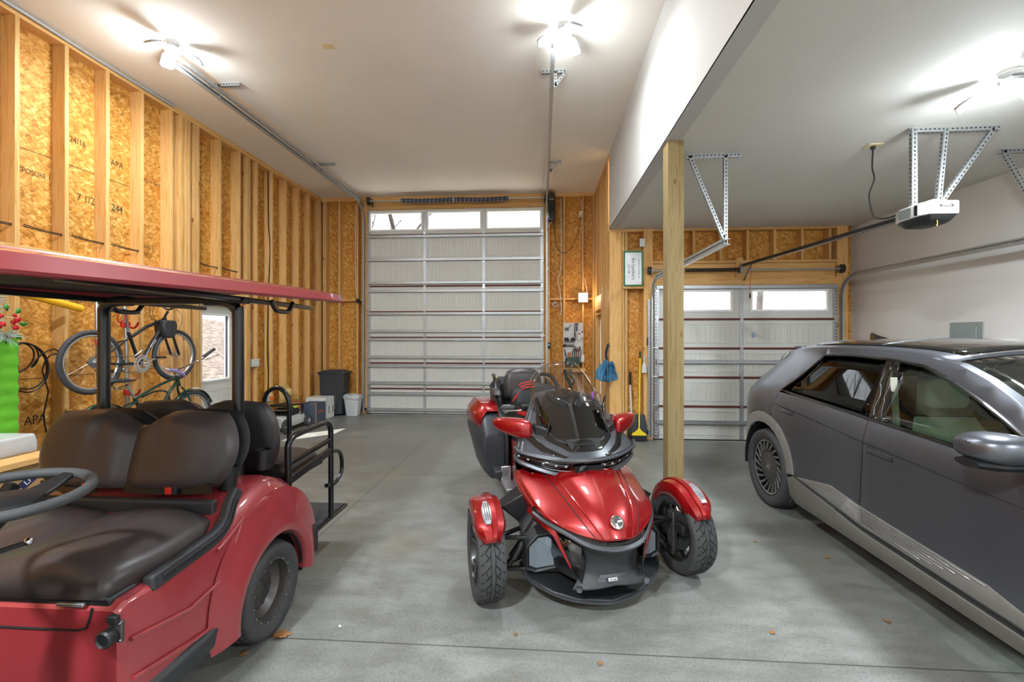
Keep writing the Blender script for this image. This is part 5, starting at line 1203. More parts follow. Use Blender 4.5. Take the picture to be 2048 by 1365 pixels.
for s in (-1, 1):
    # flared arch lip with a rolled edge
    rg = []
    for k in range(31):
        a = math.radians(lerp(-6, 186, k / 30)); cy, cz = 2.28, .245; c_, s_ = math.cos(a), math.sin(a); t = math.sin(math.radians(lerp(0, 180, k / 30)))
        rg.append([K(KX + s * x, cy + r * c_, cz + r * s_) for r, x in ((.298, .57), (.298, .640), (.312, .652), (.345, .650), (.40 + .05 * t, .630), (.44 + .10 * t, .606))])
    MB().grid(rg, flip=s < 0).build('wheel_arch', 'cart_red', cart, angle=50)
    MB().tube([K(KX + s * .60, 2.28 + .30 * math.cos(math.radians(a)), .245 + .30 * math.sin(math.radians(a))) for a in range(0, 181, 10)], .012, 6).build('arch_liner_edge', 'black_plastic', cart)
    rg = [[K(KX + s * x, 2.28 + .31 * math.cos(math.radians(a)), .245 + .31 * math.sin(math.radians(a))) for x in (.60, .30)] for a in range(-10, 191, 10)]
    MB().grid(rg).build('wheel_liner', 'black_plastic', cart)
    MB().loft([[K(KX + s * x, 2.66 + dy, z) for x, dy in ((.45, 0), (.645, 0), (.645, .045), (.45, .045))] for z in (.26, .30, .40, .43)]).build('mud_flap', 'black_plastic', cart, bevel=.012)
    # side ribs pressed into the panel
    for path in ([(1.46, .545), (1.72, .49), (1.93, .515), (1.975, .62), (2.045, .735)], [(2.045, .735), (2.02, .72), (1.90, .665), (1.875, .66)], [(1.47, .40), (1.75, .345), (1.90, .33)]):
        MB().tube([K(KX + s * (.604 + .004), y, z) for y, z in path], .008, 6).build('side_rib', 'cart_red', cart)
    # black sill under the body
    MB().loft([[K(KX + s * x, Y, z) for x, z in ((.50, z0), (.615, z0 + .02), (.625, z1 - .02), (.60, z1), (.50, z1))] for Y, z0, z1 in ((.55, .21, .32), (1.45, .21, .33), (1.80, .215, .33), (1.95, .24, .36), (1.975, .28, .36))]).build('sill', 'dark_plastic', cart, bevel=.008)
    # hip restraint
    hp = smooth_path([K(KX + s * .585, y, z) for y, z in ((2.03, .88), (1.985, .82), (1.955, .755), (1.89, .715), (1.76, .70), (1.62, .69), (1.55, .685))], 4)
    b = MB(); ribbon(b, hp, .06, .045, (s, 0, .2)); b.build('hip_restraint', 'dark_plastic', cart, bevel=.012, seg=3)
    b = MB(); ribbon(b, [p + Vector((s * .024, 0, .004)) for p in hp[3:-3]], .022, .01, (s, 0, .2)); b.build('restraint_groove', 'black_plastic', cart, bevel=.003)
# front face of the pod: access panel outline, latch, camera
b = MB(); b.tube([K(x, 1.428, z) for x, z in ((-2.60, .592), (-1.62, .590), (-1.585, .60), (-1.57, .64), (-1.565, .67))], .004, 6); b.build('access_seam', 'cabin_dark', cart)
MB().cb(K(-1.64, 1.425, .682), (.10, .012, .012)).build('latch', 'bare_aluminium', cart, bevel=.002)
cm = MB().cb(K(-1.470, 1.424, .60), (.052, .012, .075)).build('camera_mount', 'dark_steel', cart, bevel=.003)
b = MB().lathe([(.027, 0), (.029, -.012), (.030, -.03), (.024, -.036), (.020, -.030), (.008, -.030)], 24, 'Y', tuple(K(-1.478, 1.416, .59))); b.build('lens', 'black_plastic', cm)
b = MB().cb(K(-1.468, 1.412, .648), (.034, .02, .024)); b.build('mount_clip', 'black_plastic', cm, bevel=.003)
for dx, dz in ((-.018, .03), (.02, .03), (.02, -.03)): MB().lathe([(.004, 0), (.003, -.004)], 8, 'Y', tuple(K(-1.470 + dx, 1.418, .60 + dz))).build('screw', 'chrome', cm)
# seat cushion
b = MB(); rows = []
for j in range(25):
    q = -1 + j / 12; r = []
    for i in range(41):
        a = -1 + i / 20; x = a * math.sqrt(1 - q * q * .10) * .56; y = q * math.sqrt(1 - a * a * .06) * .30
        e = (max(0, 1 - abs(a) ** 9) ** .5) * (max(0, 1 - abs(q) ** 8) ** .5)
        z = .695 + e * (.112 + .018 * math.cos(a * 2 * PI - PI) - .014 * math.exp(-(a / .05) ** 2) - .010 * math.exp(-((abs(a) - .42) / .05) ** 2))
        z += .02 * (q < -.2) * (-q - .2) * e
        r.append(K(KX + x, 1.725 + y, z))
    rows.append(r)
b.grid(rows); b.build('seat_cushion', 'seat_vinyl', cart, solid=.01)
MB().box(-.55, .55, 1.44 - KY, 2.0 - KY, .665, .70).build('seat_base', 'black_plastic', cart, bevel=.01)
b = MB(); b.loft([[K(KX + x, Y, z) for x, z in ((-.50, .70), (.50, .70), (.50, z1), (-.50, z1))] for Y, z1 in ((1.985, .83), (2.02, .835))]); b.build('seat_riser', 'dark_plastic', cart, bevel=.01)
# backrests
pillow(MB(), tuple(K(KX, 2.08, 1.045)), .53, .195, .085, .03, .22, .085, .24, .34, .22).build('front_backrest', 'seat_vinyl', cart)
pillow(MB(), tuple(K(KX, 2.20, 1.045)), .51, .185, .03, .05, .20, .085, .24, 0, 0).build('backrest_shell', 'black_plastic', cart)
pillow(MB(), tuple(K(KX, 2.55, 1.005)), .455, .225, .035, .02, -.10, .075, .20, .1, .1, facing=-1).build('rear_backrest_shell', 'dark_plastic', cart)
pillow(MB(), tuple(K(KX, 2.60, 1.005)), .465, .23, .09, .05, -.10, .075, .20, .2, .2, facing=1).build('rear_backrest', 'seat_vinyl', cart)
b = MB(); rows = []
for j in range(17):
    q = -1 + j / 8; r = []
    for i in range(25):
        a = -1 + i / 12; e = (max(0, 1 - abs(a) ** 8) ** .5) * (max(0, 1 - abs(q) ** 8) ** .5); r.append(K(KX + a * math.sqrt(1 - q * q * .12) * .50, 2.84 + q * .215, .755 + e * .085))
    rows.append(r)
b.grid(rows); b.build('rear_cushion', 'seat_vinyl', cart, solid=.01)
MB().box(-.50, .50, 2.60 - KY, 3.04 - KY, .71, .757).build('rear_seat_base', 'powder_black', cart, bevel=.008)
MB().box(-.52, .52, 2.58 - KY, 2.62 - KY, .66, .735).build('cross_member', 'powder_black', cart, bevel=.006)
# belts and buckles
b = MB(); ribbon(b, [K(x, 2.03, z) for x, z in ((-1.60, .875), (-1.75, .87), (-1.95, .865), (-2.05, .872))], .045, .006, (0, -1, .1)); b.build('seat_belt', 'powder_black', cart)
MB().cb(K(-1.80, 2.015, .872), (.075, .02, .045)).build('belt_buckle', 'black_plastic', cart, bevel=.004); MB().cb(K(-1.80, 2.003, .872), (.03, .01, .036)).build('buckle_button', 'red_rubber', cart, bevel=.003)
b = MB(); ribbon(b, [K(x, 2.03, z) for x, z in ((-2.20, .865), (-2.35, .87), (-2.50, .875))], .045, .006, (0, -1, .1)); b.build('seat_belt', 'powder_black', cart)
MB().cb(K(-2.24, 2.015, .875), (.03, .02, .05)).build('belt_buckle', 'red_rubber', cart, bevel=.004)
for x, y, z in ((-1.615, 2.16, .835), (-1.60, 2.42, .86), (-2.505, 2.16, .835), (-2.52, 2.42, .86)):
    b = MB().loft([[K(x + sc * .045 * math.cos(a), y + sc * .045 * math.sin(a), z + h) for a in [2 * PI * k / 18 for k in range(18)]] for sc, h in ((.9, 0), (1, .11), (.9, .11), (.85, .03), (.02, .028))]); b.build('cup_holder', 'black_plastic', cart, angle=30)
# canopy and its frame
PX = (.40, .46)
for s in (-1, 1):
    p = smooth_path([K(KX - .03 + s * .40, 2.34, .70), K(KX - .03 + s * .40, 2.34, 1.0), K(KX - .03 + s * .40, 2.34, 1.70), K(KX - .03 + s * .39, 2.335, 1.775), K(KX - .03 + s * .335, 2.33, 1.815), K(KX - .03 + s * .22, 2.33, 1.82)], 4)
    b = MB(); b.tube(p, .030, 12); b.build('canopy_post', 'powder_black', cart)
    p = [K(KX + s * .50, .70, 1.0), K(KX + s * .50, .80, 1.45), K(KX + s * .50, .95, 1.74), K(KX + s * .48, 1.05, 1.79)]
    MB().tube(p, .025, 10).build('front_post', 'powder_black', cart)
    MB().box(s * .40 - .02, s * .40 + .02, 1.4 - KY, 3.05 - KY, 1.81, 1.838).build('canopy_rail', 'powder_black', cart, bevel=.005)
MB().box(-.43, .43, 2.30 - KY, 2.36 - KY, 1.80, 1.835).build('canopy_crossbar', 'powder_black', cart, bevel=.006)
rows = []
for j in range(31):
    Y = lerp(.95, 3.20, j / 30); ed = 0 if 0 < j < 30 else 1; lift = .02 + .05 * (j / 30)
    r = []
    for x, z in ((-.585, 1.785), (-.59, 1.80), (-.575, 1.853), (-.53, 1.866), (-.44, 1.876), (-.42, 1.888), (-.2, 1.90), (0, 1.905), (.2, 1.90), (.42, 1.888), (.44, 1.876), (.53, 1.866), (.575, 1.853), (.59, 1.80), (.585, 1.785)):
        k = j / 30; th = 1 - .45 * max(0, k - .75) / .25
        zz = z + .085 * k - (.010 * k if z > 1.83 else 0)
        xx = x * (1 - .03 * max(0, k - .9) / .1 - .04 * max(0, .08 - k) / .08)
        r.append(K(KX + xx, Y, zz))
    rows.append(r)
MB().grid(rows).build('canopy', 'cart_red', cart, solid=.012, angle=25)
MB().grid([[p - Vector((0, 0, .02)) for p in r[2:-2]] for r in rows]).build('canopy_lining', 'black_plastic', cart, solid=.006)
b = MB().grid([rows[-1], [p - Vector((0, -.012, .03)) for p in rows[-1]]]); b.build('canopy_end', 'cart_red', cart, solid=.006)
for s in (-1, 1):
    for Y in (2.55,):
        b = MB().tube(smooth_path([K(KX + s * .50, Y - .11, 1.825), K(KX + s * .50, Y - .08, 1.785), K(KX + s * .50, Y - .05, 1.77), K(KX + s * .50, Y + .05, 1.77), K(KX + s * .50, Y + .08, 1.79), K(KX + s * .50, Y + .11, 1.83)], 3), .014, 8); b.build('grab_handle', 'powder_black', cart)
# rear frame, hand rails, platform
for s in (-1, 1):
    r = smooth_path([K(KX + s * .53, y, z) for y, z in ((2.56, .735), (2.555, .90), (2.56, .965), (2.60, .995), (2.66, 1.005), (2.85, 1.008), (3.00, 1.008), (3.06, .99), (3.092, .94), (3.095, .86), (3.097, .60), (3.10, .30))], 3)
    MB().tube(r, .019, 10).build('side_rail', 'powder_black', cart)
    MB().bar(K(KX + s * .53, 2.57, .845), K(KX + s * .53, 3.09, .87), .028, .028).build('lower_rail', 'powder_black', cart, bevel=.005)
    MB().bar(K(KX + s * .53, 2.57, .745), K(KX + s * .53, 3.10, .79), .03, .05).build('seat_rail', 'powder_black', cart, bevel=.006)
    MB().tube(smooth_path([K(KX + s * .53, y, z) for y, z in ((3.10, .775), (3.20, .76), (3.262, .70), (3.27, .60), (3.22, .55), (3.13, .53), (3.03, .555))], 4), .015, 8).build('step_handle', 'powder_black', cart)
    MB().bar(K(KX + s * .40, 2.60, .42), K(KX + s * .40, 3.05, .30), .04, .04).build('frame_strut', 'powder_black', cart, bevel=.006)
    MB().bar(K(KX + s * .30, 2.62, .72), K(KX + s * .30, 3.05, .30), .028, .028).build('frame_strut', 'powder_black', cart, bevel=.006)
b = MB(); b.box(-.52, .52, 2.78 - KY, 3.40 - KY, .265, .29); b.build('foot_platform', 'powder_black', cart, bevel=.006)
b = MB(); b.box(-.50, .50, 2.80 - KY, 3.38 - KY, .29, .297); b.build('platform_mat', 'mat_rubber', cart, bevel=.002)
g = smooth_path([K(x, y, z) for x, y, z in ((-2.06, 3.13, .80), (-2.06, 3.13, 1.0), (-2.06, 3.13, 1.13), (-2.035, 3.13, 1.20), (-1.975, 3.13, 1.235), (-1.915, 3.13, 1.22), (-1.875, 3.13, 1.16), (-1.865, 3.13, 1.05), (-1.865, 3.13, .80), (-1.865, 3.13, .55), (-1.87, 3.12, .48), (-1.90, 3.06, .43), (-1.95, 3.0, .42))], 4)
MB().tube(g, .017, 10).build('safety_bar', 'powder_black', cart); MB().box(-2.05 - KX, -1.87 - KX, 3.115 - KY, 3.145 - KY, 1.04, 1.07).build('safety_crossbar', 'powder_black', cart, bevel=.004)
# wheels
for s in (-1, 1):
    wheel(cart, 'rear_wheel', tuple(K(KX + s * .515, 2.28, .25)), .25, .215, .155, 'cart', s, ('rubber', 'dark_steel', 'chrome'))
    wheel(cart, 'front_wheel', tuple(K(KX + s * .515, .62, .25)), .25, .215, .155, 'cart', s, ('rubber', 'dark_steel', 'chrome'))
MB().tube([K(KX - .45, 2.28, .25), K(KX + .45, 2.28, .25)], .035, 12).build('axle', 'dark_steel', cart)
# floor and front cowl towards the viewer
MB().box(-.56, .56, .55 - KY, 1.46 - KY, .24, .27).build('floorboard', 'black_plastic', cart, bevel=.01)
b = MB(); b.loft([[K(KX + x * w, Y, z) for x, z in ((-1, z0), (-1, z1 - .08), (-.85, z1), (.85, z1), (1, z1 - .08), (1, z0))] for Y, w, z0, z1 in ((.20, .42, .35, .55), (.35, .54, .28, .72), (.60, .58, .56, .86), (.74, .56, .60, .88))]); b.build('front_cowl', 'cart_red', cart, bevel=.02)
b = MB(); b.loft([[K(KX + x * .55, Y, z) for x, z in ((-1, z0), (-1, z1), (1, z1), (1, z0))] for Y, z0, z1 in ((.74, .30, .90), (.80, .28, .88))]); b.build('dashboard', 'black_plastic', cart, bevel=.02)
# steering
SWC = K(-1.645, 1.245, 1.13)
sw = bpy.data.objects.new('steering_wheel', None); COL.objects.link(sw); sw.parent = cart; sw.location = SWC; sw.rotation_euler = (math.radians(3), math.radians(3), 0); sw.empty_display_size = .05
MB().tube([(.19 * math.cos(a), .19 * math.sin(a), 0) for a in [2 * PI * k / 48 for k in range(48)]], .0165, 12, closed=True).build('wheel_rim', 'rubber', sw)
b = MB()
for a in (-.5, PI + .5, PI / 2): 
    c_, s_ = math.cos(a), math.sin(a); b.loft([[(c_ * r - s_ * w, s_ * r + c_ * w, z) for w, z in ((-wd, h - .008), (wd, h - .008), (wd, h + .008), (-wd, h + .008))] for r, wd, h in ((.03, .05, -.035), (.11, .035, -.02), (.18, .02, 0))])
b.build('wheel_spoke', 'black_plastic', sw, bevel=.005)
MB().lathe([(.07, -.05), (.085, -.03), (.08, -.012), (.05, -.004), (.01, 0)], 24).build('wheel_hub', 'black_plastic', sw)
MB().tube([SWC + Vector((0, 0, -.03)), K(-1.70, 1.05, .90), K(-1.72, .82, .72)], [.035, .04, .045], 12).build('steering_column', 'black_plastic', cart)
b = MB().tube([K(-1.80, .95, .93), K(-1.66, 1.30, .955)], .008, 8); b.build('direction_lever', 'black_plastic', cart); MB().ball(K(-1.655, 1.31, .956), .013, 12, 8).build('lever_knob', 'chrome', cart)
# ================================================================== bikes on their stand
def bike_wheel(root, name, R, c, tw=.022, hub='bare_aluminium', tirem='rubber'):
    t = bpy.data.objects.new(name, None); COL.objects.link(t); t.parent = root; t.location = c; t.empty_display_size = .03
    MB().tube([(0, (R - tw) * math.cos(a), (R - tw) * math.sin(a)) for a in [2 * PI * k / 48 for k in range(48)]], tw, 10, closed=True).build('tire', tirem, t)
    MB().tube([(0, (R - 2.35 * tw) * math.cos(a), (R - 2.35 * tw) * math.sin(a)) for a in [2 * PI * k / 48 for k in range(48)]], tw * .55, 8, closed=True).build('rim', 'bare_aluminium', t)
    b = MB()
    for k in range(28):
        a = 2 * PI * k / 28; o = .55 if k % 2 else -.55; b.tube([(.018 if k % 4 < 2 else -.018, .02 * math.cos(a + o), .02 * math.sin(a + o)), (0, (R - 2.4 * tw) * math.cos(a), (R - 2.4 * tw) * math.sin(a))], .0012, 4)
    s = b.build('spokes', 'steel', t); s['kind'] = 'stuff'
    MB().lathe([(.008, -.05), (.02, -.03), (.02, -.022), (.012, -.018), (.012, .018), (.02, .022), (.02, .03), (.008, .05)], 16, 'X').build('hub', hub, t)
    return t
def saddle(root, c, L, mat, tip=None):
    rg = []
    for k, (y, w, h, dz) in enumerate(((-.5, .03, .02, 0), (-.46, .07, .03, .01), (-.3, .075, .035, .012), (-.05, .05, .03, .0), (.2, .028, .022, -.002), (.45, .02, .018, -.004), (.5, .008, .008, -.006))):
        rg.append([(w * math.cos(a), y * L, dz + h * max(math.sin(a), -.45)) for a in [2 * PI * q / 14 for q in range(14)]])
    o = MB().loft(rg).build('saddle', mat, root, sub=1); o.location = c; return o
B1 = thing('mountain_bike', 'black mountain bike hung high on the stand, a black bag on its bars', 'bicycle', (-4.22, 4.32, 1.06), 0, 'bicycles on the stand')
def b1(Y, z, x=0.0): return Vector((x, Y - 4.32, z - 1.06))
RA, FA, BBp, ST, HT, HB = (3.85, 1.375), (4.79, 1.405), (4.34, 1.33), (4.215, 1.66), (4.64, 1.83), (4.68, 1.70)
bike_wheel(B1, 'rear_wheel', .305, b1(*RA)); bike_wheel(B1, 'front_wheel', .295, b1(*FA))
b = MB(); b.tube([b1(*BBp), b1(*ST)], .017, 10); b.tube([b1(*BBp), b1(4.62, 1.735)], .022, 12); b.tube([b1(4.225, 1.60), b1(4.42, 1.72), b1(4.62, 1.80)], .018, 10); b.tube([b1(*HT), b1(*HB)], .022, 12)
for x in (-.035, .035): b.tube([b1(*BBp), b1(4.1, 1.34, x * .8), b1(*RA, x * 1.4)], .010, 8); b.tube([b1(4.22, 1.60), b1(4.12, 1.55, x), b1(*RA, x * 1.4)], .009, 8)
b.build('frame', 'bike_black', B1)
b = MB()
for x in (-.05, .05): b.tube([b1(4.685, 1.66, x * .5), b1(4.70, 1.63, x), b1(*FA, x)], .013, 10)
b.tube([b1(4.685, 1.665, -.055), b1(4.685, 1.665, .055)], .014, 8); b.build('fork', 'bike_black', B1)
b = MB().tube([b1(4.215, 1.66), b1(4.19, 1.84)], .013, 10); b.build('seatpost', 'steel', B1); saddle(B1, b1(4.20, 1.865), .30, 'saddle_black')
b = MB(); 
for r0, r1, h in ((.095, .078, .03), (.072, .05, .036)): b.loft([[b1(BBp[0] + r * math.cos(a), BBp[1] + r * math.sin(a), h + dx) for a in [2 * PI * k / 32 for k in range(32)]] for r, dx in ((r0, 0), (r0, .003), (r1, .003), (r1, 0), (r0, 0))], caps=False)
for k in range(5): a = 2 * PI * k / 5; b.bar(b1(*BBp, .032), b1(BBp[0] + .08 * math.cos(a), BBp[1] + .08 * math.sin(a), .032), .012, .006)
b.build('chainring', 'bare_aluminium', B1)
b = MB().bar(b1(*BBp, .045), b1(4.49, 1.385, .05), .02, .012); b.bar(b1(*BBp, -.045), b1(4.19, 1.275, -.05), .02, .012); b.build('crank', 'bare_aluminium', B1, bevel=.003)
for Y, z, x in ((4.50, 1.39, .09), (4.18, 1.27, -.09)): MB().cb(b1(Y, z, x), (.075, .07, .02)).build('pedal', 'black_plastic', B1, bevel=.004)
b = MB(); b.tube([b1(4.335, 1.415, .03), b1(RA[0], RA[1] + .045, .03)], .004, 4); b.tube([b1(4.335, 1.245, .03), b1(3.87, 1.27, .03), b1(RA[0] - .02, 1.33, .03)], .004, 4); b.build('chain', 'steel', B1)
b = MB().lathe([(.055, .02), (.055, .026), (.04, .028), (.04, .034), (.025, .036), (.02, .045)], 24, 'X', tuple(b1(*RA))); b.build('cassette', 'steel', B1); MB().cb(b1(3.88, 1.28, .04), (.02, .03, .08)).build('derailleur', 'black_plastic', B1, bevel=.005)
b = MB(); b.tube([b1(4.65, 1.84), b1(4.69, 1.90)], .014, 8); b.tube(smooth_path([b1(4.60, 2.02, -.16), b1(4.66, 1.98, -.08), b1(4.70, 1.92, 0), b1(4.72, 1.98, .08), b1(4.74, 2.04, .16)], 3), .011, 8); b.build('handlebar', 'bike_black', B1)
for x, y_ in ((-.20, 4.57), (.20, 4.76)): MB().tube([b1(y_ + (.03 if x < 0 else -.03), 2.02, x * .75), b1(y_, 2.09, x * 1.1)], .017, 8).build('grip', 'rubber', B1)
b = MB()
for dx in (-.06, .0, .07): b.tube(smooth_path([b1(4.66, 1.92, dx * 2), b1(4.50, 1.99, dx), b1(4.46, 1.86, dx * .5), b1(4.56, 1.74, .03)], 5), .0025, 5)
b.tube(smooth_path([b1(4.70, 1.92, .1), b1(4.82, 1.84, .06), b1(4.78, 1.66, .05)], 5), .0025, 5); b.build('brake_cable', 'cable_black', B1)
b = MB(); b.loft([[b1(Y, z, x) for Y, z, x in ((4.64 - w, zz, -.07), (4.64 + w * 1.4, zz, -.07), (4.66 + w * 1.4, zz, .075), (4.62 - w, zz, .075))] for zz, w in ((1.60, .02), (1.64, .05), (1.74, .065), (1.80, .05))]); b.build('handlebar_bag', 'dark_plastic', B1, bevel=.02, seg=3)
text('lettering', 'TITAN', .038, 'white_plastic', b1(4.485, 1.535, .0235), (math.radians(90), math.radians(0), math.radians(90)), B1).rotation_euler = (Matrix.Rotation(PI / 2, 3, 'Z') @ Matrix.Rotation(PI / 2, 3, 'X') @ Matrix.Rotation(math.radians(55), 3, 'Z')).to_euler()
b = MB(); b.tube([b1(4.26, 1.42, .03), b1(4.33, 1.47, .035), b1(4.38, 1.43, .03), b1(4.43, 1.50, .035), b1(4.36, 1.36, .03)], .004, 6); b.build('bottle_cage', 'bare_aluminium', B1)
MB().cb(b1(4.155, 1.735), (.04, .03, .05)).build('rear_reflector', 'red_rubber', B1, bevel=.008)
b = MB().tube(smooth_path([b1(4.10, 1.85, .02), b1(4.07, 1.80, .03), b1(4.10, 1.76, .02), b1(4.16, 1.79, .02), b1(4.17, 1.84, .02)], 4), .006, 6); b.build('bungee_cord', 'red_rubber', B1)
B2 = thing('cruiser_bike', 'dark green cruiser bicycle with mudguards hung below the black one', 'bicycle', (-4.15, 4.35, .36), 0, 'bicycles on the stand')
def b2(Y, z, x=0.0): return Vector((x, Y - 4.35, z - .36))
R2, F2 = (3.87, .665), (4.95, .68)
bike_wheel(B2, 'rear_wheel', .30, b2(*R2), .024); bike_wheel(B2, 'front_wheel', .30, b2(*F2), .024)
b = MB(); b.tube([b2(4.36, .63), b2(4.22, .98)], .016, 10); b.tube(smooth_path([b2(4.205, .97), b2(4.45, 1.07), b2(4.73, 1.15)], 5), .015, 10); b.tube(smooth_path([b2(4.30, .985), b2(4.46, 1.025), b2(4.60, 1.0), b2(4.64, .88)], 5), .010, 8)
b.tube(smooth_path([b2(4.74, 1.10), b2(4.62, .98), b2(4.52, .80), b2(4.36, .63)], 5), .017, 10); b.tube([b2(4.725, 1.17), b2(4.765, 1.05)], .02, 10)
for x in (-.04, .04): b.tube(smooth_path([b2(4.36, .63, x * .6), b2(4.1, .62, x), b2(*R2, x * 1.3)], 3), .010, 8); b.tube(smooth_path([b2(4.22, .95, x * .3), b2(4.08, .88, x), b2(*R2, x * 1.3)], 4), .009, 8)
b.build('frame', 'bike_green', B2)
b = MB()
for x in (-.05, .05): b.tube(smooth_path([b2(4.77, 1.04, x * .5), b2(4.82, .95, x), b2(4.90, .80, x), b2(*F2, x)], 4), .011, 8)
b.build('fork', 'bike_green', B2)
for c, a0, a1, nm in ((F2, 20, 165, 'mudguard'), (R2, 15, 175, 'mudguard')):
    MB().grid([[b2(c[0] + (.325 - .012 * abs(x)) * math.cos(math.radians(a)), c[1] + (.325 - .012 * abs(x)) * math.sin(math.radians(a)), x * .028) for x in (-1, -.5, 0, .5, 1)] for a in range(a0, a1, 8)]).build(nm, 'bike_green', B2, solid=.002)
    b = MB().tube([b2(*c, .05), b2(c[0] + .30 * math.cos(math.radians(a0 + 14)), c[1] + .30 * math.sin(math.radians(a0 + 14)), .03)], .003, 5); b.build('mudguard_stay', 'steel', B2)
b = MB().tube([b2(4.21, .99), b2(4.13, 1.13)], .014, 10); b.build('seatpost', 'chrome', B2); saddle(B2, b2(4.06, 1.175), .32, 'saddle_black'); MB().ball(b2(4.185, 1.185), (.03, .045, .018), 10, 6).build('saddle_nose', 'saddle_brown', B2)
b = MB()
for x in (-.03, .03): b.tube(smooth_path([b2(3.95, 1.15, x), b2(4.02, 1.10, x), b2(4.14, 1.125, x)], 3), .005, 6)
b.build('saddle_spring', 'chrome', B2)
b = MB().tube([b2(4.73, 1.16), b2(4.70, 1.24)], .012, 8); b.tube(smooth_path([b2(4.44, 1.34, -.30), b2(4.56, 1.30, -.22), b2(4.70, 1.25, -.06), b2(4.70, 1.25, .06), b2(4.78, 1.33, .20), b2(4.86, 1.36, .22), b2(4.80, 1.38, .26)], 4), .009, 8); b.build('handlebar', 'chrome', B2)
MB().tube([b2(4.80, 1.38, .26), b2(4.95, 1.47, .28)], .018, 10).build('grip', 'rubber', B2); MB().tube([b2(4.44, 1.34, -.30), b2(4.34, 1.36, -.32)], .018, 10).build('grip', 'rubber', B2)
b = MB().tube(smooth_path([b2(4.84, 1.34, .25), b2(4.92, 1.38, .30), b2(5.00, 1.41, .30)], 3), .005, 6); b.build('brake_lever', 'steel', B2)
b = MB().tube(smooth_path([b2(4.50, 1.245, .10), b2(4.58, 1.24, .10), b2(4.66, 1.20, .12), b2(4.72, 1.17, .10), b2(4.74, 1.21, .05), b2(4.66, 1.245, .04), b2(4.58, 1.25, .08)], 4), .016, 8); b.build('lavender_cable_lock', 'lavender', B2)
b = MB().lathe([(.09, .03), (.09, .034), (.07, .034), (.07, .03)], 28, 'X', tuple(b2(4.36, .63))); b.bar(b2(4.36, .63, .045), b2(4.46, .52, .05), .02, .012); b.build('chainring', 'bare_aluminium', B2)
MB().cb(b2(4.47, .51, .09), (.08, .07, .02)).build('pedal', 'black_plastic', B2, bevel=.004)
stnd = thing('bike_stand', 'silver two-pole bike stand with red hooks leaning on the studs', 'bike stand', (-4.45, 4.25, 0))
for Y in (4.11, 4.41):
    b = MB().tube(smooth_path([(.02, Y - 4.25, 0), (.02, Y - 4.25, 1.0), (.0, Y - 4.25, 1.85), (-.02, 4.25 - 4.25 + (Y - 4.25) * .8, 2.05), (-.03, (Y - 4.25) * .3, 2.12)], 4), .018, 10); b.build('pole', 'bare_aluminium', stnd)
    for z, xr in ((1.74, .12), (1.02, .14)) if Y > 4.3 else ((.90, .14), (1.56, .12)):
        b = MB().tube(smooth_path([(.01, Y - 4.25, z), (.08, Y - 4.25, z - .03), (xr, Y - 4.25, z - .02), (xr + .03, Y - 4.25, z + .03)], 3), .011, 8); b.lathe([(.03, z - .03), (.03, z + .03)], 12, 'Z', (.02, Y - 4.25, 0)); b.build('hook', 'red_rubber', stnd)
MB().box(-.10, .30, -.32, .34, 0, .03).build('foot', 'steel', stnd, bevel=.008)
# ================================================================== door hardware
def perf(b, a, c, w=.032, up=(0, 0, 1)):
    """perforated angle iron: two flanges, dark slots"""
    a = Vector(a); c = Vector(c); d = (c - a); L = d.length; d.normalize(); u = Vector(up)
    x = d.cross(u).normalized() if abs(d.dot(u)) < .98 else Vector((1, 0, 0)); y = x.cross(d).normalized()
    b.cur = 0
    for (e, f) in ((x, y), (y, x)):
        p = a + e * w / 2; vs = [q + e * se * w / 2 + f * sf * .0012 for q in (p, p + d * L) for se, sf in ((-1, -1), (1, -1), (1, 1), (-1, 1))]
        b.raw(vs, [(0, 3, 2, 1), (4, 5, 6, 7), (0, 1, 5, 4), (1, 2, 6, 5), (2, 3, 7, 6), (3, 0, 4, 7)])
    b.cur = 1; n = max(2, int(L / .034))
    for k in range(n):
        o = a + d * (L * (k + .5) / n)
        for (e, f) in ((x, y), (y, x)):
            c0 = o + e * w * .55; vs = [c0 + e * se * .0045 + d * sd * .0085 + f * sf * .0022 for sf in (-1, 1) for se, sd in ((-1, -1), (1, -1), (1, 1), (-1, 1))]
            b.raw(vs, [(0, 1, 2, 3), (7, 6, 5, 4)])
    b.cur = 0; return b
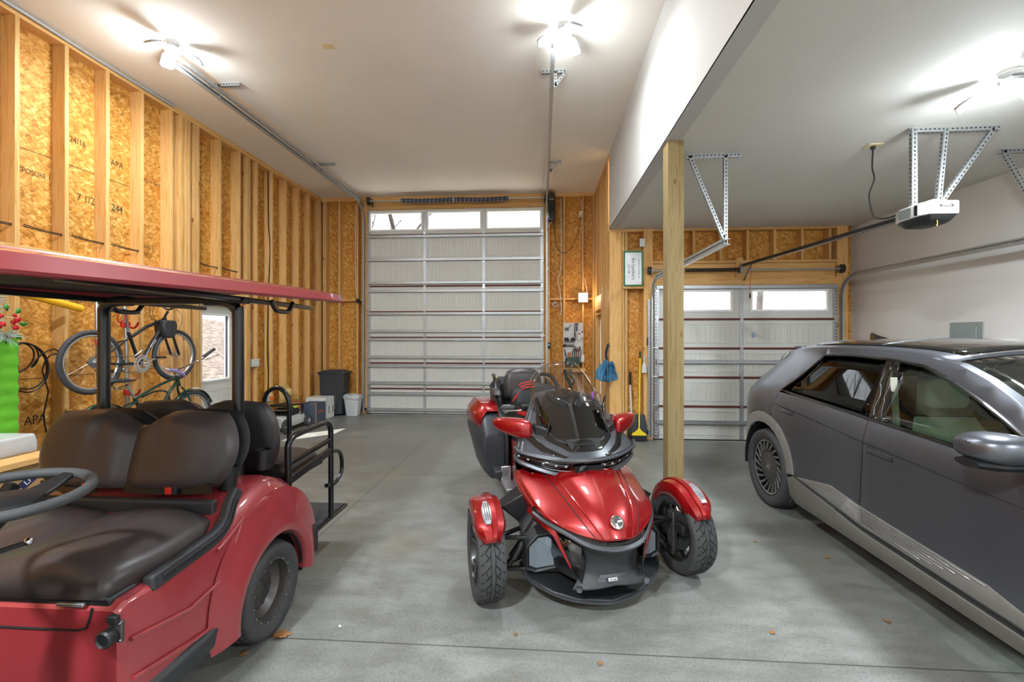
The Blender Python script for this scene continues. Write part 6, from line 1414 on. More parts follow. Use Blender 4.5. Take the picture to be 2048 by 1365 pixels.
def track(name, label, X, s, Yw, zc, Yend, R=.32, double=False, vz0=.05, hang=(), ceil=ZH):
    """vertical C-track, quarter bend and horizontal run with its hangers; s = side the angle sits on"""
    t = thing(name, label, 'door track', (X, Yw, 0))
    def run(dx, dz, dy=0):
        pts = [Vector((dx, dy, vz0)), Vector((dx, dy, zc + dz - R))]
        for k in range(1, 9): a = k / 9 * PI / 2; pts.append(Vector((dx, dy - R * (1 - math.cos(a)), zc + dz - R + R * math.sin(a))))
        pts += [Vector((dx, dy - R, zc + dz)), Vector((dx, Yend - Yw, zc + dz))]; return pts
    b = MB(); P = run(0, 0)
    rg = []
    prof = [(-.012, -.028), (.014, -.028), (.014, -.018), (.010, -.018), (.010, -.024), (-.008, -.024), (-.008, .024), (.010, .024), (.010, .018), (.014, .018), (.014, .028), (-.012, .028)]
    for i, p in enumerate(P):
        a = P[max(i - 1, 0)]; c = P[min(i + 1, len(P) - 1)]; d = (c - a).normalized(); n = Vector((0, -d.z, d.y)) if True else None
        rg.append([p + Vector((s * u, 0, 0)) + n * v for u, v in prof])
    b.loft(rg); b.build('c_track', 'galvanized', t, angle=30)
    if double:
        P = run(-s * .0, .085, .0); b = MB(); b.loft([[p + Vector((s * u, 0, 0)) + Vector((0, 0, v)) for u, v in ((-.012, -.02), (.012, -.02), (.012, .02), (-.012, .02))] for p in [Vector((0, Yend - Yw, zc + .085)), Vector((0, -.35, zc + .085)), Vector((0, -.12, zc + .06)), Vector((0, -.02, zc - .05))]]); b.build('upper_track', 'galvanized', t, angle=30)
    MB().bar((-s * .018, -R, zc + .03), (-s * .018, Yend - Yw, zc + .03), .02, .022).build('track_angle', 'galvanized', t)
    b = MB(); perf(b, (-s * .02, .02, vz0), (-s * .02, .02, zc - R), .03, (0, 1, 0)); b.build('wall_angle', ['galvanized', 'tread_gap'], t, smooth=False)
    for (Y, x0, x1, diag) in hang:
        h = bpy.data.objects.new('hanger', None); COL.objects.link(h); h.parent = t; h.location = (0, Y - Yw, 0); h.empty_display_size = .05
        b = MB(); perf(b, (x0 - X, 0, ceil - .034), (x1 - X, 0, ceil - .034), .034, (0, 1, 0)); b.build('ceiling_angle', ['galvanized', 'tread_gap'], h, smooth=False)
        b = MB(); perf(b, (-s * .03, 0, ceil - .02), (-s * .03, 0, zc - .02), .032, (0, 1, 0)); b.build('drop_angle', ['galvanized', 'tread_gap'], h, smooth=False)
        if diag is not None: b = MB(); perf(b, (diag - X, .0, ceil - .02), (-s * .03, 0, zc + .0), .030, (0, 1, 0)); b.build('brace', ['galvanized', 'tread_gap'], h, smooth=False)
        MB().lathe([(.009, -.012), (.009, 0), (.004, .004)], 6, 'Y', (-s * .03, -.004, zc + .02)).build('bolt', 'steel', h)
    return t
track('garage_door_track', 'double steel track of the tall door, running overhead beside the stud wall', DX0 - .06, 1, YB - .07, 4.36, 4.2, .40, True, hang=((4.80, -3.86, -3.45, None), (7.13, -3.86, -3.45, -3.84)), ceil=ZH)
track('garage_door_track', 'steel track of the tall door, overhead above the red three-wheeler', DX1 + .06, -1, YB - .07, 4.36, 4.15, .40, False, hang=((4.80, 0.0, .27, .25), (7.28, .10, .33, .27)), ceil=ZH)
track('garage_door_track', 'steel track of the low door, hung from the ceiling behind the wooden post', GX0 - .05, 1, YD - .07, 2.49, 4.15, .30, False, hang=((4.17, 1.34, 1.83, 1.36),), ceil=ZL)
track('garage_door_track', 'steel track of the low door, running along the white wall above the car', GX1 + .05, -1, YD - .07, 2.52, 1.6, .30, False, hang=((4.24, 4.12, 4.62, 4.15), (2.0, 4.12, 4.62, 4.15)), ceil=ZL)
def roller_plates(d, x, n, z0, z1, s):
    for k in range(n):
        z = lerp(z0, z1, k / (n - 1)); b = MB().cb((x, -.02, z), (.045, .02, .05)); b.tube([(x, -.03, z), (x + s * .06, -.03, z)], .005, 6); b.build('roller_bracket', 'bare_aluminium', d)
hwid = (DX1 - DX0) / 2
for s in (-1, 1): roller_plates(d1, s * (hwid - .03), 9, .1, DZ - .06, s); roller_plates(d2, s * ((GX1 - GX0) / 2 - .03), 6, .1, GZ - .06, s)
for s in (-1, 1):      # slotted punch marks down the end stiles
    b = MB()
    for k in range(84): z = .06 + k * .05; b.cb((s * (hwid - .012), -.0085, z), (.010, .003, .018))
    b.build('stile_slots', 'tread_gap', d1, smooth=False)['kind'] = 'stuff'
    b = MB()
    for k in range(47): z = .06 + k * .05; b.cb((s * ((GX1 - GX0) / 2 - .02), -.0085, z), (.010, .003, .018))
    b.build('stile_slots', 'tread_gap', d2, smooth=False)['kind'] = 'stuff'
# torsion shafts
sp1 = thing('torsion_spring', 'torsion shaft over the tall door, springs wrapped in plaid cloth', 'spring', (-1.79, 8.80, 4.40))
MB().tube([(-1.80, 0, 0), (1.92, 0, 0)], .0127, 10).build('shaft', 'galvanized', sp1)
simple('plaid_dark', '#1c1f33', 0.9); simple('plaid_line', '#c9ccd6', 0.9)
for x0, x1 in ((-1.07, -.03), (.05, 1.12)):
    b = MB(); n = 26; rg = []
    for k in range(n + 1): x = lerp(x0, x1, k / n); sag = -.018 * math.sin(PI * k / n); rg.append([(x, .045 * math.cos(a), sag + (.045 + .003 * math.sin(k * 2.1)) * math.sin(a)) for a in [2 * PI * q / 16 for q in range(16)]])
    c = b.loft(rg).build('spring_cover', 'plaid_dark', sp1)
    b = MB()
    for k in range(13): x = lerp(x0 + .03, x1 - .03, k / 12); sag = -.018 * math.sin(PI * (x - x0) / (x1 - x0)); b.tube([(x + .012 * math.sin(a), .0475 * math.cos(a), sag + .0475 * math.sin(a)) for a in [2 * PI * q / 14 for q in range(14)]], .003, 4, closed=True)
    for a in (-2.2, -2.9, 2.7): b.tube([(lerp(x0, x1, k / 12), .049 * math.cos(a), -.018 * math.sin(PI * k / 12) + .049 * math.sin(a)) for k in range(13)], .002, 4)
    b.build('cloth_stripe', 'plaid_line', c)
MB().cb((.01, .03, .0), (.05, .10, .12)).build('center_bracket', 'steel', sp1, bevel=.005)
for x in (-1.76, 1.87):
    MB().lathe([(.075, -.025), (.085, -.02), (.06, -.015), (.06, .015), (.085, .02), (.075, .025)], 24, 'X', (x, 0, 0)).build('cable_drum', 'dark_steel', sp1)
    MB().cb((x + (.05 if x < 0 else -.05), .05, 0), (.006, .12, .14)).build('bearing_plate', 'steel', sp1); MB().lathe([(.05, -.012), (.055, 0), (.03, .012)], 20, 'X', (x + (.10 if x < 0 else -.02), -.03, -.09)).build('pulley', 'dark_steel', sp1)
sp2 = thing('torsion_spring', 'torsion shaft and black coil spring over the low door', 'spring', (3.07, 6.93, 2.64))
MB().tube([(-1.42, 0, 0), (1.48, 0, 0)], .0127, 10).build('shaft', 'galvanized', sp2)
b = MB(); n = 420; b.tube([(lerp(-.86, -.05, k / n), .026 * math.cos(k * .85), .026 * math.sin(k * .85)) for k in range(n + 1)], .0045, 5); b.build('coil_spring', 'cable_black', sp2)
for x in (-1.40, 1.45): MB().lathe([(.06, -.02), (.068, -.015), (.05, -.01), (.05, .01), (.068, .015), (.06, .02)], 24, 'X', (x, 0, 0)).build('cable_drum', 'dark_steel', sp2)
MB().cb((-.02, .03, 0), (.04, .10, .10)).build('center_bracket', 'steel', sp2, bevel=.004)
for x in (-1.36, 1.41): MB().cb((x, .04, 0), (.005, .09, .11)).build('bearing_plate', 'steel', sp2)
# ---- openers
op = thing('door_opener', 'white ceiling garage door opener with black rail over the grey car', 'opener', (3.065, 3.55, 2.50))
MB().bar((0, .30, .12), (0, 3.38, .20), .028, .045).build('rail', 'black_plastic', op, bevel=.003); MB().bar((-.016, .30, .10), (-.016, 3.38, .18), .004, .012).build('rail_edge', 'steel', op)
b = MB(); out = [(-.135, .06), (-.10, .0), (.10, .0), (.135, .06), (.135, .26), (.10, .34), (-.10, .34), (-.135, .26)]
b.loft([[(x * sc, (y - .17) * sc + .17, z) for x, y in out] for z, sc in ((.055, .97), (.06, 1), (.15, 1), (.158, .96))]); b.build('housing', 'white_plastic', op, bevel=.006, angle=35)
b = MB(); b.loft([[(x * sc, (y - .17) * sc + .17, z) for x, y in out] for z, sc in ((-.0, .62), (.02, .80), (.055, .96))]); b.build('lens_base', 'dark_plastic', op, bevel=.004)
for s in (-1, 1):
    MB().cb((s * .1365, .20, .105), (.003, .12, .075)).build('side_grille', 'panel_gray', op); MB().cb((s * .137, .095, .105), (.003, .03, .08)).build('side_strip', 'cabin_dark', op)
pl = MB().cb((0.01, -.001, .118), (.10, .003, .018)).build('name_plate', 'cabin_dark', op)
text('plate_lettering', 'LiftMaster', .017, 'white_plastic', (.01, -.0035, .118), (PI / 2, 0, 0), pl, .0003); text('model_lettering', 'ELITE SERIES', .009, 'panel_gray', (.01, -.002, .098), (PI / 2, 0, 0), pl, .0003)
MB().tube(smooth_path([(-.02, .05, .03), (-.03, .03, -.01), (-.045, .02, -.035)], 3), .0025, 6).build('antenna_wire', 'cable_yellow', op)
b = MB().tube(smooth_path([(-.06, .12, .165), (-.02, .09, .185), (.05, .07, .18), (.09, .10, .165)], 4), .005, 6); b.build('wire', 'cable_white', op)
MB().cb((0, 3.37, .21), (.05, .06, .05)).build('header_bracket', 'steel', op); MB().bar((0, 3.10, .16), (.03, 3.40, -.02), .02, .02).build('door_arm', 'steel', op)
rt = ZL - 2.50
for i, (x, y, x2) in enumerate(((-.085, .19, None), (-.045, .23, None), (.17, .20, None))):
    b = MB(); perf(b, (x, y, rt - .01), (x if i < 2 else x - .06, y, .15), .032, (0, 1, 0)); b.build('hanger_strap', ['galvanized', 'tread_gap'], op, smooth=False)
b = MB(); perf(b, (.54, .21, rt - .02), (.14, .21, .20), .030, (0, 1, 0)); b.build('hanger_brace', ['galvanized', 'tread_gap'], op, smooth=False)
b = MB(); perf(b, (-.09, .21, rt - .036), (.60, .21, rt - .036), .036, (0, 1, 0)); b.build('ceiling_angle', ['galvanized', 'tread_gap'], op, smooth=False)
b = MB().tube(smooth_path([(0, 3.10, .14), (.004, 3.11, .0), (-.002, 3.12, -.12), (0, 3.13, -.26)], 4), .004, 6); b.build('release_cord', 'red_rubber', op); MB().tube([(0, 3.13, -.25), (0, 3.13, -.32)], .010, 8).build('release_handle', 'cabin_dark', op)
cd = MB().tube(smooth_path([(2.93, 4.09, ZL - .02), (2.93, 4.10, 3.12), (2.955, 4.11, 3.02), (2.915, 4.11, 2.90), (2.925, 4.12, 2.80), (2.97, 4.12, 2.68), (3.04, 4.05, 2.66), (3.05, 3.90, 2.68)], 5), .006, 6).build('opener_power_cord', 'cable_black'); tag(cd, 'black power cord hanging from the ceiling outlet to the opener rail', 'cord')
oc = thing('ceiling_outlet', 'yellow outlet on the low ceiling with the opener cord plugged in', 'outlet', (2.93, 4.09, ZL)); MB().box(-.06, .06, -.05, .05, -.008, 0).build('cover', 'ivory', oc, bevel=.003); MB().cb((0, 0, -.02), (.03, .03, .03)).build('plug', 'cable_black', oc, bevel=.005)
oc = thing('ceiling_outlet', 'yellow blank box plate on the tall ceiling between the two lamps', 'outlet', (-2.13, 4.26, ZH)); MB().box(-.055, .055, -.04, .04, -.006, 0).build('cover', 'ivory', oc, bevel=.003)
ja = thing('wall_opener', 'black side-mounted opener motor at the top corner of the tall door', 'opener', (.20, 8.74, 3.90)); b = MB(); b.loft([[(x * w, .09 + y * d, z) for x, y in ((-1, -1), (1, -1), (1, 1), (-1, 1))] for z, w, d in ((.0, .055, .06), (.03, .07, .09), (.30, .075, .10), (.52, .075, .10), (.58, .06, .09))]); b.build('housing', 'gloss_black', ja, bevel=.02, seg=3)
MB().cb((0, -.012, .44), (.10, .01, .012)).build('trim_line', 'bare_aluminium', ja); MB().tube(smooth_path([(.02, .0, .01), (-.04, -.02, -.06), (-.09, .1, -.14)], 4), .004, 6).build('wire', 'cable_white', ja)
c = MB().tube(smooth_path([(.24, 8.85, 4.0), (.30, 8.86, 3.45), (.42, 8.86, 3.30), (.60, 8.86, 3.40), (.74, 8.86, 3.75), (.785, 8.87, 4.05)], 6), .006, 6).build('opener_power_cord', 'cable_black'); tag(c, 'black cord looping from the wall opener to the high outlet', 'cord')
c = MB().tube(smooth_path([(.395, 8.93, 4.42), (.40, 8.93, 3.4), (.385, 8.92, 2.95), (.33, 8.92, 2.75), (.37, 8.92, 2.55), (.40, 8.93, 2.2), (.38, 8.93, 2.05)], 6), .007, 6).build('house_wire', 'cable_white'); tag(c, 'pale wire stapled down the first stud right of the tall door', 'wire')
c = MB().tube(smooth_path([(.80, 8.93, 4.40), (.825, 8.93, 3.6), (.83, 8.93, 2.95), (.90, 8.93, 2.65), (.93, 8.92, 2.45)], 6), .006, 6).build('house_wire', 'cable_white'); tag(c, 'pale wire running down to the lit square lamp', 'wire')
def outlet(loc, rz, label, w=.075, h=.12, mat='ivory', faces=2):
    t = thing('wall_outlet', label, 'outlet', loc, rz); MB().box(-w / 2, w / 2, -.05, 0, -h / 2, h / 2).build('box', 'box_gray', t, bevel=.004); MB().box(-w / 2 - .003, w / 2 + .003, -.056, -.05, -h / 2 - .003, h / 2 + .003).build('cover', mat, t, bevel=.003)
    for k in range(faces): MB().cb((0, -.058, (-.025 + .05 * k) if faces > 1 else 0), (.03, .004, .03)).build('socket', 'white_plastic', t, bevel=.003)
    return t
outlet((.79, 8.95, 4.08), 0, 'outlet high on the stud right of the wall opener'); outlet((1.57, 7.01, 3.08), 0, 'outlet on the stud beside the green-framed sign', mat='white_plastic')
sw = thing('light_switch', 'white three-gang light switch on the stud beside the side door', 'switch', (-4.62, 6.80, 1.19), PI / 2); MB().box(-.085, .085, -.004, .06, -.06, .06).build('box', 'box_gray', sw); MB().box(-.09, .09, -.010, -.004, -.062, .062).build('cover', 'white_plastic', sw, bevel=.003)
for x in (-.05, 0, .05): MB().cb((x, -.013, 0), (.014, .006, .03)).build('toggle', 'ivory', sw, bevel=.002)
o = outlet((-4.66, 7.20, .57), PI / 2, 'outlet with an orange plug adapter above the lawn mower', .08, .12); MB().cb((-.03, -.08, 0), (.05, .05, .07)).build('adapter', 'orange_box', o, bevel=.006)
for pts, lab, m, r in (([(-4.66, 7.19, 4.44), (-4.66, 7.20, 3.6), (-4.65, 7.23, 3.1), (-4.66, 7.19, 2.2), (-4.65, 7.16, 1.4), (-4.66, 7.20, 1.0), (-4.66, 7.18, .64)], 'dark cable stapled down the stud to the orange adapter', 'cable_black', .009),
    ([(-4.66, 7.13, 1.95), (-4.66, 7.12, 1.4), (-4.66, 7.16, 1.0), (-4.64, 7.10, .62), (-4.62, 7.0, .30)], 'yellow cable beside the dark one on the stud', 'cable_yellow', .006),
    ([(-4.70, 6.72, 1.75), (-4.68, 6.78, 1.66), (-4.68, 6.76, 1.45), (-4.66, 6.72, 1.27)], 'white wire curving down to the light switch', 'cable_white', .006)):
    tag(MB().tube(smooth_path(pts, 5), r, 6).build('house_wire', m), lab, 'wire')
for k in range(7):
    y0 = 2.79 + .4064 * k if k < 5 else (4.86 + (k - 5) * .95)
    ya, yb = (3.19 + .4064 * k - .36, 3.19 + .4064 * k - .0)
    if k >= 5: ya, yb = (5.66, 6.0) if k == 5 else (6.07, 6.42)
    c = MB(); 
    for dz in (0, .012): c.tube(smooth_path([(-4.66 + dz, ya + .0, 2.615 + dz), (-4.655, (ya + yb) / 2, 2.60 + dz), (-4.65, yb + .01, 2.60 + dz)], 3), .005, 5)
    tag(c.build('house_wire', 'cable_black'), ['dark wire pair between the nearest studs at canopy height', 'dark wire pair one stud bay from the near end', 'dark wire pair in the bay above the yellow noodle', 'dark wire pair in the bay above the mountain bike', 'dark wire pair just before the built-up stud', 'dark wire pair above the side door, near half', 'dark wire pair above the side door, far half'][k], 'wire', 'wires strung through the stud wall')
tag(MB().tube(smooth_path([(-4.60, 2.2, 4.50), (-4.60, 3.0, 4.49), (-4.595, 3.6, 4.50), (-4.60, 4.3, 4.495), (-4.60, 5.2, 4.505)], 4), .014, 6).build('conduit', 'box_gray'), 'grey cable run tucked along the top plate of the stud wall', 'cable')
# ---- lit square lamp
wl_ = thing('wall_lamp', 'lit square white lamp on the stud right of the tall door', 'lamp', (.835, 8.93, 2.40)); MB().box(-.10, .10, -.05, .0, -.10, .10).build('base', 'white_plastic', wl_, bevel=.02, seg=3); MB().box(-.088, .088, -.06, -.05, -.088, .088).build('diffuser', 'warm_lamp', wl_, bevel=.02, seg=3)
d = bpy.data.lights.new('lamp_light', 'POINT'); d.energy = WARM_POWER; d.shadow_soft_size = .06; d.color = (1, .78, .5); o = bpy.data.objects.new('lamp_light', d); COL.objects.link(o); o.parent = wl_; o.location = (0, -.12, 0)
# ---- buttons
for loc, lab in (((.118, 8.93, 1.43), 'dark door control button beside the tall door'), ((1.655, 7.0, 1.54), 'dark door control button beside the low door')):
    t = thing('door_button', lab, 'button', (loc[0] + .03, loc[1], loc[2])); MB().box(-.035, .035, -.025, .0, -.06, .06).build('housing', 'cabin_dark', t, bevel=.005); MB().box(-.022, .022, -.03, -.025, -.005, .035).build('push_plate', 'panel_gray', t, bevel=.003)
for z, lab in ((3.0, 'highest small track clip on the tall door jamb'), (2.49, 'small track clip level with the square lamp'), (1.98, 'small track clip above the dark button'), (1.31, 'small track clip under the dark button')):
    tag(MB().cb((.128, 8.928, z), (.03, .02, .035)).build('track_clip', 'bare_aluminium', bevel=.004), lab, 'clip', 'clips on the tall door jamb')
for loc, lab in (((-3.62, 8.82, .12), 'small photo sensor low at the left foot of the tall door'), ((1.64, 6.95, .13), 'small photo sensor low at the left foot of the low door')):
    t = thing('photo_sensor', lab, 'sensor', loc); MB().cb((0, 0, 0), (.035, .05, .05)).build('body', 'cabin_dark', t, bevel=.006); MB().tube([(.0, .0, -.02), (.0, .05, -.10)], .006, 6).build('bracket', 'steel', t)
t = thing('cable_spool', 'dark round cable end resting on the blocking left of the tall door', 'cable', (-3.82, 8.92, 2.36)); MB().lathe([(.045, -.02), (.05, 0), (.045, .02)], 20, 'Y').build('disc', 'cabin_dark', t); MB().tube(smooth_path([(0, 0, .04), (-.05, 0, .3), (-.06, 0, 1.0), (-.05, .0, 2.0)], 4), .006, 6).build('wire', 'cable_white', t)
tag(MB().tube(smooth_path([(.30, 8.92, 2.33), (.22, 8.90, 2.28), (.26, 8.90, 2.22), (.34, 8.90, 2.24), (.28, 8.90, 2.30), (.22, 8.9, 2.25)], 5), .008, 6).build('wire_coil', 'box_gray'), 'small grey coil of wire under the blocking right of the tall door', 'wire')
# ---- sign
sg = thing('house_sign', 'white sign in a green frame hung sideways on the corner studs', 'sign', (1.43, 6.985, 2.675)); b = MB().box(-.16, .16, -.02, .02, -.31, .29); b.build('backing', 'pine', sg, bevel=.004)
b = MB()
for u0, u1, w0, w1 in ((-.15, .15, .255, .28), (-.15, .15, -.275, -.25), (-.15, -.128, -.25, .255), (.128, .15, -.25, .255)): b.box(u0, u1, -.035, -.02, w0, w1)
b.build('frame', 'green_frame', sg, bevel=.003); MB().box(-.128, .128, -.026, -.02, -.25, .255).build('face', 'sign_white', sg)
for body_, size, x, m, sx in (("the Landon's", .078, .0, 'ink_green', .86), ('LOT 148', .042, -.068, 'ink_black', .9), ('WELCOME TO OUR HOME SWEET HOME', .022, .085, 'ink_green', .72)):
    text('lettering', body_, size, m, (x, -.0275, .0), (PI / 2, 0, 0), sg, .0005, sx=sx).rotation_euler = (Matrix.Rotation(PI / 2, 3, 'X') @ Matrix.Rotation(-PI / 2, 3, 'Z')).to_euler()
# ---- tool board and its tools
pb = thing('tool_board', 'white perforated board full of hand tools, between two back studs', 'tool board', (.635, 8.90, 1.50)); MB().box(-.195, .195, -.01, .01, -.40, .39).build('panel', 'white_plastic', pb, bevel=.002)
b = MB()
for i in range(13):
    for j in range(26): b.cb((-.18 + .03 * i, -.0105, -.385 + .03 * j), (.006, .002, .006))
b.build('holes', 'tread_gap', pb, smooth=False)['kind'] = 'stuff'
def tool(name, lab, cat, x, z, fn, grp='hand tools on the board'):
    t = thing(name, lab, cat, (x, 8.875, z), 0, grp); fn(t); return t
def T(b, name, m, t, bev=.002): return b.build(name, m, t, bevel=bev)
def clampf(L):
    def f(t): T(MB().box(-.008, .008, -.012, 0, -L / 2, L / 2), 'bar', 'cabin_dark', t); T(MB().box(-.008, .04, -.02, 0, L / 2 - .02, L / 2), 'jaw', 'cabin_dark', t); T(MB().box(-.012, .012, -.03, 0, -L / 2, -L / 2 + .09), 'handle', 'dark_plastic', t, .004)
    return f
tool('bar_clamp', 'longer black bar clamp near the top of the board', 'clamp', .668, 1.74, clampf(.27)); tool('bar_clamp', 'shorter black bar clamp right of the longer one', 'clamp', .705, 1.80, clampf(.15))
def trowel(t): T(MB().box(-.04, .04, -.02, -.005, -.03, .03), 'blade', 'dark_steel', t); T(MB().bar((.035, -.015, .02), (.09, -.015, .09), .012), 'handle', 'cabin_dark', t)
tool('drywall_trowel', 'dark rectangular trowel in the board\'s upper left', 'trowel', .505, 1.765, trowel)
for x, n in ((.50, 'left'), (.632, 'middle')):
    def bx(t): T(MB().loft([[(u, -.04, v) for u, v in ((-.045, -.03), (.045, -.03), (.04, .03), (-.04, .03))], [(u, 0, v) for u, v in ((-.045, -.03), (.045, -.03), (.04, .03), (-.04, .03))]]), 'bin', 'cabin_dark', t)
    tool('hanging_bin', 'dark bin on the board, ' + n + ' of the middle row', 'bin', x, 1.56, bx)
for k in range(7):
    def sd(t, k=k): T(MB().tube([(0, -.012, 0), (0, -.012, .055)], .008, 8), 'handle', ('navy_print', 'tool_red', 'cabin_dark')[k % 3], t, 0); T(MB().tube([(0, -.012, 0), (0, -.012, -.05)], .003, 6), 'shaft', 'steel', t, 0)
    tool('screwdriver', ('blue', 'red', 'black')[k % 3] + '-handled screwdriver, ' + ('first', 'second', 'third', 'fourth', 'fifth', 'sixth', 'seventh')[k] + ' from the left in the row', 'screwdriver', .465 + .03 * k, 1.49, sd, 'screwdrivers in a row')
def bar1(L, m, h=.014):
    def f(t): T(MB().box(-L / 2, L / 2, -.014, 0, -h / 2, h / 2), 'blade', m, t); T(MB().box(-L / 2 - .0, -L / 2 + .06, -.02, 0, -h * .9, h * .9), 'grip', 'cabin_dark', t)
    return f
tool('long_file', 'long dark file lying across the board', 'file', .545, 1.445, bar1(.22, 'dark_steel')); tool('pry_bar', 'dark pry bar lying under the file', 'pry bar', .545, 1.418, bar1(.24, 'cabin_dark', .018))
def ham(t): T(MB().tube([(0, -.015, .07), (.02, -.015, -.09)], .009, 8), 'handle', 'cabin_dark', t, 0); T(MB().tube([(-.01, -.015, .07), (.05, -.015, -.095)], .005, 8), 'shaft', 'navy_print', t, 0)
tool('utility_hook', 'dark hooked tool low on the board\'s left', 'hook', .465, 1.29, ham)
def pouch(t): T(MB().loft([[(u * w, -.035 * d, z) for u, d in ((-1, 0), (-1, 1), (1, 1), (1, 0))] for z, w in ((-.06, .03), (-.03, .038), (.05, .036), (.06, .03))]), 'sheath', 'tool_orange', t, .006)
tool('knife_sheath', 'brown leather sheath hanging low on the board', 'sheath', .562, 1.235, pouch)
for k, (x, m, L, lab) in enumerate(((.645, 'bike_green', .17, 'green pliers hanging leftmost in the cluster'), (.682, 'cabin_dark', .24, 'long black snips hanging in the cluster'), (.722, 'tool_red', .20, 'dark red pliers mid-cluster'), (.765, 'cabin_dark', .26, 'longest black cutters at the board\'s right edge'))):
    def pli(t, m=m, L=L):
        for s in (-1, 1): T(MB().tube(smooth_path([(s * .004, -.02, L * .42), (s * .010, -.02, L * .2), (s * .022, -.025, -.02), (s * .014, -.025, -L * .58)], 3), .0085, 8), 'handle', m, t, 0)
        T(MB().cb((0, -.02, L * .38), (.022, .014, .05)), 'jaw', 'steel', t)
    tool('pliers', lab, 'pliers', x, 1.30, pli)
for x, z, m, lab in ((.80, 1.64, 'white_plastic', 'white spray bottle on the board\'s right'), (.745, 1.60, 'white_plastic', 'white roll beside the spray bottle')):
    def rl(t, m=m): T(MB().lathe([(.03, -.05), (.034, -.045), (.034, .045), (.03, .05)], 16, 'Z', (0, -.045, 0)), 'body', m, t, 0); T(MB().cb((.01, -.05, .062), (.04, .02, .02)), 'cap', 'cabin_dark', t)
    tool('supply_roll', lab, 'supply', x, z, rl)
gl = MB().ball((0, 0, 0), (.05, .02, .085), 12, 8); gl.v = [p * (1 + .25 * noise.noise(p * 30)) for p in gl.v]; g = gl.build('work_glove', 'cloth_blue' if False else 'white_plastic'); g.location = (.815, 8.86, 1.17); tag(g, 'pale work glove hanging off the board\'s lower right corner', 'glove')
gb = thing('bike_rack', 'grey-green bracket hanging under the tool board', 'bracket', (.58, 8.87, .74)); MB().box(-.20, .30, .01, .07, .16, .24).build('mounting_rail', 'pine_across', gb); MB().box(-.03, .03, -.03, .02, .12, .22).build('mounting_plate', 'dark_steel', gb); b = MB(); b.tube(smooth_path([(-.12, -.03, .21), (-.08, -.03, .05), (-.03, -.03, -.02), (.02, -.03, -.21)], 4), .03, 8); b.tube(smooth_path([(-.02, -.05, .12), (.07, -.05, .0), (.03, -.05, -.09), (-.05, -.05, -.04)], 4), .018, 8); b.build('frame', 'bike_green', gb); MB().cb((.02, -.06, -.01), (.05, .03, .05)).build('clamp', 'box_gray', gb, bevel=.01)
gt = thing('green_tote', 'dark green cloth bag hanging behind the board\'s lower edge', 'bag', (.62, 8.86, 1.12)); b = MB().loft([[(x * w, -.03 - .04 * d, z) for x, d in ((-1, 0), (-.8, 1), (.8, 1), (1, 0))] for z, w in ((-.10, .12), (-.04, .16), (.05, .15), (.08, .10))]); b.build('body', 'leaf_green' if False else 'bike_green', gt, bevel=.01)
# ---- cloth on the corner
def drape(name, mat, c, W, H, seed, parent, thick=.02):
    rows = []
    for j in range(15):
        v = j / 14; r = []
        for i in range(17):
            u = -1 + i / 8; w = W * (.25 + .75 * min(1, v * 1.8)) * (1 + .15 * noise.noise(Vector((u, v * 3, seed)))); r.append(Vector((c[0] + u * w, c[1] - .05 - .045 * math.cos(u * 7 + seed + v) - .02 * noise.noise(Vector((u * 3, v * 4, seed))), c[2] - v * H * (1 - .12 * abs(u)) + .03 * noise.noise(Vector((u * 4, seed, 0))))))
        rows.append(r)
    return MB().grid(rows).build(name, mat, parent, solid=thick, sub=1)
cl = thing('apron', 'crumpled blue cloth hanging from a dark strap at the wall corner', 'cloth', (1.02, 7.0, 1.20)); drape('cloth', 'cloth_blue', (.0, .0, .0), .15, .30, 3.1, cl); drape('cloth', 'cloth_blue', (-.07, .02, -.02), .11, .26, 8.4, cl); drape('cloth', 'cloth_blue', (.06, -.03, .02), .07, .20, 5.7, cl); drape('cloth', 'cloth_blue', (-.02, -.05, .05), .05, .34, 2.2, cl)
b = MB(); ribbon(b, smooth_path([Vector((.02, -.08, .29)), Vector((-.02, -.10, .15)), Vector((.0, -.12, -.02)), Vector((-.04, -.12, -.20))], 4), .035, .012, (0, -1, 0)); b.build('strap', 'navy_cloth', cl)
MB().tube(smooth_path([(.0, -.02, .28), (.03, -.07, .32), (.045, -.04, .27)], 3), .005, 6).build('hook', 'steel', cl)
# ---- broom, scoop, shovel, dustpan
br = thing('broom', 'broom with a long yellow handle leaning in the corner', 'broom', (1.50, 6.87, 0)); MB().tube([(.0, 0, .16), (.035, .095, 1.32)], .012, 10).build('handle', 'yellow_plastic', br)
MB().tube([(.034, .093, 1.28), (.037, .097, 1.38)], .016, 10).build('grip', 'bike_green', br)
b = MB(); b.loft([[(x, y, z) for x, y, z in ((-.03 * w, -.02, z0), (.03 * w, -.02, z0), (.03 * w, .02, z0), (-.03 * w, .02, z0))] for w, z0 in ((.5, .20), (1, .17), (3.6, .115), (3.8, .09))]); b.build('head', 'yellow_plastic', br, bevel=.006)
b = MB(); b.loft([[(x * w, y, z0) for x, y in ((-.10, -.02), (.10, -.02), (.10, .02), (-.10, .02))] for w, z0 in ((1, .09), (1.25, .012))]); b.build('bristles', 'cabin_dark', br)
dp = thing('dustpan', 'tall dark grey dustpan on the floor behind the broom', 'dustpan', (1.535, 6.965, 0)); b = MB(); b.loft([[(x, y, z) for x, y in ((-w, -.03), (w, -.03), (w, .03), (-w, .03))] for w, z in ((.10, 0), (.10, .22), (.07, .40))]); b.build('pan', 'bin_gray', dp, bevel=.01)
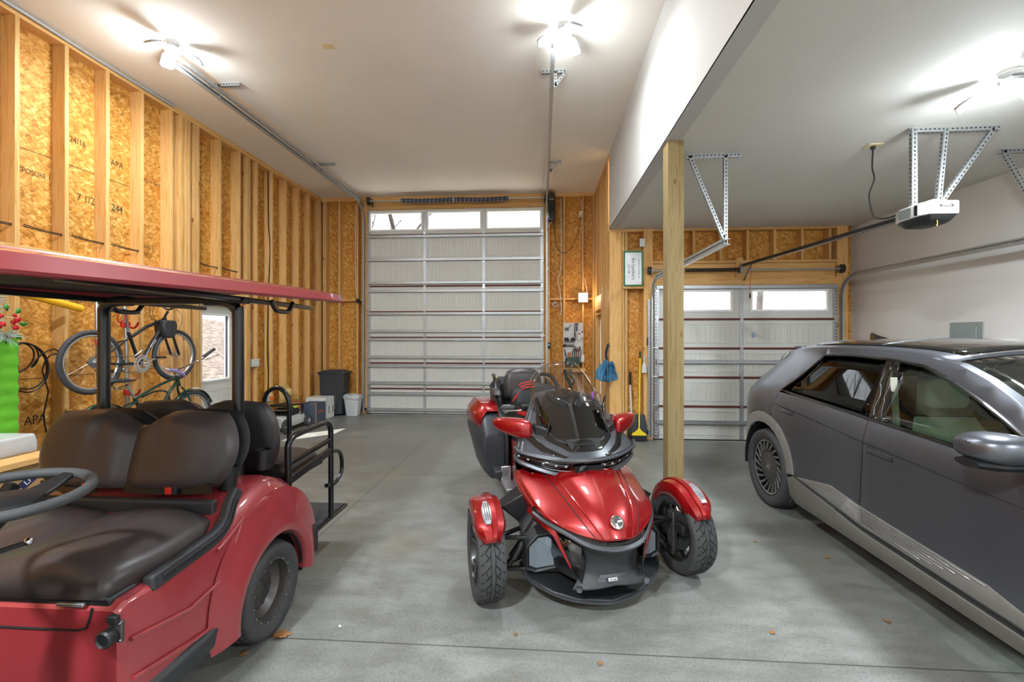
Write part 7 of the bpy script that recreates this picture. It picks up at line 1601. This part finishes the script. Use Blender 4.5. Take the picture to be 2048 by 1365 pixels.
sc = thing('feed_scoop', 'white plastic scoop hanging on the stud above the broom', 'scoop', (1.60, 6.985, 1.17)); MB().tube([(0, -.02, .02), (0, -.02, .15)], .012, 8).build('handle', 'white_plastic', sc); b = MB(); b.loft([[(w * math.cos(a), -.02 - .03 * math.sin(a), z) for a in [PI * k / 8 for k in range(9)]] for z, w in ((.03, .02), (-.02, .04), (-.12, .045))], caps=True); b.build('bowl', 'white_plastic', sc, bevel=.003)
sh = thing('shovel', 'short shovel with a black grip and white shaft beside the broom', 'shovel', (1.385, 6.96, 0)); MB().tube([(.02, 0, .30), (.0, .02, .92)], .014, 10).build('shaft', 'white_plastic', sh); MB().tube([(.0, .02, .86), (.0, .025, 1.06)], .019, 10).build('grip', 'cabin_dark', sh); b = MB(); b.loft([[(x * w + .02, y, z) for x, y in ((-1, -.02), (0, .0), (1, -.02), (1, -.012), (0, .008), (-1, -.012))] for w, z in ((.02, .34), (.05, .27), (.055, .06), (.02, .0))]); b.build('blade', 'dark_steel', sh)
bt = thing('spray_bottle', 'white and green bottle on the floor behind the right mirror', 'bottle', (1.24, 6.88, 0)); MB().lathe([(.05, 0), (.055, .01), (.055, .05)], 20).build('base', 'leaf_green', bt); MB().lathe([(.055, .05), (.055, .16), (.03, .20), (.018, .22), (.018, .24)], 20).build('body', 'white_plastic', bt)
# ---- right wall fittings
ep = thing('breaker_panel', 'grey electrical breaker panel set in the white wall', 'electrical panel', (4.80, 5.295, 1.53), -PI / 2); MB().box(-.195, .195, -.012, 0, -.33, .25).build('cover', 'panel_gray', ep, bevel=.005); MB().box(-.13, .13, -.020, -.012, -.27, .20).build('door', 'panel_gray', ep, bevel=.004); MB().cb((-.08, -.024, .0), (.045, .01, .03)).build('latch', 'cabin_dark', ep, bevel=.003)
for x, z in ((-.175, .1), (.175, .1)): MB().lathe([(.006, 0), (.004, -.004)], 8, 'Y', (x, -.012, z)).build('screw', 'bare_aluminium', ep)
hr = thing('hose_reel', 'white and black reel mounted on the white wall right of the breaker panel', 'reel', (4.80, 4.84, 1.50), -PI / 2); b = MB(); b.loft([[(x * w, y, z) for x, y in ((-1, -.16), (1, -.16), (1, 0), (-1, 0))] for z, w in ((-.16, .10), (.0, .12), (.07, .11), (.10, .09))]); b.build('housing', 'white_plastic', hr, bevel=.03, seg=3); MB().box(-.14, .10, -.19, -.02, -.20, -.0).build('base', 'cabin_dark', hr, bevel=.02)
# ---- wooden post
MBp = MB().box(-.07, .07, -.07, .07, 0, ZL - .0); po = MBp.build('support_post', 'treated_pine', bevel=.006); po.location = (1.153, 3.93, 0); tag(po, 'squared greenish timber post standing behind the three-wheeler', 'post')
# ================================================================== things along the stud wall
lg = thing('storage_bag', 'bright lime green ribbed bag standing at the left edge by the studs', 'bag', (-4.42, 3.05, 0)); rows = []
b = MB(); rg = []
for j in range(61): z = 1.60 * j / 60; w = 1 + .02 * math.sin(j * 1.57); rg.append([(x * .16 * w, y * .25 * w, z) for x, y in ((-1, -1), (0, -1.05), (1, -1), (1.06, 0), (1, 1), (0, 1.05), (-1, 1))])
b.loft(rg).build('bag_body', 'lime_fabric', lg)
wr_ = thing('holiday_garland', 'frosted pine garland with red berries draped over the lime green bag', 'garland', (-4.32, 3.12, 1.64), 0)
random.seed(5); b = MB()
for c_ in ((-.02, .05, .27), (.06, .10, -.02), (.0, -.1, .1), (.05, .0, .15)):
    for k in range(70):
        d = Vector((random.uniform(-1, 1), random.uniform(-1, 1), random.uniform(-.8, .8))).normalized(); p = Vector(c_) + d * .02; b.tube([p, p + d * random.uniform(.06, .13)], [.004, .001], 4)
b.build('needles', 'frosted_needles', wr_)['kind'] = 'stuff'
for k in range(9): a = k * 2.4; MB().ball((.10 + .02 * math.cos(a), .08 + .05 * math.cos(a * 1.3), .10 + .05 * math.sin(a)), .014 + .004 * (k % 3), 12, 8).build('berry', 'berry_red', wr_)
b = MB()
for k in range(8):
    a = k * .9; c_ = Vector((.06, .12 + .06 * math.cos(a), .08 + .10 * math.sin(a))); u = Vector((.01, math.cos(a), math.sin(a))) * .07; w_ = Vector((0, -math.sin(a), math.cos(a))) * .02
    b.raw([c_, c_ + u * .5 + w_, c_ + u, c_ + u * .5 - w_], [(0, 1, 2, 3)])
b.build('leaves', 'leaf_green', wr_, solid=.002)
lp = thing('wrapped_siding_bundle', 'tan paper-wrapped bundle printed with navy logos under pale planks', 'bundle', (-3.96, 2.58, 0)); MB().box(-.28, .28, -.45, .45, 0, .70).build('wrapper', 'cardboard', lp, bevel=.006)
for k, (y, z) in enumerate(((.33, .58), (.10, .60), (.22, .40), (-.02, .42), (.38, .22), (.12, .20), (-.12, .62))):
    r_ = MB().box(-.055, .055, -.001, .001, -.03, .03).build('printed_mark', 'navy_print', lp); r_.location = (.2812, y, z); r_.rotation_euler = (Matrix.Rotation(PI / 2, 3, 'Z') @ Matrix.Rotation(-.6, 3, 'Y')).to_euler(); text('lettering', 'LP', .055, 'paper', (0, -.0015, 0), (PI / 2, 0, 0), r_, .0003)
for s in (-1, 1): pass
pk = MB().box(-.10, .10, -.52, .50, 0, .042).build('pine_board', 'pine_lying', bevel=.003); pk.location = (-3.74, 2.62, .70); tag(pk, 'pale pine board lying on the front edge of the wrapped bundle', 'board')
pk2 = MB().box(-.14, .14, -.50, .52, 0, .02).build('pine_board', 'pine_lying', bevel=.003); pk2.location = (-4.04, 2.66, .70); tag(pk2, 'thin wide board under the plastic-wrapped block', 'board')
wp = MB(); wp.loft([[(x, y, z) for x, y in ((-.18, -.36), (.18, -.36), (.18, .36), (-.18, .36))] for z in (0, .03, .09, .15)]); wp.v = [p + Vector((.02 * noise.noise(p * 9), .03 * noise.noise(p * 7 + Vector((3, 0, 0))), .0)) for p in wp.v]; o = wp.build('wrapped_block', 'wrap_plastic', bevel=.02, seg=3); o.location = (-4.08, 2.80, .72); o.rotation_euler = (0, 0, .05); tag(o, 'block of material wrapped in crinkled clear plastic on top of the boards', 'package')
lt = MB().box(-.16, .16, -.15, .15, 0, .30).build('tote', 'lime_fabric', bevel=.03, seg=3); lt.location = (-3.35, 2.86, 0); tag(lt, 'small lime green tote on the floor in front of the bundle', 'tote')
xc = thing('extension_cord', 'coiled black extension cord hanging on a nail over the studs', 'cord', (-4.56, 3.55, 1.56)); b = MB()
pts = []
for k in range(90):
    a = k / 89 * 2 * PI * 3.4; w = .15 + .03 * math.sin(k * .13); h = .17 + .05 * math.sin(k * .11 + 1); pts.append(Vector((.02 * math.sin(a * .5) + .01 * (k / 30), w * math.sin(a) + .02 * math.cos(k * .09), -h + h * math.cos(a))))
pts += [Vector((.03, .14, -.10)), Vector((.03, .24, -.06)), Vector((.03, .28, -.10)), Vector((.03, .20, -.12)), Vector((.02, .15, -.25)), Vector((.02, .20, -.45)), Vector((.01, .17, -.65)), Vector((.02, .19, -.85)), Vector((.02, .25, -1.05))]
b.tube(smooth_path(pts, 2), .0065, 6); b.build('cable', 'cable_black', xc); MB().tube([(-.05, 0, 0), (.04, 0, .01)], .004, 6).build('nail', 'steel', xc)
jb = thing('junction_box', 'grey outlet box with a plug, on the stud inside the cord coil', 'outlet', (-4.66, 3.545, 1.42)); MB().box(-.03, .03, -.04, .0, -.08, .08).build('box', 'box_gray', jb, bevel=.005); MB().box(-.028, .028, -.045, -.04, -.075, .075).build('cover', 'box_gray', jb, bevel=.003)
pn = MB().tube([(-4.42, 3.32, 2.01), (-4.42, 3.5, 1.98), (-4.42, 3.93, 1.885)], .034, 20).build('pool_noodle', 'noodle_yellow'); tag(pn, 'yellow foam pool noodle poking out along the studs under the canopy', 'pool noodle')
# ---- lawn mower
mw = thing('lawn_mower', 'grey push lawn mower with lime accents and folded handle', 'lawn mower', (-4.41, 7.31, 0), 0)
b = MB(); b.loft([[(x * w, y, z) for x, y in ((-.16, -.32), (.16, -.32), (.18, 0), (.16, .34), (-.16, .34), (-.18, 0))] for w, z in ((1, .08), (1.02, .18), (.8, .24), (.5, .27))]); b.build('deck', 'mower_gray', mw, bevel=.02)
b = MB(); b.loft([[(x * w, y * w, z) for x, y in ((-.13, -.17), (.13, -.17), (.13, .19), (-.13, .19))] for w, z in ((1, .25), (1.05, .33), (.8, .39), (.4, .41))]); b.build('motor_cover', 'cabin_dark', mw, bevel=.02); MB().cb((.09, .12, .38), (.07, .12, .035)).build('accent', 'mower_green', mw, bevel=.012); MB().cb((-.02, -.05, .41), (.06, .10, .03)).build('battery_door', 'mower_green', mw, bevel=.012)
for x in (-.18, .19):
    for y, r in ((-.30, .12), (.36, .10)):
        t = bpy.data.objects.new('wheel', None); COL.objects.link(t); t.parent = mw; t.location = (x, y, r); t.empty_display_size = .03
        MB().lathe([(r * .72, -.025), (r * .95, -.025), (r, -.015), (r, .015), (r * .95, .025), (r * .72, .025)], 28, 'X').build('tire', 'rubber', t)
        b = MB().lathe([(r * .74, -.018), (r * .74, .02), (r * .60, .024), (r * .60, -.0)], 28, 'X'); b.lathe([(.03, -.01), (.03, .03), (.01, .034)], 16, 'X')
        for k in range(6): a = 2 * PI * k / 6; b.bar((.015, .02 * math.cos(a), .02 * math.sin(a)), (.015, r * .68 * math.cos(a), r * .68 * math.sin(a)), .022, .012)
        b.build('hub', 'wheel_cream' if y < 0 else 'box_gray', t)
for x in (-.15, .15):
    MB().tube(smooth_path([(x, .22, .24), (x, .28, .34), (x, .20, .42), (x, -.30, .46)], 3), .014, 8).build('handle_tube', 'powder_black', mw)
MB().tube([(-.15, -.30, .46), (.15, -.30, .46)], .016, 8).build('handle_bar', 'powder_black', mw); MB().cb((0, -.18, .45), (.28, .06, .03)).build('control_bar', 'black_plastic', mw, bevel=.008)
tc = thing('tool_case', 'grey plastic case with silver latches on the floor left of the mower', 'case', (-4.45, 6.62, 0)); MB().box(-.14, .14, -.20, .20, 0, .30).build('body', 'bin_gray', tc, bevel=.02); MB().box(-.14, .14, -.20, .20, .305, .36).build('lid', 'dark_plastic', tc, bevel=.02)
for y in (-.1, .1): MB().cb((.145, y, .29), (.012, .04, .06)).build('latch', 'bare_aluminium', tc, bevel=.003)
def carton(name, lab, c, d, mat, open_=True, group=None):
    t = thing(name, lab, 'box', c, 0, group); w, l, h = d; b = MB()
    for x0, x1, y0, y1 in ((-w / 2, w / 2, -l / 2, -l / 2 + .006), (-w / 2, w / 2, l / 2 - .006, l / 2), (-w / 2, -w / 2 + .006, -l / 2, l / 2), (w / 2 - .006, w / 2, -l / 2, l / 2)): b.box(x0, x1, y0, y1, 0, h)
    b.box(-w / 2, w / 2, -l / 2, l / 2, 0, .006); b.build('carton', mat, t); b = MB(); b.box(-w / 2 + .01, w / 2 - .01, -l / 2 + .01, l / 2 - .01, h - (.05 if open_ else .01), h - (.04 if open_ else 0)); b.build('flap', 'cardboard' if open_ else mat, t); return t
bb = carton('blue_carton', 'dark blue cardboard box standing open between mower and white box', (-4.33, 8.06, 0), (.30, .36, .36), 'carton_blue'); text('lettering', 'Chewy', .075, 'orange_box', (.152, 0, .20), (PI / 2, 0, PI / 2), bb, .0005)
MB().box(.146, .154, -.184, -.170, 0, .36).build('carton_edge', 'cardboard', bb)
wb_ = carton('white_carton', 'white cardboard box in front of the black wheeled bin', (-4.38, 8.42, 0), (.42, .32, .42), 'carton_white', False)
for y in (-.06, .10): b = MB().raw([(.2115, y - .012, .10), (.2115, y + .012, .10), (.2115, y + .012, .22), (.2115, y + .02, .22), (.2115, y, .25), (.2115, y - .02, .22), (.2115, y - .012, .22)], [tuple(range(7))]); b.build('printed_arrow', 'cabin_dark', wb_, solid=.001)
tb = thing('wheeled_bin', 'black wheeled rubbish bin with its lid shut, in the back corner', 'bin', (-4.24, 8.755, 0))
b = MB(); b.loft([[(x * w, y * d, z) for x, y in ((-1, -1), (1, -1), (1, 1), (-1, 1))] for z, w, d in ((.04, .20, .12), (.45, .225, .145), (.46, .235, .15), (.82, .255, .16), (.86, .27, .17))]); b.build('body', 'bin_gray', tb, bevel=.015)
b = MB(); b.loft([[(x * .29, y * .18 + .0, z + .03 * (1 - x * x) * 0) for x, y in ((-1, -1), (1, -1), (1, 1), (-1, 1))] for z in (.86, .895)]); b.loft([[(x * w, y * .16, z) for x, y in ((-1, -1), (1, -1), (1, 1), (-1, 1))] for z, w in ((.895, .27), (.93, .15))]); b.build('lid', 'bin_gray', tb, bevel=.012)
for s in (-1, 1): MB().lathe([(.09, -.02), (.10, -.01), (.10, .01), (.09, .02)], 24, 'X', (s * .22, .10, .10)).build('wheel', 'cabin_dark', tb)
MB().cb((.02, -.155, .30), (.16, .01, .28)).build('front_rib', 'bin_gray', tb, bevel=.01)
ws_ = thing('wastebasket', 'small white wastebasket with a plastic liner beside the tall door', 'wastebasket', (-3.84, 8.72, 0)); b = MB(); b.loft([[(x * w, y * w * .8, z) for x, y in ((-1, -.7), (-.7, -1), (.7, -1), (1, -.7), (1, .7), (.7, 1), (-.7, 1), (-1, .7))] for z, w in ((0, .11), (.01, .118), (.35, .155), (.37, .165))]); b.build('bin', 'bin_white', ws_, bevel=.005)
b = MB(); b.loft([[(x * w * (1 + .1 * math.sin(k * 3 + i * 2)), y * w * .8, z + .02 * math.sin(i * 1.7 + k)) for i, (x, y) in enumerate(((-1, -.7), (-.7, -1), (.7, -1), (1, -.7), (1, .7), (.7, 1), (-.7, 1), (-1, .7)))] for k, (z, w) in enumerate(((.33, .158), (.38, .172), (.42, .15), (.44, .07)))]); b.build('bin_liner', 'bag_film', ws_, bevel=.01)
sh_ = MB().lathe([(.17, 0), (.165, .008), (.08, .03), (.075, .10), (.05, .13), (.01, .135)], 32, 'X').build('straw_hat', 'straw'); sh_.location = (-4.62, 7.62, .60); sh_.rotation_euler = (0, -.12, 0); tag(sh_, 'straw hat hanging on the studs behind the mower', 'hat')
fp = thing('flower_pot', 'terracotta pot with a pale flower behind the mower', 'pot', (-4.50, 7.77, 0)); MB().lathe([(.06, 0), (.085, .36), (.095, .365), (.095, .42), (.08, .42), (.075, .37), (.01, .36)], 24).build('pot', 'terracotta', fp); b = MB().tube([(0, 0, .36), (.01, .0, .48)], .006, 6); b.build('stem', 'leaf_green', fp)
b = MB()
for k in range(8): a = 2 * PI * k / 8; b.ball((.01 + .025 * math.cos(a), .025 * math.sin(a), .49), (.016, .016, .008), 8, 6)
b.build('petals', 'mower_green', fp)
# ---- leaves and grit on the floor
def leaf(x, y, s, a, lab):
    pts = []
    for k in range(22):
        t = 2 * PI * k / 22; r = s * (.55 + .35 * abs(math.sin(t * 2.5 + 1.1)) + .12 * math.sin(t * 7)); pts.append((r * math.cos(t), r * .75 * math.sin(t), .006 + .35 * s * abs(math.sin(t)) * .5))
    o = MB().raw([(0, 0, .004)] + pts, [(0, k + 1, (k + 1) % 22 + 1) for k in range(22)]).build('dry_leaf', 'dead_leaf', solid=.001); o.location = (x, y, .0005); o.rotation_euler = (0, 0, a); tag(o, lab, 'leaf', 'dry leaves on the floor')
for x, y, s, a, lab in ((-1.40, 2.275, .055, .2, 'large brown leaf at the cart\'s rear tyre'), (-1.505, 2.13, .028, 1.0, 'small brown leaf under the cart\'s tyre edge'), (2.08, 3.35, .022, 2, 'small leaf beside the car nearest the three-wheeler'), (1.255, 2.478, .020, .4, 'tiny leaf in front of the three-wheeler\'s far wheel'), (.29, 2.19, .018, 1.4, 'tiny leaf near the front edge, centre'), (1.95, 2.62, .022, 2.2, 'curled leaf below the car\'s rocker'), (1.675, 3.57, .016, .3, 'tiny leaf right of the post'), (-.14, 2.37, .014, .5, 'speck of leaf left of the near front tyre'), (1.30, 4.9, .018, .9, 'leaf fragment far behind the post')): leaf(x, y, s, a, lab)
pb_ = MB().ball((0, 0, .006), (.008, .007, .006), 8, 6).build('pebble', 'paper'); pb_.location = (-1.12, 2.37, 0); tag(pb_, 'small white pebble on the floor right of the cart tyre', 'pebble')
